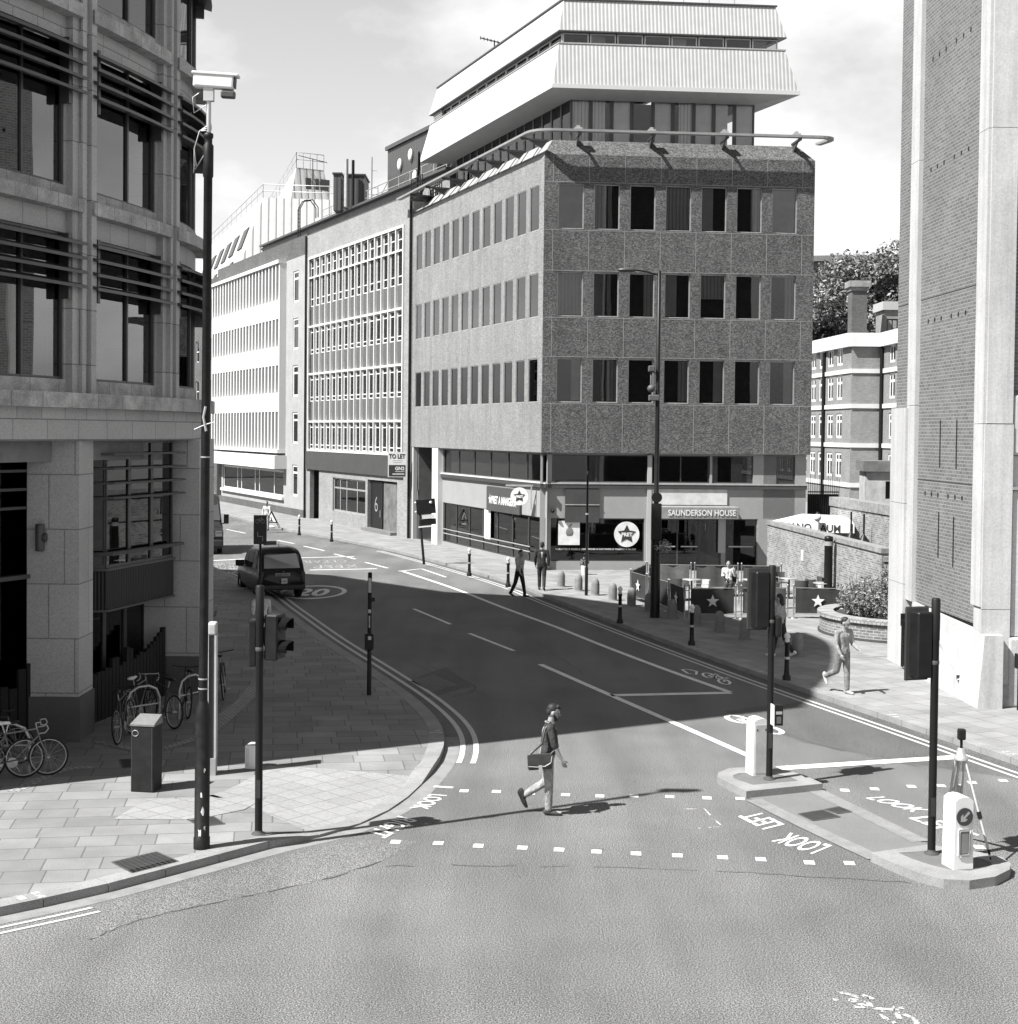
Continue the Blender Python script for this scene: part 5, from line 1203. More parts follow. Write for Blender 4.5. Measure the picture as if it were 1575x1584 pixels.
obj('lantern_parapet', MB().box(30.8, 33.7, 122.8, 126.2, 16.6, 17.3).box(34.1, 38.2, 120.8, 126.2, 16.9, 17.9), M_lightclad, V, I4)
FB = thing('flat_roof_block', 'dark flat-roofed block far behind the brown corner office', 'building', (40, 190, .12))
Wf = frame((33, 190, 0), (1, -.25)); obj('wall', wall([(3 + i * 4, 6.2 + i * 4, z, z + 5.2) for i in range(7) for z in (20.5, 13.5, 6.5)], 0, 32, .12, 28.2, .3), M_darkbrick, FB, Wf)
for i in range(7):
    for z in (20.5, 13.5, 6.5): window(FB, Wf, 3 + i * 4, z, 3.2, 5.2, .1, .2, M_darkframe, M_glass, mull=(.5,))
obj('roof', MB().box(-.5, 33, -.6, 14, 28.2, 28.9), plain('roof_slab', .12, .8), FB, Wf)
obj('side_wall', MB().quad((0, 14, .1), (0, 0, .1), (0, 0, 28.2), (0, 14, 28.2)), M_darkbrick, FB, Wf)
obj('inner_wall', MB().quad((0, 1, .1), (32, 1, .1), (32, 1, 28), (0, 1, 28)), M_dark, FB, Wf)
# ------------------------------------------------------------------ garden walls, railing and canopy behind the cafe
def wall_thing(label, a, b, z, t, mat, cope=.16):
    W = frame((*a, 0), Vector(b) - Vector(a)); L = (Vector(b) - Vector(a)).length; th = thing('brick_wall', label, 'wall', W @ Matrix.Translation((0, 0, .12)))
    obj('brickwork', MB().box(0, L, 0, t, .12, z), mat, th, W)
    obj('coping', MB().box(-.03, L + .03, -.05, t + .05, z, z + cope), plain('brick_coping', .21, .9, var=.3, scale=3, fine=.2, fscale=12), th, W); return th, W, L
th, W, L = wall_thing('sunlit old brick wall sloping beside the cafe seats', (11.0, 62.8), (12.1, 47.8), 2.36, .35, M_oldbrick)
nt_ = thing('wall_notice', 'small white notice fixed to the sunlit brick wall', 'notice', W @ Matrix.Translation((5.6, -.02, 1.5))); obj('plate', MB().box(-.14, .14, -.012, .012, -.2, .2), M_white, nt_); obj('screw', MB().box(-.01, .01, -.02, -.01, .15, .17), M_black, nt_)
wall_thing('weathered brick wall with a deep coping behind the canopy', (14.05, 64.6), (14.85, 55.0), 3.1, .5, M_oldbrick, .38)
wall_thing('short ivy-grown brick wall closing the garden by the tower', (12.15, 47.7), (14.6, 46.9), 2.1, .35, M_oldbrick)
fn = thing('spiked_railing', 'black spiked iron railing at the corner of the brown office', 'railing', (14.0, 66.3, .12)); q = MB()
Wn = frame((13.42, 66.3, .12), (1, .05)); 
for i in range(15): q.tube([Wn @ Vector((i * .1, 0, 0)), Wn @ Vector((i * .1, 0, 4.1 + .3 * (i % 2)))], [.022, .01], 5)
obj('bar', q, M_black, fn, I4); q = MB()
for z in (.3, 3.5): q.tube([Wn @ Vector((0, 0, z)), Wn @ Vector((1.4, 0, z))], .03, 5)
obj('rail', q, M_black, fn, I4); obj('backing_panel', MB().box(0, 1.4, .08, .12, 0, 3.4), M_black, fn, Wn)
cp = thing('market_canopy', 'white sloping canopy with dark lettering along its edge', 'canopy', (12.6, 61.2, .12)); Wc = frame((11.15, 62.4, .12), (3.1, -2.1))
q = MB(); q.add([(0, 0, 2.42), (3.6, 0, 2.42), (2.4, 2.4, 2.62), (.3, 2.4, 2.62)], [(0, 1, 2, 3)]); q.add([(0, 0, 2.42), (0, 0, 1.98), (3.6, 0, 2.05), (3.6, 0, 2.42)], [(0, 1, 2, 3)]); q.add([(3.6, 0, 2.42), (3.6, 0, 2.05), (2.4, 2.4, 2.3), (2.4, 2.4, 2.62)], [(0, 1, 2, 3)])
obj('canvas', q, M_white, cp, Wc); q = MB()
for x, y in ((.1, .1), (3.5, .1), (.4, 2.3), (2.3, 2.3)): q.tube([(x, y, .12), (x, y, 2.4)], .04, 6)
obj('pole', q, M_steel, cp, Wc); obj('valance_lettering', mapped(text_mb('NANO RAUM', .42, .01, sx=1.0), lambda p: Vector((1.75 + p.x, -.012, 2.06 + p.y))), M_ink, cp, Wc)
lp_ = thing('garden_lamp', 'globe lamp post rising in front of the white canopy', 'street lamp', (12.75, 61.0, .12)); obj('post', MB().tube([(0, 0, 0), (0, 0, 2.5)], .09, 8), M_white, lp_); obj('globe', MB().ball((0, 0, 2.65), .17, 14), M_white, lp_); obj('cap', MB().lathe([(.1, 2.78), (.06, 2.86), (.0, 2.9)], 10), M_black, lp_)
mo = thing('stone_monument', 'weathered stone monument with little pointed arches', 'monument', (24, 92, .12)); Wm = frame((22.2, 92, -.35), (1, -.1))
obj('body', wall([(1.2 + i * .62, 1.55 + i * .62, 2.6, 3.7) for i in (0, 1, 2, 4, 5)], 0, 6, .12, 4.3, .25).box(0, 6, .3, 3, .12, 4.3), plain('weathered_stone', .34, .9, var=.3, scale=1.5), mo, Wm)
obj('coping', MB().box(-.2, 6.2, -.25, 3.2, 4.3, 4.95), plain('mossy_stone', .13, .9, var=.4, scale=2), mo, Wm); obj('ledge', MB().box(-.1, 6.1, -.15, .3, 1.6, 1.85), plain('mossy_stone', .13), mo, Wm); obj('arch_backing', MB().box(.8, 5.8, .26, .29, 2.4, 3.9), M_black, mo, Wm)
for i, x in enumerate((17.15, 18.05)):
    cw_ = thing('cowl_lamp', ('dark hooded lamp hung on the rear brick wall near the canopy', 'dark hooded lamp hung on the rear brick wall nearer the shrub')[i], 'lamp', (14.0 + .14 * i, 60.4 - i * 1.6, 1.75)); obj('hood', MB().lathe([(.34, 0), (.3, .12), (.06, .45), (.03, .5)], 12), M_black, cw_); obj('rod', MB().tube([(0, 0, .45), (0, 0, 1.3)], .04, 6), M_black, cw_)
po = thing('dark_post', 'thick dark post against the sunlit brick wall', 'post', (11.45, 52.8, .12)); obj('shaft', MB().lathe([(.17, 0), (.155, .1), (.15, 2.3), (.16, 2.32), (.15, 2.42), (0, 2.46)], 16), M_black, po); obj('collar', MB().lathe([(.17, 2.1), (.17, 2.25)], 16), M_steel, po)

# ------------------------------------------------------------------ foliage
def leaf_mat(name, g):
    if name in MATS: return MATS[name]
    mt, t, b = base_mat(name, .55, .35); oi = N(t, 'ShaderNodeNewGeometry')
    c = ramp(t, oi.outputs['Random Per Island'], [(0, g * .5), (.6, g), (1, g * 1.7)]); t.links.new(c, b.inputs['Base Color'])
    b.inputs['Transmission Weight'].default_value = 0; MATS[name] = mt; return mt
def leaves(mb, c, rad, n, size, rng, squash=1.0, shell=.35):
    for _ in range(n):
        d = Vector((rng.gauss(0, 1), rng.gauss(0, 1), rng.gauss(0, 1))).normalized(); r = rad * (shell + (1 - shell) * rng.random() ** .5)
        p = Vector(c) + Vector((d.x * r, d.y * r, d.z * r * squash)); s = size * rng.uniform(.6, 1.3)
        u = Vector((rng.gauss(0, 1), rng.gauss(0, 1), rng.gauss(0, .6))).normalized(); v = u.cross(d + Vector((rng.gauss(0, .5),) * 3)).normalized()
        mb.add([p - u * s, p - v * s * .45, p + u * s, p + v * s * .45], [(0, 1, 2, 3)])
def tree(name, label, x, y, h, crown_z, crad, blobs, n, size, seed, g=.07):
    rng = random.Random(seed); th = thing(name, label, 'tree', (x, y, .12))
    t = MB(); t.tube([(0, 0, 0), (.1, 0, crown_z * .5), (.0, .1, crown_z), (.1, 0, h * .85)], [.45, .36, .26, .06], 9)
    cr_ = MB(); cs = []
    for k in range(blobs):
        a = rng.uniform(0, 2 * math.pi); rr_ = crad * rng.random() ** .5; zz = crown_z + (h - crown_z) * rng.random(); f = 1 - .55 * abs((zz - crown_z) / (h - crown_z) - .4); cs.append((rr_ * f * math.cos(a), rr_ * f * math.sin(a), zz))
    for c in cs:
        leaves(cr_, c, crad * rng.uniform(.24, .42), n, size, rng, .8)
        t.tube([(0, 0, crown_z * .8), (c[0] * .5, c[1] * .5, (crown_z * .8 + c[2]) / 2 + .3), c], [.14, .09, .03], 5)
    obj('trunk', t, plain('bark', .07, .9, var=.3), th); obj('crown', cr_, leaf_mat('tree_leaf', g), th); return th
tree('plane_tree', 'broad leafy tree behind the school chimney', 36, 146, 22.8, 12, 6.4, 44, 620, .24, 3, .17)
tree('plane_tree', 'taller leafy tree rising beside the brick tower', 40.5, 138, 24.8, 12, 5.6, 44, 620, .24, 5, .17)
tree('plane_tree', 'lower leafy tree against the flat dark block', 31.5, 151, 20.5, 11, 5.2, 34, 560, .24, 8, .15)
# round brick planter with shrubs
pl_c = Vector((12.3, 45.3)); PL_ = thing('brick_planter', 'round brick planter with a dark plinth course full of shrubs', 'planter', (*pl_c, .12))
def ringwall(mb, r0, r1, z0, z1, n=56):
    f = lambda r, a, z: (r * math.cos(a), r * math.sin(a), z)
    for i in range(n):
        a, b = 2 * math.pi * i / n, 2 * math.pi * (i + 1) / n
        mb.quad(f(r1, a, z0), f(r1, b, z0), f(r1, b, z1), f(r1, a, z1)); mb.quad(f(r1, a, z1), f(r1, b, z1), f(r0, b, z1), f(r0, a, z1)); mb.quad(f(r0, b, z0), f(r0, a, z0), f(r0, a, z1), f(r0, b, z1))
    return mb
def polar_brick(name, c1, c2, mo_, bw_, bh_):
    if name in MATS: return MATS[name]
    mt, t, b = base_mat(name, .85, .25); tc_ = N(t, 'ShaderNodeTexCoord'); sp_ = N(t, 'ShaderNodeSeparateXYZ'); t.links.new(tc_.outputs['Object'], sp_.inputs[0])
    at = N(t, 'ShaderNodeMath', operation='ARCTAN2'); t.links.new(sp_.outputs[1], at.inputs[0]); t.links.new(sp_.outputs[0], at.inputs[1]); mu = N(t, 'ShaderNodeMath', operation='MULTIPLY'); mu.inputs[1].default_value = 2.6; t.links.new(at.outputs[0], mu.inputs[0])
    cb = N(t, 'ShaderNodeCombineXYZ'); t.links.new(mu.outputs[0], cb.inputs[0]); t.links.new(sp_.outputs[2], cb.inputs[1])
    br_ = N(t, 'ShaderNodeTexBrick')
    for k, x in (('Scale', 1.0), ('Mortar Size', .012), ('Brick Width', bw_), ('Row Height', bh_), ('Bias', 0.0)): br_.inputs[k].default_value = x
    br_.inputs['Color1'].default_value = g4(c1); br_.inputs['Color2'].default_value = g4(c2); br_.inputs['Mortar'].default_value = g4(mo_); t.links.new(cb.outputs[0], br_.inputs['Vector'])
    t.links.new(mul(t, br_.outputs[0], ramp(t, noise(t, tc_.outputs['Object'], 3, 4), [(.3, .8), (.7, 1.15)])), b.inputs['Base Color']); MATS[name] = mt; return mt
obj('plinth', ringwall(MB(), 2.3, 2.72, 0, .07), plain('planter_plinth', .05, .9), PL_)
obj('brickwork', ringwall(MB(), 2.35, 2.66, .07, .52), polar_brick('planter_brick', .11, .19, .30, .23, .085), PL_)
obj('coping', ringwall(MB(), 2.25, 2.74, .52, .64), polar_brick('planter_coping', .22, .32, .14, .12, .3), PL_)
so_ = MB(); so_.lathe([(0, .55), (2.3, .55)], 40, caps=False); obj('soil', so_, plain('soil', .04, .95, var=.4), PL_)
def shrub(label, x, y, z, r, h, n, size, seed, g, spiky=False):
    rng = random.Random(seed); th = thing('shrub', label, 'shrub', (x, y, z)); st_, lf = MB(), MB()
    for k in range(int(20 + r * 26)):
        a = rng.uniform(0, 6.28); q_ = r * rng.random() ** .6; tip = Vector((q_ * math.cos(a), q_ * math.sin(a), h * rng.uniform(.6, 1.1) * (1 - .35 * q_ / r))); b0_ = Vector((tip.x * .45, tip.y * .45, 0))
        st_.tube([b0_, (b0_ + tip) / 2 + Vector((0, 0, .05)), tip], [.014, .01, .005], 4)
        for i in range(n):
            f = rng.random() ** .7; p = b0_.lerp(tip, f) + Vector((rng.gauss(0, .05), rng.gauss(0, .05), rng.gauss(0, .04)))
            u = Vector((rng.gauss(0, 1), rng.gauss(0, 1), rng.gauss(.5 if spiky else 0, .7))).normalized(); v = u.cross(Vector((rng.gauss(0, 1), rng.gauss(0, 1), 1))).normalized(); s = size * rng.uniform(.6, 1.3)
            lf.add([p, p + u * s - v * s * .3, p + u * s * 2, p + u * s + v * s * .3], [(0, 1, 2, 3)])
    obj('stem', st_, plain('bark', .07), th); obj('foliage', lf, leaf_mat('shrub_leaf_%02d' % int(g * 100), g), th); return th
for i, (dx, dy, r, h, n, s, g, lab) in enumerate(((-1.5, -.4, .85, 1.1, 40, .06, .20, 'feathery pale shrub at the cafe end of the planter'), (-.6, -1.4, .9, .85, 46, .055, .16, 'low leafy shrub spilling over the near planter rim'), (-.4, .6, 1.0, 1.5, 44, .065, .15, 'upright twiggy shrub in the middle of the planter'), (.7, -.9, 1.0, 1.1, 46, .06, .16, 'bushy shrub near the tower side of the planter'), (.6, 1.1, 1.0, 2.3, 44, .09, .09, 'tall broad-leaved shrub at the back of the planter'), (-1.3, 1.0, .7, 1.2, 30, .055, .17, 'thin flowering shrub by the windbreak'))):
    shrub(lab, pl_c.x + dx, pl_c.y + dy, .66, r, h, n, s, 20 + i, g)
shrub('dark bush hanging over the short ivy-grown wall', 13.6, 47.6, 1.9, .8, 1.3, 60, .08, 41, .07)
shrub('broad glossy shrub growing against the tower base', 13.1, 46.6, .66, .9, 2.2, 60, .10, 42, .08)
# ================================================================== STREET FURNITURE
PV = .12
def gp(px, py, z=PV): v = G(px, py, z); return v
# camera pole
b = gp(312, 1312); lean = Matrix.Translation(b) @ Matrix.Rotation(R_(.28), 4, 'Y')
M_pole = plain('scuffed_black_paint', .009, .5, .25, var=.7, scale=9)
cp_ = thing('camera_pole', 'tall black stepped pole carrying a surveillance camera at the kerb', 'pole', lean)
obj('base', MB().lathe([(.118, 0), (.118, .16), (.108, .17), (.108, 1.92), (.10, 1.98), (.07, 2.12), (.066, 2.14)], 20), M_pole, cp_)
obj('shaft', MB().lathe([(.066, 2.14), (.062, 9.6), (.075, 9.62), (.075, 10.05), (.055, 10.08), (.055, 10.15), (.07, 10.17), (.07, 10.22), (.03, 10.24)], 16), M_pole, cp_)
obj('upper_tube', MB().lathe([(.034, 10.2), (.034, 10.72)], 12), M_steel, cp_)
q = MB()
for z, w in ((2.30, .072), (2.44, .072), (5.62, .07)): q.lathe([(w, z), (w, z + .02)], 16)
obj('band', q, M_steel, cp_)
q = MB()
for z, a, s in ((.55, -1.3, .05), (.78, -1.5, .035), (.25, -1.7, .05), (1.15, -1.1, .03), (.32, -1.0, .04)):
    rj = random.Random(int(z * 97)); q.add([(.1095 * math.cos(a + s * 5 * math.cos(k * .785) * rj.uniform(.3, 1.2)), .1095 * math.sin(a + s * 5 * math.cos(k * .785) * rj.uniform(.3, 1.2)), z + s * 1.5 * math.sin(k * .785) * rj.uniform(.3, 1.2)) for k in range(8)], [tuple(range(8))])
obj('torn_sticker', q, M_white, cp_)
obj('bent_wire', MB().tube([(-.15, -.07, 6.02), (.0, -.075, 6.09), (.13, -.07, 6.13)], .007, 5).tube([(.02, -.07, 6.0), (-.02, -.075, 6.2), (.01, -.07, 6.35)], .02, 5), M_steel, cp_)
q = MB()
for k in range(3): q.tube([(-.06, -.04, 9.9 + .0 * k), (-.16 - .02 * k, -.05, 9.75 - .05 * k), (-.19, -.05, 10.0), (-.12, -.04, 10.25), (-.02, -.03, 10.32 - .03 * k)], .008, 5)
q.tube([(-.03, -.03, 10.62), (-.2, -.05, 10.5), (-.22, -.05, 10.72), (-.12, -.02, 10.8)], .008, 5)
obj('cable', q, M_steel, cp_)
cc = obj('camera_housing', MB().rbox(-.22, .36, -.08, .08, 10.86, 11.06, .03), M_white, cp_, lean @ Matrix.Translation((0, 0, 10.9)) @ Matrix.Rotation(R_(3), 4, 'Y') @ Matrix.Translation((0, 0, -10.9)))
obj('sunshield', MB().rbox(-.24, .42, -.095, .095, 11.04, 11.08, .012), M_white, cc, world_of(cc)); obj('lens', MB().box(.36, .375, -.07, .07, 10.89, 11.03), M_black, cc, world_of(cc)); obj('lamp_unit', MB().rbox(.18, .38, -.06, .06, 10.74, 10.84, .02), M_darkframe, cc, world_of(cc))
obj('tilt_bracket', MB().box(-.07, .07, -.05, .05, 10.68, 10.87), M_steel, cp_)

def sig_head(parent, W, n=3, h=.95, w=.28, back=False, label=None):
    hd = obj('signal_head', MB().rbox(-w / 2, w / 2, -.10, .12, 0, h, .02, 1), M_black, parent, W, label=label)
    if back:
        q = MB(); q.rbox(-w / 2 - .07, w / 2 + .07, -.118, -.10, -.06, h + .06, .015, 1); obj('backing_board', q, plain('backing_board', .045, .6), hd, W)
    for i in range(n):
        z = h * (i + .5) / n; r = min(w * .38, h / n * .40)
        obj('lens', MB().lathe([(0, 0), (r, .0), (r, -.03)], 16, W.inverted() @ W @ Matrix.Translation((0, -.10, z)) @ Matrix.Rotation(R_(90), 4, 'X') @ Matrix.Scale(1, 4)), plain('signal_lens', .02, .5, .2), hd, W)
        v = MB(); vs = []; k = 9
        for j in range(k + 1):
            a = math.pi * (-.12 + 1.24 * j / k)
            vs += [(r * 1.12 * math.cos(a), -.10, z + r * 1.12 * math.sin(a)), (r * 1.08 * math.cos(a), -.30 + .06 * abs(math.cos(a)), z + r * 1.08 * math.sin(a))]
        v.add(vs, [(2 * j, 2 * j + 1, 2 * j + 3, 2 * j + 2) for j in range(k)]); obj('visor', v, plain('visor_matt', .008, .95, .05), hd, W)
    return hd
def sig_pole(label, px, py, z0, H, r=.057):
    b = gp(px, py, z0); th = thing('traffic_signal', label, 'traffic light', b)
    [obj('clamp_band', MB().lathe([(r * 1.04, z_), (r * 1.10, z_ + .01), (r * 1.10, z_ + .05), (r * 1.04, z_ + .06)], 16, caps=False), plain('band_grey', .06, .6), th) for z_ in (2.74, 3.30)]; obj('base_collar', MB().lathe([(r * 1.9, 0), (r * 1.8, .015), (r * 1.05, .03), (r * 1.02, .06)], 16, caps=False), plain('tar_collar', .05, .8), th); obj('access_door', MB().box(-.03, .03, -r - .004, -r + .01, .55, .82), plain('door_paint', .028, .5), th)
    obj('pole', MB().lathe([(r, 0), (r, H - .62), (r * 1.12, H - .6), (r * 1.12, H - .02), (r * .9, H), (0, H + .005)], 16), plain('signal_grey_black', .009, .55, .25, var=.2), th); return th, b
t1, b1 = sig_pole('pedestrian signal on a plain pole beside the camera pole', 400, 1290, PV, 3.72)
sig_head(t1, Matrix.Translation(b1 + Vector((.22, .10, 2.60))) @ Matrix.Rotation(R_(72), 4, 'Z'), 2, .68, .30)
obj('bracket', MB().box(0, .2, .0, .1, 2.75, 2.8).box(0, .2, .0, .1, 3.1, 3.15), M_steel, t1)
obj('rear_box', MB().rbox(-.16, -.05, -.02, .2, 2.5, 3.2, .02), M_black, t1)
t2, b2 = sig_pole('traffic signal on the small island beside the turned-away white bollard', 1190, 1205, .13, 3.75)
Wh = Matrix.Translation(b2 + Vector((-.20, .02, 2.66))) @ Matrix.Rotation(R_(196), 4, 'Z')
sig_head(t2, Wh, 3, .98, .26, True)
obj('bracket', MB().box(-.15, 0, -.02, .02, 2.8, 2.84).box(-.15, 0, -.02, .02, 3.5, 3.54), M_steel, t2)
obj('side_signal', MB().rbox(.06, .17, -.08, .14, 2.5, 2.86, .03), M_black, t2)
pb = obj('push_button_box', MB().rbox(.0, .16, -.24, -.06, .98, 1.34, .015), M_black, t2, Matrix.Translation(b2) @ Matrix.Rotation(R_(8), 4, 'Z'))
obj('display', MB().box(.025, .135, -.245, -.241, 1.18, 1.23), M_steel, pb, world_of(pb)); obj('display', MB().box(.04, .12, -.245, -.241, 1.02, 1.14), plain('display_dark', .09), pb, world_of(pb)); obj('case_edge', MB().box(-.014, -.001, -.245, -.06, .98, 1.34), M_white, pb, world_of(pb))
t3, b3 = sig_pole('traffic signal on the large island beside the arrow bollard', 1441, 1320, .13, 3.70)
sig_head(t3, Matrix.Translation(b3 + Vector((-.20, .03, 2.55))) @ Matrix.Rotation(R_(198), 4, 'Z'), 3, .95, .25, True)
obj('bracket', MB().box(-.15, 0, -.02, .02, 2.75, 2.79).box(-.15, 0, -.02, .02, 3.3, 3.34), M_steel, t3)
# push-button post
b = gp(571, 1075); pb = thing('button_post', 'slim black push-button post at the shaded kerb', 'post', b)
obj('pole', MB().lathe([(.052, 0), (.048, 2.8), (0, 2.81)], 12), M_pole, pb); bx = obj('button_box', MB().rbox(-.10, .10, -.13, .02, 1.05, 1.42, .02), M_black, pb)
obj('button', MB().box(-.02, .05, -.135, -.131, 1.28, 1.36), M_steel, bx); obj('sticker', MB().box(-.03, .04, -.056, -.05, 2.35, 2.68).box(-.03, .035, -.056, -.05, 1.88, 1.96).box(-.015, .015, -.056, -.05, 1.55, 1.82), plain('sticker_grey', .35, .7, var=.4, scale=8), pb); obj('clip', MB().box(.03, .12, -.05, .05, 2.14, 2.24), M_black, pb)
# cabinet, totem, feeder box
b = gp(226, 1222); ct = thing('utility_cabinet', 'narrow dark metal cabinet with a sloping speckled lid', 'cabinet', Matrix.Translation(b) @ Matrix.Rotation(R_(-9), 4, 'Z'))
Mcab = plain('cabinet_paint', .012, .6, .25, var=.5, scale=5)
obj('case', MB().rbox(-.20, .20, -.17, .20, 0, 1.10, .012), Mcab, ct)
l_ = MB(); l_.add([(-.21, -.18, 1.10), (.21, -.18, 1.10), (.21, .21, 1.10), (-.21, .21, 1.10), (-.21, -.18, 1.13), (.21, -.18, 1.13), (.19, .20, 1.24), (-.19, .20, 1.24)], [(4, 5, 6, 7), (0, 1, 5, 4), (1, 2, 6, 5), (2, 3, 7, 6), (3, 0, 4, 7)]); obj('lid', l_, plain('speckled_lid', .14, .7, fine=.4, fscale=60), ct)
obj('door_seam', MB().box(-.185, -.178, -.174, -.169, .03, 1.08).box(.165, .172, -.174, -.169, .03, 1.08), M_darkframe, ct); q = MB(); q.tube([(-.12 + .055 * math.cos(a / 5 * math.pi), -.174, .98 + .05 * math.sin(a / 5 * math.pi)) for a in range(10)], .006, 4, closed=True); obj('scratched_ring', q, M_steel, ct)
b = gp(327, 1199); M_totem = plain('totem_pale', .40, .5)
tm = thing('wayfinding_totem', 'tall thin wayfinding totem with a white cap seen edge-on', 'sign', Matrix.Translation(b) @ Matrix.Rotation(R_(6), 4, 'Z'))
obj('panel', MB().box(-.055, .055, -.02, .24, .02, 2.45), plain('totem_dark', .03, .35), tm); obj('cap', MB().rbox(-.075, .075, -.05, .27, 2.45, 2.66, .03), M_totem, tm)
obj('edge_strip', MB().box(-.078, -.05, -.05, -.02, .3, 2.45).box(.045, .078, -.05, .27, .3, 2.45), M_totem, tm); obj('foot', MB().box(-.075, .075, -.05, .27, 0, .3), plain('totem_foot', .30, .6), tm)
tt = text_mb('LEGIBLE MAP', .10, 0); obj('lettering', mapped(tt, lambda p: Vector((-.058, .25 - p.y, 1.6 + p.x))), M_totem, tm)
b = gp(389, 1188); fb_ = thing('feeder_pillar', 'small white box standing on the paving behind the signal pole', 'box', Matrix.Translation(b) @ Matrix.Rotation(R_(-10), 4, 'Z'))
obj('case', MB().rbox(-.09, .10, -.1, .22, 0, .42, .012), M_white, fb_); obj('vent', MB().box(-.055, -.045, -.103, -.1, .05, .38).box(-.03, -.02, -.103, -.1, .05, .38), M_steel, fb_)
# cycle route sign
b = gp(402, 985); cs = thing('cycle_sign', 'dark cycle-route sign with a stepped route line on a thin post', 'sign', b)
obj('post', MB().lathe([(.035, 0), (.035, 2.95), (0, 2.96)], 10), M_black, cs); obj('plate', MB().rbox(-.19, .19, -.06, -.04, 2.70, 3.55, .008, 1), plain('sign_blue_grey', .045, .4), cs)
q = MB()
def yline(mb, pts, w, y):
    for a, b_ in zip(pts[:-1], pts[1:]):
        a, b_ = Vector((a[0], 0, a[1])), Vector((b_[0], 0, b_[1])); t_ = (b_ - a).normalized(); n_ = Vector((-t_.z, 0, t_.x)) * w / 2; a = a - t_ * w * .4; b_ = b_ + t_ * w * .4
        mb.add([(p.x, y, p.z) for p in (a - n_, b_ - n_, b_ + n_, a + n_)], [(0, 1, 2, 3)])
for cx in (-.075, .075): yline(q, [(cx + .055 * math.cos(k / 6 * math.pi), 3.37 + .055 * math.sin(k / 6 * math.pi)) for k in range(13)], .012, -.063)
yline(q, [(-.075, 3.37), (-.03, 3.45), (.05, 3.45), (.0, 3.37), (-.03, 3.45)], .012, -.0635); yline(q, [(.075, 3.37), (.045, 3.49)], .012, -.064)
yline(q, [(-.07, 3.05), (-.07, 2.93), (.075, 2.93), (.075, 2.80)], .02, -.063); obj('symbol', q, M_alu, cs)
# street-light column with signal and hanging basket
b = gp(1013, 955); lc = thing('street_lamp', 'very tall dark lamp column with a signal and flower basket by the cafe', 'street lamp', b)
obj('column', MB().lathe([(.16, 0), (.155, 2.9), (.085, 3.0), (.075, 6.5), (.06, 11.35), (0, 11.37)], 16), M_black, lc)
obj('arm', MB().tube([(0, 0, 11.2), (-.45, 0, 11.32), (-.95, 0, 11.38)], .03, 8), M_black, lc); obj('lantern', MB().ball((-1.05, 0, 11.36), (.34, .14, .085), 14), M_darkframe, lc)
lb = obj('signal_box', MB().rbox(-.17, .16, -.22, -.04, 2.55, 3.75, .02), M_black, lc); obj('round_cap', MB().lathe([(.17, -.1), (.17, .1)], 20, Matrix.Translation((0, -.12, 3.95)) @ Matrix.Rotation(R_(90), 4, 'X')), M_black, lb)
obj('camera_bracket', MB().tube([(0, 0, 8.0), (-.22, -.05, 8.05), (-.22, -.05, 7.6)], .04, 6).rbox(-.32, -.12, -.2, .1, 8.05, 8.25, .03).ball((-.22, -.05, 7.5), .13, 12).rbox(-.3, .05, -.15, .1, 7.1, 7.3, .03), plain('bracket_grey', .08), lc)
rng = random.Random(2); fl = MB(); leaves(fl, (.22, -.12, 2.35), .3, 260, .05, rng, .8, .1); obj('flower_basket', fl, leaf_mat('basket_leaf', .3), lc)
b = gp(907, 921); pp = thing('thin_post', 'thin dark post in front of the open fascia panel', 'post', b); obj('shaft', MB().lathe([(.06, 0), (.06, 1.0), (.045, 1.05), (.04, 4.4), (.06, 4.42), (.02, 4.6), (0, 4.62)], 10), M_black, pp); obj('collar', MB().lathe([(.065, 3.0), (.065, 3.06)], 10), M_steel, pp)
# leaning sign
b = gp(656, 873); ls = thing('leaning_sign', 'leaning black post with a cluster of dark parking plates', 'sign', Matrix.Translation(b) @ Matrix.Rotation(R_(-5.5), 4, 'Y'))
obj('post', MB().lathe([(.06, 0), (.05, 3.4), (0, 3.41)], 10), M_black, ls)
obj('plate', MB().rbox(-.12, .75, -.08, -.03, 2.28, 2.95, .02, 1), M_black, ls); obj('plate', MB().rbox(-.02, .72, -.08, -.03, 1.78, 2.05, .02, 1), M_black, ls)
obj('plate_text', MB().box(.1, .65, -.095, -.082, 2.06, 2.24), plain('plate_text_grey', .5), ls); obj('plate_edge', MB().box(-.1, .72, -.095, -.082, 1.68, 1.74), M_white, ls); obj('reflector', MB().ball((.55, -.09, 2.78), .07, 8).ball((-.14, -.06, 2.82), .05, 8).ball((-.16, -.06, 2.4), .05, 8), M_white, ls)

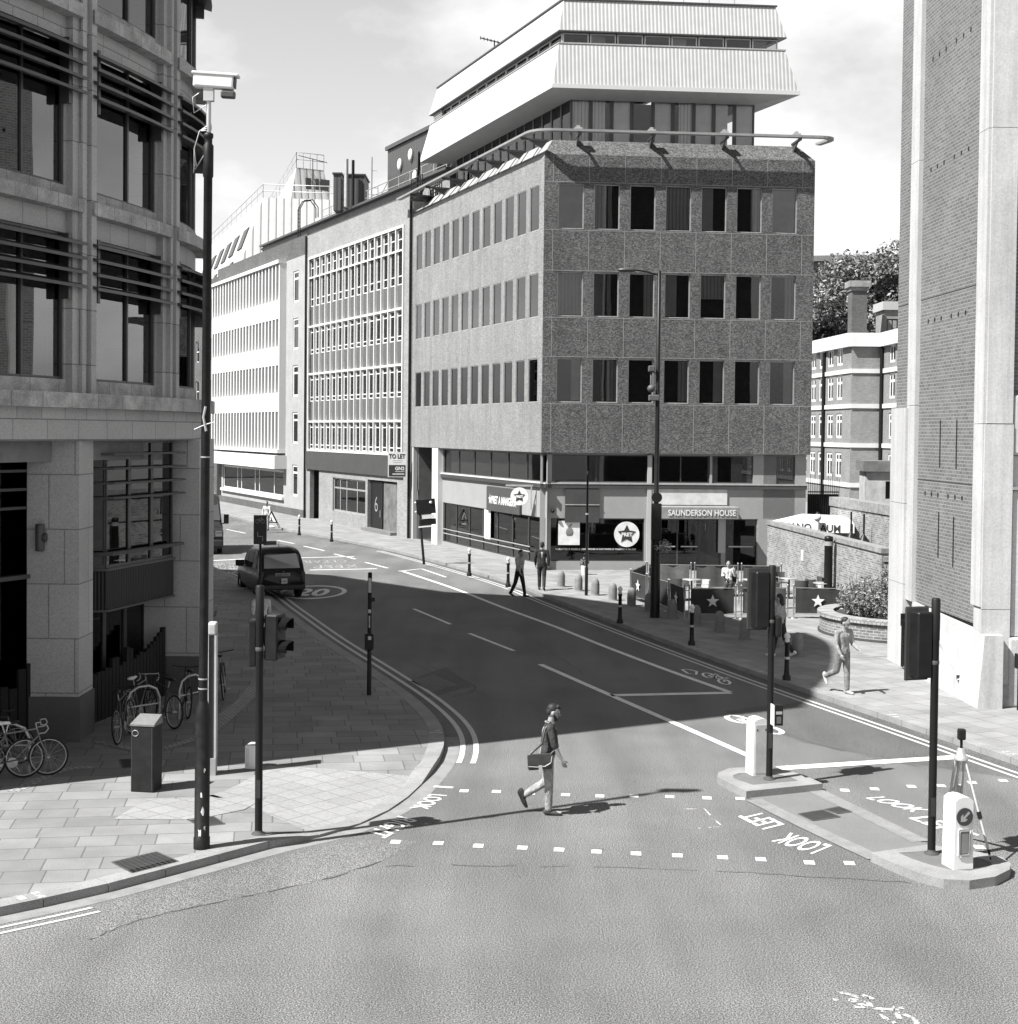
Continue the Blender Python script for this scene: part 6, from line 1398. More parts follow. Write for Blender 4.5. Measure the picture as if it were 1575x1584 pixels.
# bollards
Mst = plain('bollard_stone', .17, .85, .3, var=.2, scale=6, fine=.2, fscale=40)
sb_pos = [(868, 908), (895, 914), (921, 921), (948, 929), (977, 937), (1004, 946), (1040, 957), (1077, 967), (1113, 977), (1152, 989), (1196, 1001), (1234, 1014)]
def stone_bollard():
    th = thing('stone_bollard', 'domed stone bollard', 'bollard', (0, 0, 0), 'stone bollards along the cafe forecourt')
    obj('shaft', MB().lathe([(.155, 0), (.155, .42), (.145, .47), (.125, .55), (.08, .62), (.0, .645)], 20), Mst, th)
    obj('foot', MB().lathe([(.19, 0), (.19, .03), (.16, .04)], 20), Mst, th); return th
p0 = stone_bollard()
lbl = ['domed stone bollard nearest the shop corner, in the sun', 'second sunlit stone bollard from the shop corner', 'stone bollard at the edge of the sunlit paving, beside the thin post', 'stone bollard just inside the shade, near the windbreak end', 'stone bollard by the far corner of the star windbreak', 'stone bollard half hidden behind the lamp column', 'stone bollard right of the lamp column, before the windbreak corner', 'stone bollard behind the white-topped iron bollard', 'stone bollard in front of the large star panel', 'stone bollard in front of the plain windbreak panel', 'stone bollard behind the island signal', 'stone bollard nearest the round planter']
for i, (x, y) in enumerate(sb_pos):
    v = gp(x, y); W = TR(v.x, v.y, PV, i * .7)
    if i == 0: p0.matrix_basis = W; p0['label'] = lbl[0]; WM[p0.name] = W
    else: dup(p0, W, lbl[i])
def iron_bollard():
    th = thing('iron_bollard', 'black iron bollard', 'bollard', (0, 0, 0), 'black iron bollards along the right-hand kerb')
    obj('shaft', MB().lathe([(.105, 0), (.105, .10), (.075, .14), (.062, .3), (.055, .86), (.07, .88), (.07, .92), (.05, .94)], 16), M_black, th)
    obj('cap', MB().lathe([(.05, .94), (.062, .97), (.05, 1.03), (.078, 1.06), (.07, 1.12), (.03, 1.17), (0, 1.18)], 16), M_white, th)
    obj('band', MB().lathe([(.064, .52), (.064, .58)], 16), M_steel, th); return th
p0 = iron_bollard()
ib = [(1217, 1052, 'white-capped iron bollard nearest the man in the jumper'), (1070, 998, 'white-capped iron bollard before the large star panel'), (959, 964, 'iron bollard by the kerb left of the lamp column'), (786, 908, 'iron bollard just left of the two men at the shop'), (726, 891, 'iron bollard in front of the long shop window'), (513, 838, 'iron bollard outside the brick-fronted doorway'), (463, 828, 'iron bollard nearest the finned office')]
for i, (x, y, l) in enumerate(ib):
    v = gp(x, y); W = TR(v.x, v.y, PV, 0)
    if i == 0: p0.matrix_basis = W; p0['label'] = l; WM[p0.name] = W
    else: dup(p0, W, l)
# keep-left bollards
def keep_bollard(label, px, py, rz, front):
    b = gp(px, py, .13); W = Matrix.Translation(b) @ Matrix.Rotation(rz, 4, 'Z'); th = thing('traffic_bollard', label, 'bollard', W)
    bd = MB(); prof = [(-.15, 0), (.15, 0), (.135, .96), (.08, 1.0), (0, 1.015), (-.08, 1.0), (-.135, .96)]
    bd.plate(prof, -.16, .16); obj('shell', bd, plain('bollard_plastic', .62, .4, .4, var=.08, scale=3), th)
    obj('side_recess', MB().box(-.153, -.142, -.05, .06, .18, .75), plain('bollard_recess', .50, .5), th); obj('foot', MB().box(-.14, .14, -.15, .15, -.005, .03), M_black, th)
    if front:
        d_ = obj('arrow_disc', disc(MB(), 0, .74, .125, -.178, .016, 28), plain('sign_blue_grey', .045, .4), th)
        a_ = MB(); M_ = Matrix.Translation((0, -.181, .74)) @ Matrix.Rotation(R_(-45), 4, 'Y'); a_.add([(-.018, 0, .09), (.018, 0, .09), (.018, 0, -.02), (.052, 0, .01), (.052, 0, -.04), (0, 0, -.095), (-.052, 0, -.04), (-.052, 0, .01), (-.018, 0, -.02)], [(0, 8, 2, 1), (8, 7, 6, 5), (8, 5, 2), (2, 5, 4, 3)], False, Matrix.Translation((0, -.181, .74)) @ Matrix.Rotation(R_(45), 4, 'Y')); obj('arrow', a_, M_alu, d_)
        obj('panel_frame', MB().rbox(-.092, .092, -.172, -.158, .18, .57, .02), plain('bollard_frame', .6, .4), th); obj('lower_panel', MB().rbox(-.072, .072, -.18, -.168, .21, .54, .02), plain('lower_panel_grey', .20, .5), th)
    else:
        obj('rear_door', MB().box(-.115, .115, -.168, -.158, .05, .9), plain('door_grey', .40, .6), th); obj('lock', MB().box(-.09, -.07, -.172, -.168, .8, .83).box(.07, .09, -.172, -.168, .8, .83), M_black, th)
    return th
keep_bollard('white traffic bollard with a down-left arrow on the large island', 1481, 1340, R_(14), True)
keep_bollard('white traffic bollard showing its blank rear door on the small island', 1171, 1197, R_(16), False)
# survey tripod
f = [gp(1533, 1330, .13), gp(1470, 1316, .13) + Vector((-.02, .25, 0)), gp(1500, 1300, .004) + Vector((-.1, .3, 0))]
ax = AT(1487, 1172, (f[0].y + f[1].y) / 2 + .05)
tp = thing('survey_tripod', 'wooden survey tripod with a small dark instrument behind the arrow bollard', 'tripod', (ax.x, ax.y, .13)); I_ = Matrix.Identity(4); Mwood = plain('pale_wood', .42, .6, var=.15, scale=8)
for i, p in enumerate(f):
    dd = (p - ax); sd = dd.cross(Vector((0, 0, 1))).normalized() * .045; a0 = ax + Vector((dd.x, dd.y, 0)).normalized() * .06
    lg = MB()
    if i: lg.tube([a0 + sd, a0.lerp(p, .55) + sd * .7], .02, 6); lg.tube([a0 - sd, a0.lerp(p, .55) - sd * .7], .02, 6); lg.tube([a0.lerp(p, .35), a0.lerp(p, .97)], .024, 6)
    else: lg.tube([a0, a0.lerp(p, .97)], .017, 6)
    lo = obj('leg', lg, Mwood, tp, I_); obj('clamp', MB().tube([a0.lerp(p, .53), a0.lerp(p, .60)], .034, 6).tube([a0.lerp(p, .9), p], [.026, .008], 6), M_black, lo, I_)
obj('head', MB().lathe([(.10, -.03), (.10, .02), (.07, .03), (.06, .12), (.05, .14)], 16, Matrix.Translation(ax)), M_steel, tp, I_)
obj('instrument', MB().rbox(-.055, .055, -.05, .05, .26, .42, .02, 2, Matrix.Translation(ax)).tube([ax + Vector((0, 0, .13)), ax + Vector((0, 0, .28))], .02, 6), M_black, tp, I_)
# ---------------------------------------------------------------- cafe windbreaks, chairs, tables
M_fabric = plain('windbreak_cloth', .035, .8, .2, var=.25, scale=2.5); M_fabric2 = plain('faded_windbreak_cloth', .10, .8, .2, var=.3, scale=2.5)
def windbreak(label, a, b, st=True, mat=None, h0=.17, h1=.98):
    a, b = Vector(a), Vector(b); W = frame((a.x, a.y, PV), b - a); L = (b - a).length; th = thing('windbreak', label, 'windbreak', W, 'cafe windbreak panels')
    for x in (0.02, L - .02):
        p_ = obj('post', MB().lathe([(.15, 0), (.15, .015), (.03, .03), (.024, .04), (.024, 1.05), (.036, 1.07), (.03, 1.11), (0, 1.12)], 12), M_chrome, th, W @ Matrix.Translation((x, 0, 0)))
    obj('top_rail', MB().tube([(.02, 0, h1 + .02), (L - .02, 0, h1 + .02)], .016, 8), M_chrome, th)
    n = 10; q = MB(); vs = []
    for i in range(n + 1):
        x = .08 + (L - .16) * i / n
        for j in range(4): z = h0 + (h1 - h0) * j / 3; vs.append((x, .012 * math.sin(i * 2.1 + j) + (.03 * math.sin(i * 1.3) if mat else 0), z))
    q.add(vs, [(4 * i + j, 4 * i + 4 + j, 4 * i + 5 + j, 4 * i + 1 + j) for i in range(n) for j in range(3)], True); obj('cloth', q, mat or M_fabric, th)
    obj('lower_rail', MB().tube([(.02, 0, h0 - .02), (L - .02, 0, h0 - .02)], .012, 6), M_chrome, th)
    if st: obj('star', star(MB(), L / 2, (h0 + h1) / 2, .22, -.03, .42), M_sign, th)
    return th
def g2(x, y): v = gp(x, y); return Vector((v.x, v.y))
A0, A1, A2, A3 = g2(976, 927), g2(1000, 935), g2(1034, 946), g2(1059, 957)
f1, f2 = g2(1139, 957), g2(1220, 956); f3 = Vector((f2.x + 1.75, f2.y - .15))
windbreak('dark star windbreak at the shop end of the cafe, farthest from the road corner', A0, A1); windbreak('dark star windbreak partly behind the lamp column', A1 + Vector((.03, -.05)), A2); windbreak('short dark star windbreak turning the corner of the cafe', A2 + Vector((.03, -.05)), A3)
windbreak('wide dark windbreak with a clear star facing the road', A3 + Vector((.12, 0)), f1); windbreak('faded plain windbreak behind the island signal', f1 + Vector((.14, 0)), f2 - Vector((.02, 0)), False, M_fabric2); windbreak('dark star windbreak beside the round planter', f2 + Vector((.14, 0)), f3)
r0, r1, r2, r3 = Vector((5.35, 56.9)), Vector((7.05, 56.7)), Vector((8.85, 56.7)), Vector((10.5, 56.6))
windbreak('rumpled plain windbreak at the back near the lamp column', r0, r1, False, M_fabric2); windbreak('plain back windbreak left of the seated person', r1 + Vector((.1, 0)), r2, False, plain('mid_windbreak_cloth', .06, .8)); windbreak('plain back windbreak nearest the brick wall', r2 + Vector((.1, 0)), r3, False, plain('mid_windbreak_cloth', .06, .8))
windbreak('windbreak joining the shop end to the back row', A0 + Vector((-.02, .1)), r0 + Vector((-.05, -.1)), False)
def chair(mat):
    th = thing('cafe_chair', 'chair', 'chair', (0, 0, 0), 'cafe terrace chairs')
    obj('seat', MB().rbox(-.22, .22, -.22, .22, .43, .46, .012), mat, th)
    q = MB(); vs = []
    for i in range(9):
        a = math.pi * (.12 + .76 * i / 8); 
        for z, s in ((.50, 1), (.66, 1.06), (.82, 1.08)): vs.append((.25 * s * math.cos(a), -.02 + .25 * s * math.sin(a), z))
    q.add(vs, [(3 * i + j, 3 * i + 3 + j, 3 * i + 4 + j, 3 * i + 1 + j) for i in range(8) for j in range(2)], True); obj('backrest', q, mat, th)
    for x in (-.19, .19):
        for y in (-.19, .19): obj('leg', MB().tube([(x, y, .43), (x * 1.15, y * 1.15, 0)], .014, 6), M_chrome, th)
    q = MB()
    for x in (-.25, .25): q.tube([(x, -.2, .44), (x, -.2, .66), (x, .1, .66)], .014, 6)
    obj('armrest', q, M_chrome, th); return th
M_cd, M_cl = plain('dark_chair_weave', .05, .6), plain('pale_chair_weave', .42, .6)
cd = chair(M_cd); cl2 = chair(M_cl)
chairs = [(cd, 6.15, 53.4, 2.4, 'dark curved cafe chair nearest the lamp column'), (cl2, 7.0, 52.9, -1.2, 'pale cafe chair turned sideways left of the seated person'), (cd, 8.45, 52.6, 2.9, 'dark cafe chair in front of the seated person'), (cd, 8.35, 55.2, .2, 'dark cafe chair holding the person in white'), (cd, 10.35, 56.0, .5, 'dark cafe chair against the brick wall end of the back row'), (cd, 10.6, 53.2, 2.8, 'dark cafe chair behind the star panel by the planter'), (cd, 11.05, 53.6, 2.2, 'dark cafe chair beside the planter-side table'), (cd, 11.4, 54.4, -1.4, 'dark cafe chair close to the thick dark post'), (cl2, 11.1, 51.7, 1.2, 'pale cafe chair behind the planter shrubs')]
seen = set()
for o, x, y, rz, l in chairs:
    W = TR(x, y, PV, rz)
    if o.name not in seen: seen.add(o.name); o.matrix_basis = W; WM[o.name] = W; o['label'] = l
    else: dup(o, W, l)
def table(x, y, l):
    th = thing('cafe_table', l, 'table', (x, y, PV), 'cafe terrace tables'); obj('tabletop', MB().lathe([(0, .72), (.34, .72), (.35, .735), (.34, .75), (0, .75)], 24), M_alu, th); obj('stem', MB().lathe([(.03, .03), (.03, .72)], 10), M_black, th); obj('base', MB().lathe([(.24, 0), (.23, .02), (.03, .05)], 16), M_black, th)
table(6.7, 53.8, 'round metal cafe table near the lamp column'); table(8.9, 54.0, 'round metal cafe table beside the person in white'); table(10.4, 54.6, 'round metal cafe table by the brick wall'); table(11.3, 53.0, 'round metal cafe table close to the planter')
pt_ = thing('plant_pot', 'white plant pot in front of the low shop window', 'plant pot', gp(904, 889)); obj('pot', MB().lathe([(.11, 0), (.15, .36), (.155, .38), (.14, .38)], 16), M_white, pt_); rng = random.Random(6); q = MB(); leaves(q, (0, 0, .55), .2, 90, .07, rng, 1.2, .1); obj('foliage', q, leaf_mat('pot_leaf', .09), pt_)
# roadworks triangle
b = gp(420, 817); rw = thing('roadworks_sign', 'folding roadworks triangle on the far pavement', 'sign', Matrix.Translation(b) @ Matrix.Rotation(R_(-12), 4, 'Z'))
q = MB(); q.plate([(-.42, .32), (.42, .32), (0, 1.06)], -.02, .0); obj('border', q, M_black, rw); q = MB(); q.plate([(-.30, .39), (.30, .39), (0, .92)], -.03, -.021); obj('face', q, M_white, rw); obj('digger_symbol', MB().plate([(-.14, .42), (.14, .42), (.05, .5), (.0, .68), (-.05, .66), (-.02, .5)], -.036, -.031), M_black, rw)
q = MB()
for s in (-1, 1): q.tube([(0, 0, 1.05), (s * .5, -.02, 0)], .02, 5); q.tube([(0, .02, 1.05), (s * .42, .4, 0)], .02, 5)
obj('leg', q, M_black, rw); obj('sandbag', MB().ball((-.05, .1, .07), (.28, .16, .08), 12), M_white, rw)

# ---------------------------------------------------------------- bicycles
def bicycle(drop, mframe, mtape, saddle_mat, rack=False):
    th = thing('bicycle', 'bicycle', 'bicycle', (0, 0, 0), 'bicycles parked by the stone office')
    R = .34; wb = 1.02
    for x in (0, wb):
        c = Matrix.Translation((x, 0, R)) @ Matrix.Rotation(R_(90), 4, 'X')
        ring_ = lambda r, t: MB().tube([(r * math.cos(a * math.pi / 20), r * math.sin(a * math.pi / 20), 0) for a in range(40)], t, 6, closed=True, M=c)
        w = obj('wheel', ring_(R - .018, .018), M_rubber, th); obj('rim', ring_(R - .042, .010), M_steel, w)
        s = MB()
        for k in range(14): a = k * math.pi / 7; s.tube([(.02 * math.cos(a + .6), .02 * math.sin(a + .6), .015 * (-1) ** k), ((R - .045) * math.cos(a), (R - .045) * math.sin(a), 0)], .0025, 3, False, c)
        s.tube([(0, 0, -.05), (0, 0, .05)], .022, 8, True, c); obj('spoke', s, M_steel, w)
    bb, st, hd, hl = Vector((.43, 0, .28)), Vector((.30, 0, .80)), Vector((.83, 0, .84)), Vector((.86, 0, .72))
    f = MB(); t = .016
    for a, b_ in ((bb, st), (st + Vector((.02, 0, -.02)), hd), (bb, hl), (hd, hl)): f.tube([a, b_], t, 8)
    for s in (-.045, .045): f.tube([bb + Vector((0, s, 0)), (0, s, R)], .010, 6); f.tube([st + Vector((.02, s * .5, -.05)), (0, s, R)], .009, 6); f.tube([hl + Vector((0, s, 0)), hl + Vector((.04, s, -.12)), (wb, s, R)], .012, 6)
    obj('frame', f, mframe, th)
    obj('seat_post', MB().tube([st, st + Vector((-.04, 0, .14))], .013, 8), M_steel, th)
    sd = MB(); c = st + Vector((-.05, 0, .17)); sd.ball(c + Vector((-.06, 0, 0)), (.12, .075, .035), 12); sd.ball(c + Vector((.06, 0, 0)), (.13, .032, .028), 12); obj('saddle', sd, saddle_mat, th)
    h = MB(); s0 = hd + Vector((-.02, 0, .10)); h.tube([hd, s0, s0 + Vector((.08, 0, .01))], .014, 8); s1 = s0 + Vector((.08, 0, .01))
    if drop:
        for s in (-1, 1): h.tube([s1, s1 + Vector((0, .18 * s, 0)), s1 + Vector((.09, .21 * s, .0)), s1 + Vector((.12, .21 * s, -.06)), s1 + Vector((.07, .21 * s, -.13)), s1 + Vector((-.03, .22 * s, -.14))], .012, 8)
    else: h.tube([s1 + Vector((-.06, -.29, .03)), s1 + Vector((0, -.12, .0)), s1 + Vector((0, .12, 0)), s1 + Vector((-.06, .29, .03))], .012, 8)
    obj('handlebar', h, mtape, th)
    ck = MB(); ck.lathe([(.09, -.004), (.09, .004)], 20, Matrix.Translation(bb + Vector((0, -.05, 0))) @ Matrix.Rotation(R_(90), 4, 'X')); ck.tube([bb + Vector((0, -.06, 0)), bb + Vector((.11, -.07, -.13)), bb + Vector((.11, -.15, -.13))], .01, 6); ck.tube([bb + Vector((0, .06, 0)), bb + Vector((-.11, .07, .13)), bb + Vector((-.11, .15, .13))], .01, 6); obj('crank', ck, M_steel, th)
    if rack:
        r_ = MB()
        for s in (-.06, .06): r_.tube([(0, s, R), (-.05, s, .74), (.25, s, .74)], .006, 5); r_.tube([(.06, s, R + .02), (.06, s, .74)], .005, 5)
        r_.tube([(-.05, -.06, .74), (-.05, .06, .74)], .006, 5); obj('rack', r_, M_steel, th)
    return th
Mfr = plain('pale_bike_frame', .13, .35, .5); Mfd = plain('dark_bike_frame', .05, .35, .5)
bA = bicycle(True, Mfr, plain('bar_tape', .3, .7), M_white, True); bB = bicycle(False, Mfd, M_black, M_black)
def bike(o, rear, front, lean_, label):
    r, f_ = gp(*rear), gp(*front); d = (f_ - r); W = Matrix.Translation(r) @ Matrix.Rotation(math.atan2(d.y, d.x), 4, 'Z') @ Matrix.Rotation(R_(lean_), 4, 'X')
    if 'used' not in o: o['used'] = 1; o.matrix_basis = W; WM[o.name] = W; o['label'] = label; return o
    return dup(o, W, label)
bike(bA, (-22, 1206), (68, 1200), 4, 'pale drop-bar bicycle with a white saddle beside the nearest stone pier')
bike(bB, (-60, 1180), (24, 1182), -4, 'dark flat-bar bicycle behind the white-saddled one')
bike(bB, (38, 1203), (-52, 1211), 3, 'dark bicycle with its rear wheel closest to the pavement edge')
bike(bB, (183, 1152), (232, 1112), -5, 'bicycle standing end-on left of the dark cabinet')
bike(bB, (268, 1128), (196, 1106), 4, 'bicycle whose wheel shows right of the dark cabinet')
bike(bA, (200, 1126), (262, 1100), -3, 'pale drop-bar bicycle deep in the rack by the timber fence')
bike(bB, (290, 1112), (262, 1078), 5, 'dark bicycle leaning on the metal hoop stand')
bike(bB, (346, 1083), (352, 1052), -6, 'bicycle standing alone just beyond the wayfinding totem')
for o in (bA, bB): del o['used']
def hoop(px, py, label, rz):
    b = gp(px, py); th = thing('cycle_stand', label, 'cycle stand', Matrix.Translation(b) @ Matrix.Rotation(rz, 4, 'Z')); obj('hoop', MB().tube([(-.38, 0, 0), (-.38, 0, .6), (-.3, 0, .78), (-.12, 0, .86), (.12, 0, .86), (.3, 0, .78), (.38, 0, .6), (.38, 0, 0)], .025, 8), M_steel, th); obj('crossbar', MB().tube([(-.37, 0, .48), (.37, 0, .48)], .02, 8), M_steel, th)
hoop(296, 1108, 'metal hoop stand beside the camera pole', R_(62)); hoop(222, 1128, 'metal hoop stand behind the dark cabinet', R_(48)); hoop(10, 1196, 'metal hoop stand between the bicycles by the nearest pier', R_(10))
# pigeon
b = gp(330, 957); pg_ = thing('pigeon', 'pigeon walking on the shaded paving near the totem', 'bird', Matrix.Translation(b) @ Matrix.Rotation(R_(60), 4, 'Z')); q = MB(); q.ball((0, 0, .13), (.13, .065, .07), 12); q.ball((.12, 0, .22), (.035, .03, .035), 10); q.tube([(.08, 0, .16), (.12, 0, .22)], [.05, .03], 8); q.tube([(-.1, 0, .12), (-.24, 0, .10)], [.045, .03], 6); q.tube([(.15, 0, .22), (.18, 0, .215)], [.012, .003], 5); q.tube([(0, .02, .08), (.01, .02, 0)], .006, 4); q.tube([(0, -.02, .08), (.03, -.02, 0)], .006, 4); obj('body', q, plain('pigeon_feather', .12, .7, var=.4, scale=20), pg_)
# ================================================================== VEHICLES
M_cglass = glass('car_window_glass', .06, 3.2, .02, 1.0)
def car_paint(name, g):
    mt, t, b = base_mat(name, .25, .5); b.inputs['Base Color'].default_value = g4(g); b.inputs['Coat Weight'].default_value = .15; b.inputs['Coat Roughness'].default_value = .05; b.inputs['Specular IOR Level'].default_value = .25; return mt
M_car = car_paint('black_car_paint', .005); M_van = car_paint('dark_van_paint', .03)
def loft(secs, mirror=True):
    """secs: [(y, [(x,z)...])] half sections from bottom edge to top centre"""
    mb = MB(); n = len(secs[0][1]); vs = []
    for y, s in secs: vs += [(x, y, z) for x, z in s] + [(-x, y, z) for x, z in reversed(s[:-1])]
    k = 2 * n - 1; fs = [(i * k + j, i * k + j + 1, (i + 1) * k + j + 1, (i + 1) * k + j) for i in range(len(secs) - 1) for j in range(k - 1)]
    fs += [tuple(range(k))[::-1], tuple((len(secs) - 1) * k + j for j in range(k))]
    mb.add(vs, fs, True); return mb
def wheel(parent, W, x, y, r=.32, w=.2):
    c = Matrix.Translation((x, y, r)) @ Matrix.Rotation(R_(90), 4, 'Y')
    wo = obj('wheel', MB().lathe([(r * .62, -w / 2), (r * .94, -w / 2), (r, -w * .35), (r, w * .35), (r * .94, w / 2), (r * .62, w / 2)], 28, c, True, False), M_rubber, parent, W)
    obj('hub', MB().lathe([(0, -w * .42), (r * .3, -w * .40), (r * .62, -w * .3), (r * .62, w * .3), (r * .3, w * .40), (0, w * .42)], 20, c), M_steel, wo, W); return wo
rc = G(437, 927); hd_ = Vector((-.362, .932)); Wt = frame((rc.x, rc.y, 0), Vector((hd_.y, -hd_.x)))      # local +Y is forward
tx_ = thing('taxi', 'black London taxi driving away, seen from behind', 'taxi', Wt)
def sec(y, w, zb, zbelt, wt, zt, crown=.03): return (y, [(w * .90, zb), (w * .99, zb + .12), (w, (zb + zbelt) / 2), (w * .985, zbelt - .08), (w * .955, zbelt), ((w * .955 + wt) / 2 + .015, (zbelt + zt) / 2), (wt, zt - .10), (wt - .10, zt - .015), (wt * .5, zt + crown * .7), (0, zt + crown)])
S_ = [sec(-.02, .70, .34, .82, .62, .84, .01), sec(.05, .83, .28, .96, .74, 1.02), sec(.13, .87, .25, 1.0, .76, 1.12), sec(.22, .885, .24, 1.02, .745, 1.44), sec(.33, .89, .24, 1.03, .725, 1.70), sec(.48, .89, .24, 1.03, .715, 1.80), sec(.9, .89, .24, 1.03, .715, 1.835), sec(1.5, .89, .24, 1.03, .715, 1.84), sec(2.1, .89, .24, 1.03, .71, 1.82), sec(2.55, .885, .24, 1.03, .69, 1.74), sec(2.95, .88, .24, 1.03, .66, 1.36), sec(3.25, .87, .25, 1.02, .70, 1.10), sec(3.6, .86, .26, .98, .66, 1.04), sec(4.1, .84, .28, .93, .60, .98), sec(4.42, .80, .32, .82, .55, .88), sec(4.55, .70, .36, .66, .5, .70, .01)]
bo = obj('body', loft(S_), M_car, tx_, Wt)
gq = MB(); P = lambda x, y, z: (x, y, z)
gq.add([(-.56, .135, 1.08), (.56, .135, 1.08), (.53, .40, 1.62), (-.53, .40, 1.62)], [(0, 1, 2, 3)])
obj('rear_window', MB().add([(-.66, .092, 1.12), (.66, .092, 1.12), (.635, .245, 1.58), (.55, .272, 1.64), (-.55, .272, 1.64), (-.635, .245, 1.58)], [(0, 1, 2, 3, 4, 5)]), M_cglass, tx_, Wt)
for s in (-1, 1):
    for y0, y1 in ((.62, 1.25), (1.32, 2.08), (2.15, 2.72)):
        xw = lambda z: s * (.868 - (z - 1.03) * .17)
        zt_ = 1.68 if y1 < 2.5 else 1.58
        obj('side_window', MB().add([(xw(1.07), y0, 1.07), (xw(1.07), y1 + (.25 if y1 > 2.5 else 0), 1.07), (xw(zt_), y1 - (.1 if y1 > 2.5 else 0), zt_), (xw(zt_), y0 + (.06 if y0 < 1 else 0), zt_)], [(0, 1, 2, 3)]), M_cglass, tx_, Wt)
    for y in (.82, 3.72): wheel(tx_, Wt, s * .76, y, .33)
    obj('tail_light', MB().rbox(s * .70, s * .84, .0, .12, .62, .98, .02), plain('lamp_red', .06, .2), tx_, Wt)
    mr = obj('wing_mirror', MB().rbox(s * .90, s * 1.14, 2.72, 2.86, 1.03, 1.20, .03), M_car, tx_, Wt)
    obj('door_handle', MB().box(s * .885, s * .905, 1.0, 1.15, .86, .89).box(s * .885, s * .905, 2.2, 2.35, .86, .89), M_chrome, tx_, Wt)
    obj('headlight', MB().ball((s * .62, 4.42, .68), (.12, .1, .12), 12), M_chrome, tx_, Wt)
obj('bumper', MB().rbox(-.84, .84, -.10, .10, .34, .52, .05), plain('bumper_plastic', .025, .5), tx_, Wt)
pl_ = obj('number_plate', MB().box(-.27, .27, -.045, -.03, .845, .955), plain('plate_pale', .34, .5), tx_, Wt); obj('plate_lettering', mapped(text_mb('SN05 VKA', .10, .002), lambda p: Vector((p.x, -.052, .865 + p.y))), M_ink, pl_, Wt)
pl_ = obj('licence_plate', MB().box(-.06, .16, -.075, -.06, .58, .76), M_white, tx_, Wt); obj('plate_lettering', mapped(text_mb('70X', .10, .002), lambda p: Vector((.05 + p.x, -.08, .62 + p.y))), M_ink, pl_, Wt)
obj('wiper', MB().tube([(.1, .10, 1.10), (.34, .16, 1.18)], .012, 5), M_black, tx_, Wt); obj('aerial', MB().tube([(.05, .9, 1.85), (.05, .88, 2.02)], .008, 4), M_black, tx_, Wt); obj('roof_sign', MB().rbox(-.25, .25, 2.15, 2.3, 1.83, 1.96, .03), plain('roof_sign', .10, .4), tx_, Wt)
obj('boot_badge', MB().box(.0, .06, -.04, -.02, 1.0, 1.015), M_chrome, tx_, Wt)
# van coming the other way behind the camera pole
v0 = Vector((-14.95, 72.3)); Wv = frame((*v0, 0), (1, .25)) @ Matrix.Rotation(R_(180), 4, 'Z')   # local +Y towards the camera
vn = thing('van', 'dark van facing the camera, mostly behind the camera pole', 'van', Wv)
def vs(y, w, zb, zt, wt): return (y, [(w * .92, zb), (w, zb + .15), (w, 1.1), (w * .97, 1.25), ((w + wt) / 2, (1.25 + zt) / 2), (wt, zt - .12), (wt - .12, zt), (0, zt + .03)])
obj('body', loft([vs(0, .98, .3, 1.35, .94), vs(-.12, 1.0, .28, 1.42, .95), vs(-.55, 1.0, .28, 1.62, .92), vs(-1.35, 1.0, .28, 2.75, .86), vs(-1.7, 1.0, .28, 2.9, .86), vs(-5.2, 1.0, .28, 2.9, .88), vs(-5.3, .97, .3, 2.8, .84)]), M_van, vn, Wv)
obj('windscreen', MB().add([(-.86, -.50, 1.66), (.86, -.50, 1.66), (.78, -1.28, 2.62), (-.78, -1.28, 2.62)], [(0, 1, 2, 3)]), M_cglass, vn, Wv)
obj('grille', MB().box(-.6, .6, 0, .02, .85, 1.15), M_black, vn, Wv); q = MB()
for k in range(3): q.box(-.58, .58, .02, .03, .88 + k * .09, .90 + k * .09)
obj('grille_bar', q, M_steel, vn, Wv); obj('bumper', MB().rbox(-.98, .98, -.05, .12, .38, .72, .05), plain('bumper_plastic', .025, .5), vn, Wv)
for s in (-1, 1):
    obj('headlight', MB().rbox(s * .62, s * .92, -.03, .03, .9, 1.12, .02), M_chrome, vn, Wv); wheel(vn, Wv, s * .86, -.95, .36, .22); wheel(vn, Wv, s * .86, -4.2, .36, .22)
    obj('wing_mirror', MB().rbox(s * 1.08, s * 1.26, -.85, -.72, 1.5, 1.9, .03).tube([(s * .95, -.8, 1.45), (s * 1.15, -.8, 1.52)], .025, 5), M_black, vn, Wv)
pl_ = obj('number_plate', MB().box(-.26, .26, .121, .13, .5, .61), M_white, vn, Wv)
# ================================================================== PEOPLE
def capsule(mb, a, ra, b, rb, n=12):
    a, b = Vector(a), Vector(b); t = b - a; L = t.length
    if L < 1e-5: return mb.ball(a, ra, n)
    t.normalize(); pts, rs = [], []
    for k in range(4): th_ = math.pi / 2 * (1 - k / 3.0); pts.append(a - t * ra * math.sin(th_) * .999); rs.append(max(ra * math.cos(th_), .0005))
    for k in range(4): th_ = math.pi / 2 * k / 3.0; pts.append(b + t * rb * math.sin(th_) * .999); rs.append(max(rb * math.cos(th_), .0005))
    return mb.tube(pts, rs, n)
def fuse(mb, voxel, smooth_it=3, rough=0.0):
    me = mb.mesh('tmp'); o = bpy.data.objects.new('tmp', me); C.objects.link(o)
    r = o.modifiers.new('r', 'REMESH'); r.mode = 'VOXEL'; r.voxel_size = voxel
    s = o.modifiers.new('s', 'SMOOTH'); s.iterations = smooth_it; s.factor = .5
    dg = bpy.context.evaluated_depsgraph_get(); out = bpy.data.meshes.new_from_object(o.evaluated_get(dg))
    bpy.data.objects.remove(o); bpy.data.meshes.remove(me); out.materials.clear()
    for p in out.polygons: p.use_smooth = True
    return out
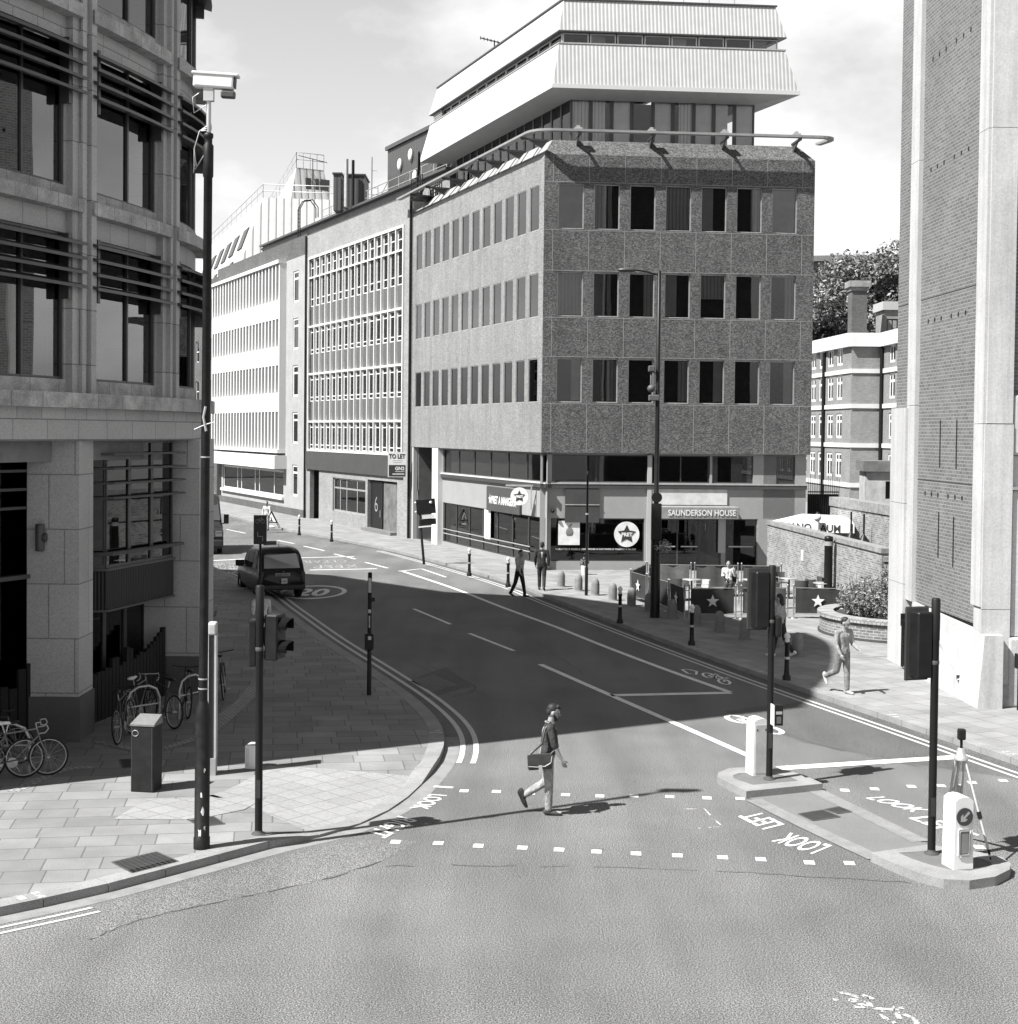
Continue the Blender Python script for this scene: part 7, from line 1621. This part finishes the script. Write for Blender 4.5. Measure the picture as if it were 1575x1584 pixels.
M_skin = plain('skin', .25, .55, .4, var=.06); M_hair = plain('dark_hair', .02, .6, .3, var=.4, scale=20)
def cloth(name, g, fold_shade=.22):
    if name in MATS: return MATS[name]
    mt, t, b = base_mat(name, .85, .2); v = coords(t); n0 = noise(t, coords(t, (1, 1, .5)), 10, 5, .7)
    c = ramp(t, n0, [(.34, g * (1 - fold_shade * 1.6)), (.66, g * (1 + fold_shade * 1.4))]); c = mul(t, c, ramp(t, noise(t, v, 60, 2), [(.3, .9), (.7, 1.1)])); t.links.new(c, b.inputs['Base Color']); bump(t, b, n0, 1.0, .06); MATS[name] = mt; return mt  # mottled weave, with fold shading painted in: creases darker, raised cloth lighter
def person(label, pos, heading, H=1.75, legs=((8, 6, 0), (-12, 25, -20)), arms=((12, 20, 6), (-14, 15, 6)), lean=3, head_yaw=0, head_pitch=5, top=.3, bottom=.05, shoe=.05, sleeve='long', fem=False, hairtype='short', seated=None, voxel=.011, jacket=False, beard=False, cap=False, group=None):
    W = Matrix.Translation(pos) @ Matrix.Rotation(math.atan2(heading[1], heading[0]) - math.pi / 2, 4, 'Z') @ Matrix.Scale(H / 1.75, 4)
    th = thing('person', label, 'person', W, group)
    r_ = math.radians
    def leg(side, t, k, fp, ab=0):
        hip = Vector((side * .088, 0, 0)); d1 = Vector((side * math.sin(r_(ab)), math.sin(r_(t)), -math.cos(r_(t)))).normalized(); knee = hip + d1 * .435
        d2 = Vector((0, math.sin(r_(t - k)), -math.cos(r_(t - k)))); ank = knee + d2 * .415
        fa = r_(fp); f = Vector((side * .12, math.cos(fa), math.sin(fa))).normalized(); up = Vector((0, -math.sin(fa), math.cos(fa)))
        heel = ank - f * .055 - up * .065; ball_ = ank + f * .12 - up * .072; toe = ank + f * .19 - up * .070
        return hip, knee, ank, heel, ball_, toe
    Ls = [leg(-1, *legs[0]), leg(1, *legs[1])]
    low = min(min(l[3].z, l[4].z, l[5].z) for l in Ls) - .022
    pz = seated if seated else -low
    off = Vector((0, 0, pz)); Ls = [[p + off for p in l] for l in Ls]
    up = Vector((0, math.sin(r_(lean)), math.cos(r_(lean)))); pel = off + Vector((0, 0, .03)); waist = pel + up * .16; chest = pel + up * .36; neck = pel + up * .50; sw = .172 if fem else .188
    hb = neck + up * .052 + Vector((0, .018, 0)); fwd = Vector((0, 1, 0))
    As = []
    for side, (sw_, el, ab) in zip((-1, 1), arms):
        sh = pel + up * .455 + Vector((side * sw, 0, 0)); d1 = Vector((side * math.sin(r_(ab)), math.sin(r_(sw_)) * math.cos(r_(ab)), -math.cos(r_(sw_)) * math.cos(r_(ab)))); elb = sh + d1 * .285
        a2 = r_(sw_ + el); inn = -side * .25 if el > 60 else -side * .04
        d2 = Vector((inn, math.sin(a2), -math.cos(a2))).normalized(); wr = elb + d2 * .25; As.append((sh, elb, wr, d2, side))
    # head frame
    hm = Matrix.Translation(hb) @ Matrix.Rotation(r_(head_yaw), 4, 'Z') @ Matrix.Rotation(r_(-head_pitch), 4, 'X') @ Matrix.Scale(1.07, 4)
    h = lambda x, y, z: hm @ Vector((x, y, z))
    b = MB(); b.ball((0, -.005, .125), (.074, .096, .108), 16, hm); b.ball((0, .018, .065), (.056, .072, .072), 14, hm)
    capsule(b, h(0, .05, .025), .028, h(0, .066, .02), .024)               # chin
    capsule(b, h(0, .088, .125), .010, h(0, .108, .085), .015)              # nose
    capsule(b, h(-.03, .083, .135), .014, h(.03, .083, .135), .014)         # brow
    capsule(b, h(-.018, .088, .050), .010, h(.018, .088, .050), .010)       # lips
    for s in (-1, 1): b.ball((s * .077, -.005, .10), (.012, .022, .034), 10, hm)
    capsule(b, neck - up * .05, .058, hb + Vector((0, .005, .03)), .052)
    capsule(b, pel, .115, waist, .10); capsule(b, waist, .10, chest, .12); capsule(b, chest - Vector((.06, 0, 0)), .095, chest + Vector((.06, 0, 0)), .095); capsule(b, pel + up * .45 - Vector((sw - .04, 0, 0)), .058, pel + up * .45 + Vector((sw - .04, 0, 0)), .058)
    for l in Ls: capsule(b, l[0], .078, l[1], .052); capsule(b, l[1], .050, l[1].lerp(l[2], .3), .054); capsule(b, l[1].lerp(l[2], .3), .053, l[2], .036); capsule(b, l[3] + Vector((0, 0, .03)), .03, l[5] + Vector((0, 0, .02)), .026)
    for sh, elb, wr, d2, s in As:
        capsule(b, sh, .050, elb, .038); capsule(b, elb, .039, elb.lerp(wr, .3), .041); capsule(b, elb.lerp(wr, .3), .040, wr, .026)
        side_ = Vector((0, 1, 0)) - d2 * d2.y; side_.normalize(); pn = d2.cross(side_)             # palm edge runs along side_, thumb forward
        palm = wr + d2 * .085; capsule(b, wr + d2 * .02 - side_ * .014, .022, palm - side_ * .022, .017); capsule(b, wr + d2 * .02 + side_ * .014, .022, palm + side_ * .024, .018)
        curl = pn * (-s)
        for j, ln in enumerate((.072, .082, .077, .060)):
            o_ = palm + side_ * (.030 - .0195 * j); m1 = o_ + d2 * ln * .5 + curl * .010; m2 = m1 + d2 * ln * .38 + curl * .022; m3 = m2 + d2 * ln * .18 + curl * .022
            capsule(b, o_, .0092, m1, .0088, 8); capsule(b, m1, .0088, m2, .0080, 8); capsule(b, m2, .0080, m3, .0070, 8)
        t0 = wr + d2 * .035 + side_ * .028; t1 = t0 + d2 * .035 + side_ * .028 + curl * .008; t2 = t1 + d2 * .034 + side_ * .008 + curl * .012; capsule(b, t0, .013, t1, .011, 8); capsule(b, t1, .0105, t2, .0085, 8)
    me = fuse(b, voxel, 2); me.materials.append(M_skin); bo = bpy.data.objects.new('body', me); put(bo, th, W)
    def wear(name, mb, mat, vx=.013, it=3):
        me = fuse(mb, vx, it); me.materials.append(mat); o = bpy.data.objects.new(name, me); put(o, th, W); return o
    # trousers
    t = MB(); capsule(t, pel + up * .06, .128, pel - Vector((0, 0, .02)), .132); capsule(t, pel - Vector((.05, 0, .03)), .115, pel + Vector((.05, 0, -.03)), .115)
    for l in Ls: capsule(t, l[0], .100, l[1], .075); capsule(t, l[1], .074, l[2] + (l[1] - l[2]).normalized() * .02, .060)
    wear('trousers', t, cloth('trouser_cloth_%03d' % int(bottom * 1000), bottom))
    # top
    t = MB(); hem = pel + up * (-.02 if jacket else .02)
    capsule(t, hem - Vector((.045, 0, 0)), .122, waist - Vector((.035, 0, 0)), .108); capsule(t, hem + Vector((.045, 0, 0)), .122, waist + Vector((.035, 0, 0)), .108)
    capsule(t, waist - Vector((.035, 0, 0)), .110, chest - Vector((.062, 0, 0)), .116); capsule(t, waist + Vector((.035, 0, 0)), .110, chest + Vector((.062, 0, 0)), .116)
    q = pel + up * .45; capsule(t, q - Vector((sw - .035, 0, 0)), .070, q + Vector((sw - .035, 0, 0)), .070); capsule(t, chest, .12, neck - up * .06, .09); capsule(t, neck - up * .055, .075, q - Vector((sw - .03, 0, 0)), .066); capsule(t, neck - up * .055, .075, q + Vector((sw - .03, 0, 0)), .066); capsule(t, neck - up * .05, .068, neck - up * .012, .064)
    if jacket: capsule(t, pel - Vector((.05, .0, .08)), .125, waist, .115); capsule(t, pel - Vector((-.05, .0, .08)), .125, waist, .115)
    for sh, elb, wr, d2, s in As:
        capsule(t, sh, .066, elb.lerp(sh, .0 if sleeve != 'short' else .25), .054)
        if sleeve == 'long': capsule(t, elb, .054, wr - d2 * .01, .042)
        if sleeve == 'elbow': capsule(t, elb, .054, elb.lerp(wr, .12), .050)
    wear('jacket' if jacket else 'shirt', t, cloth('top_cloth_%03d' % int(top * 1000), top, .2))
    # collar
    if not jacket:
        ck = MB(); cN = neck + up * .004; ck.tube([cN + Vector((.064 * math.cos(k * .5236), .072 * math.sin(k * .5236) - .004, -.012 * math.sin(k * .5236))) for k in range(12)], .014, 6, closed=True); obj('collar', ck, cloth('collar_cloth', .30), th, W)
    # shoes
    for l in Ls:
        t = MB(); capsule(t, l[3] + Vector((0, 0, .026)), .040, l[4] + Vector((0, 0, .012)), .042); capsule(t, l[4] + Vector((0, 0, .010)), .040, l[5] + Vector((0, 0, .006)), .030); capsule(t, l[3] + Vector((0, .02, .05)), .042, l[2] + Vector((0, 0, -.02)), .044)
        wear('shoe', t, plain('shoe_%03d' % int(shoe * 1000), shoe, .5), .010, 2)
    # hair
    t = MB()
    if not cap:
        t.ball((0, -.022, .158), (.0775, .090, .084), 16, hm); t.ball((0, -.050, .115), (.072, .062, .075), 14, hm)
        if hairtype == 'long': capsule(t, h(0, -.06, .12), .075, h(0, -.075, -.03), .065)
        if beard: capsule(t, h(-.03, .045, .212), .030, h(.03, .050, .215), .030); capsule(t, h(-.03, .078, .19), .018, h(.03, .08, .195), .02)
        wear('hair', t, M_hair, .009, 2)
    else:
        t.ball((0, -.045, .10), (.072, .068, .075), 14, hm); wear('hair', t, M_hair, .009, 2)
        t = MB(); t.ball((0, -.008, .158), (.084, .103, .082), 16, hm); wear('cap', t, cloth('cap_cloth', .04), .009, 2)
        pk = MB(); pk.add([hm @ Vector(v) for v in [(x, .082 + .075 * (1 - (x / .075) ** 2), .152 + .01 * (1 - (x / .075) ** 2)) for x in [-.07, -.035, 0, .035, .07]] + [(x, .075, .165) for x in (.07, .035, 0, -.035, -.07)]], [tuple(range(10))]); pk.add([v + Vector((0, 0, -.008)) for v in [Vector(p) for p in pk.v]], [tuple(range(10))[::-1]]); obj('cap_peak', pk, cloth('cap_cloth', .04), th, W)
    if beard:
        t = MB(); capsule(t, h(0, .055, .022), .034, h(0, .070, .018), .030); 
        for s in (-1, 1): capsule(t, h(s * .062, .01, .085), .016, h(s * .035, .06, .03), .026)
        capsule(t, h(-.022, .092, .064), .008, h(.022, .092, .064), .008); wear('beard', t, M_hair, .008, 2)
    for s in (-1, 1): obj('eye', MB().ball(h(s * .031, .083, .112), .0105, 8), M_ink, th, W)
    return th, W, dict(neck=neck, sh=[a[0] for a in As], pel=pel, hands=[a[2] for a in As], up=up)
# the man crossing
pos = G(846, 1259); th, W, J = person('bearded man in a dark pullover and pale trousers striding across the road', pos, (1, .03), 1.76, legs=((0, 58, -62), (3, 3, 0)), arms=((-16, 14, 4), (12, 16, 8)), lean=4, head_pitch=14, top=.05, bottom=.30, shoe=.045, sleeve='elbow', voxel=.0075, beard=True)
bg_ = thing('shoulder_bag', 'dark leather shoulder bag hanging at the crossing man\'s hip', 'bag', W @ Matrix.Translation((.235, -.13, .90)))
Mle = plain('dark_leather', .035, .35, .5, var=.4, scale=7)
WBg = W @ Matrix.Translation((.235, -.13, .90)) @ Matrix.Rotation(R_(4), 4, 'X'); WM[bg_.name] = WBg; bg_.matrix_basis = WBg
obj('pouch', MB().rbox(-.055, .055, -.20, .19, -.13, .12, .035, 3), Mle, bg_); obj('flap', MB().rbox(.045, .064, -.20, .19, -.06, .125, .008, 2), Mle, bg_)
obj('piping', MB().tube([(.062, -.19, -.06), (.066, -.05, -.075), (.066, .08, -.07), (.064, .17, -.02), (.062, .19, .08)], .008, 5), M_steel, bg_); obj('tag', MB().rbox(.066, .074, -.03, .03, -.17, -.05, .004), plain('pale_leather', .30, .5), bg_)
shp = W.inverted() @ (W @ J['sh'][1]); Wi = (WBg.inverted() @ W)
s0 = Wi @ (J['sh'][1] + Vector((-.07, .0, .075))); 
stp = MB(); stp.tube([(0, -.18, .10), Wi @ (J['sh'][1] + Vector((.03, -.13, -.25))), Wi @ (J['sh'][1] + Vector((.0, -.085, -.02))), s0, Wi @ (J['sh'][1] + Vector((-.03, .09, -.06))), Wi @ (J['sh'][1] + Vector((.05, .12, -.30))), (0, .17, .10)], .017, 6); obj('strap', stp, Mle, bg_)
# the others
pos = G(1303, 1073, PV); person('man in a loose grey jumper and jeans walking past the round planter', pos, (.45, -.9), 1.78, legs=((6, 4, 0), (-14, 52, -48)), arms=((10, 55, 8), (6, 30, 10)), lean=2, head_yaw=25, head_pitch=14, top=.26, bottom=.20, shoe=.30, sleeve='long')
pos = G(803, 923, PV); person('man in a pale short-sleeved shirt and dark trousers near the kerb by the shop', pos, (.75, -.66), 1.74, legs=((16, 4, 4), (-16, 14, -14)), arms=((-12, 14, 10), (16, 18, 10)), head_pitch=16, top=.34, bottom=.022, shoe=.03, sleeve='short', voxel=.012)
pos = G(838, 913, PV); person('man in a dark suit walking away beside the shop window', pos, (.05, 1), 1.82, legs=((10, 8, 0), (-10, 16, -18)), arms=((8, 14, 12), (-8, 14, 12)), top=.025, bottom=.03, shoe=.02, jacket=True, voxel=.012)
Wc_ = (8.25, 55.28)
person('person in white sitting at a cafe table with a hand to the mouth', Vector((*Wc_, PV - .02)), (-.1, -1), 1.68, legs=((84, 88, 0), (80, 84, 0)), arms=((34, 118, 12), (30, 70, 8)), lean=-6, head_pitch=4, top=.50, bottom=.05, shoe=.05, sleeve='long', seated=.56, voxel=.012)
pos = G(404, 1012, PV); person('person in a white shirt walking away along the shaded pavement behind the signal pole', pos, (-.35, .94), 1.76, legs=((14, 6, 4), (-12, 22, -20)), arms=((-14, 10, 10), (12, 16, 10)), top=.58, bottom=.03, shoe=.04, sleeve='elbow', voxel=.012)
pos = G(413, 821, PV); person('person in a pale shirt standing by the roadworks triangle', pos, (-.3, -.9), 1.74, legs=((3, 2, 0), (-3, 4, 0)), arms=((8, 30, 12), (4, 20, 12)), top=.50, bottom=.25, shoe=.05, voxel=.014)
pos = G(1207, 1016, PV); person('person in a patterned top passing behind the island signal', pos, (-.8, .5), 1.72, legs=((16, 6, 4), (-14, 20, -18)), arms=((10, 18, 8), (-12, 14, 8)), top=.30, bottom=.03, shoe=.55, sleeve='long', fem=True, hairtype='long', voxel=.012)
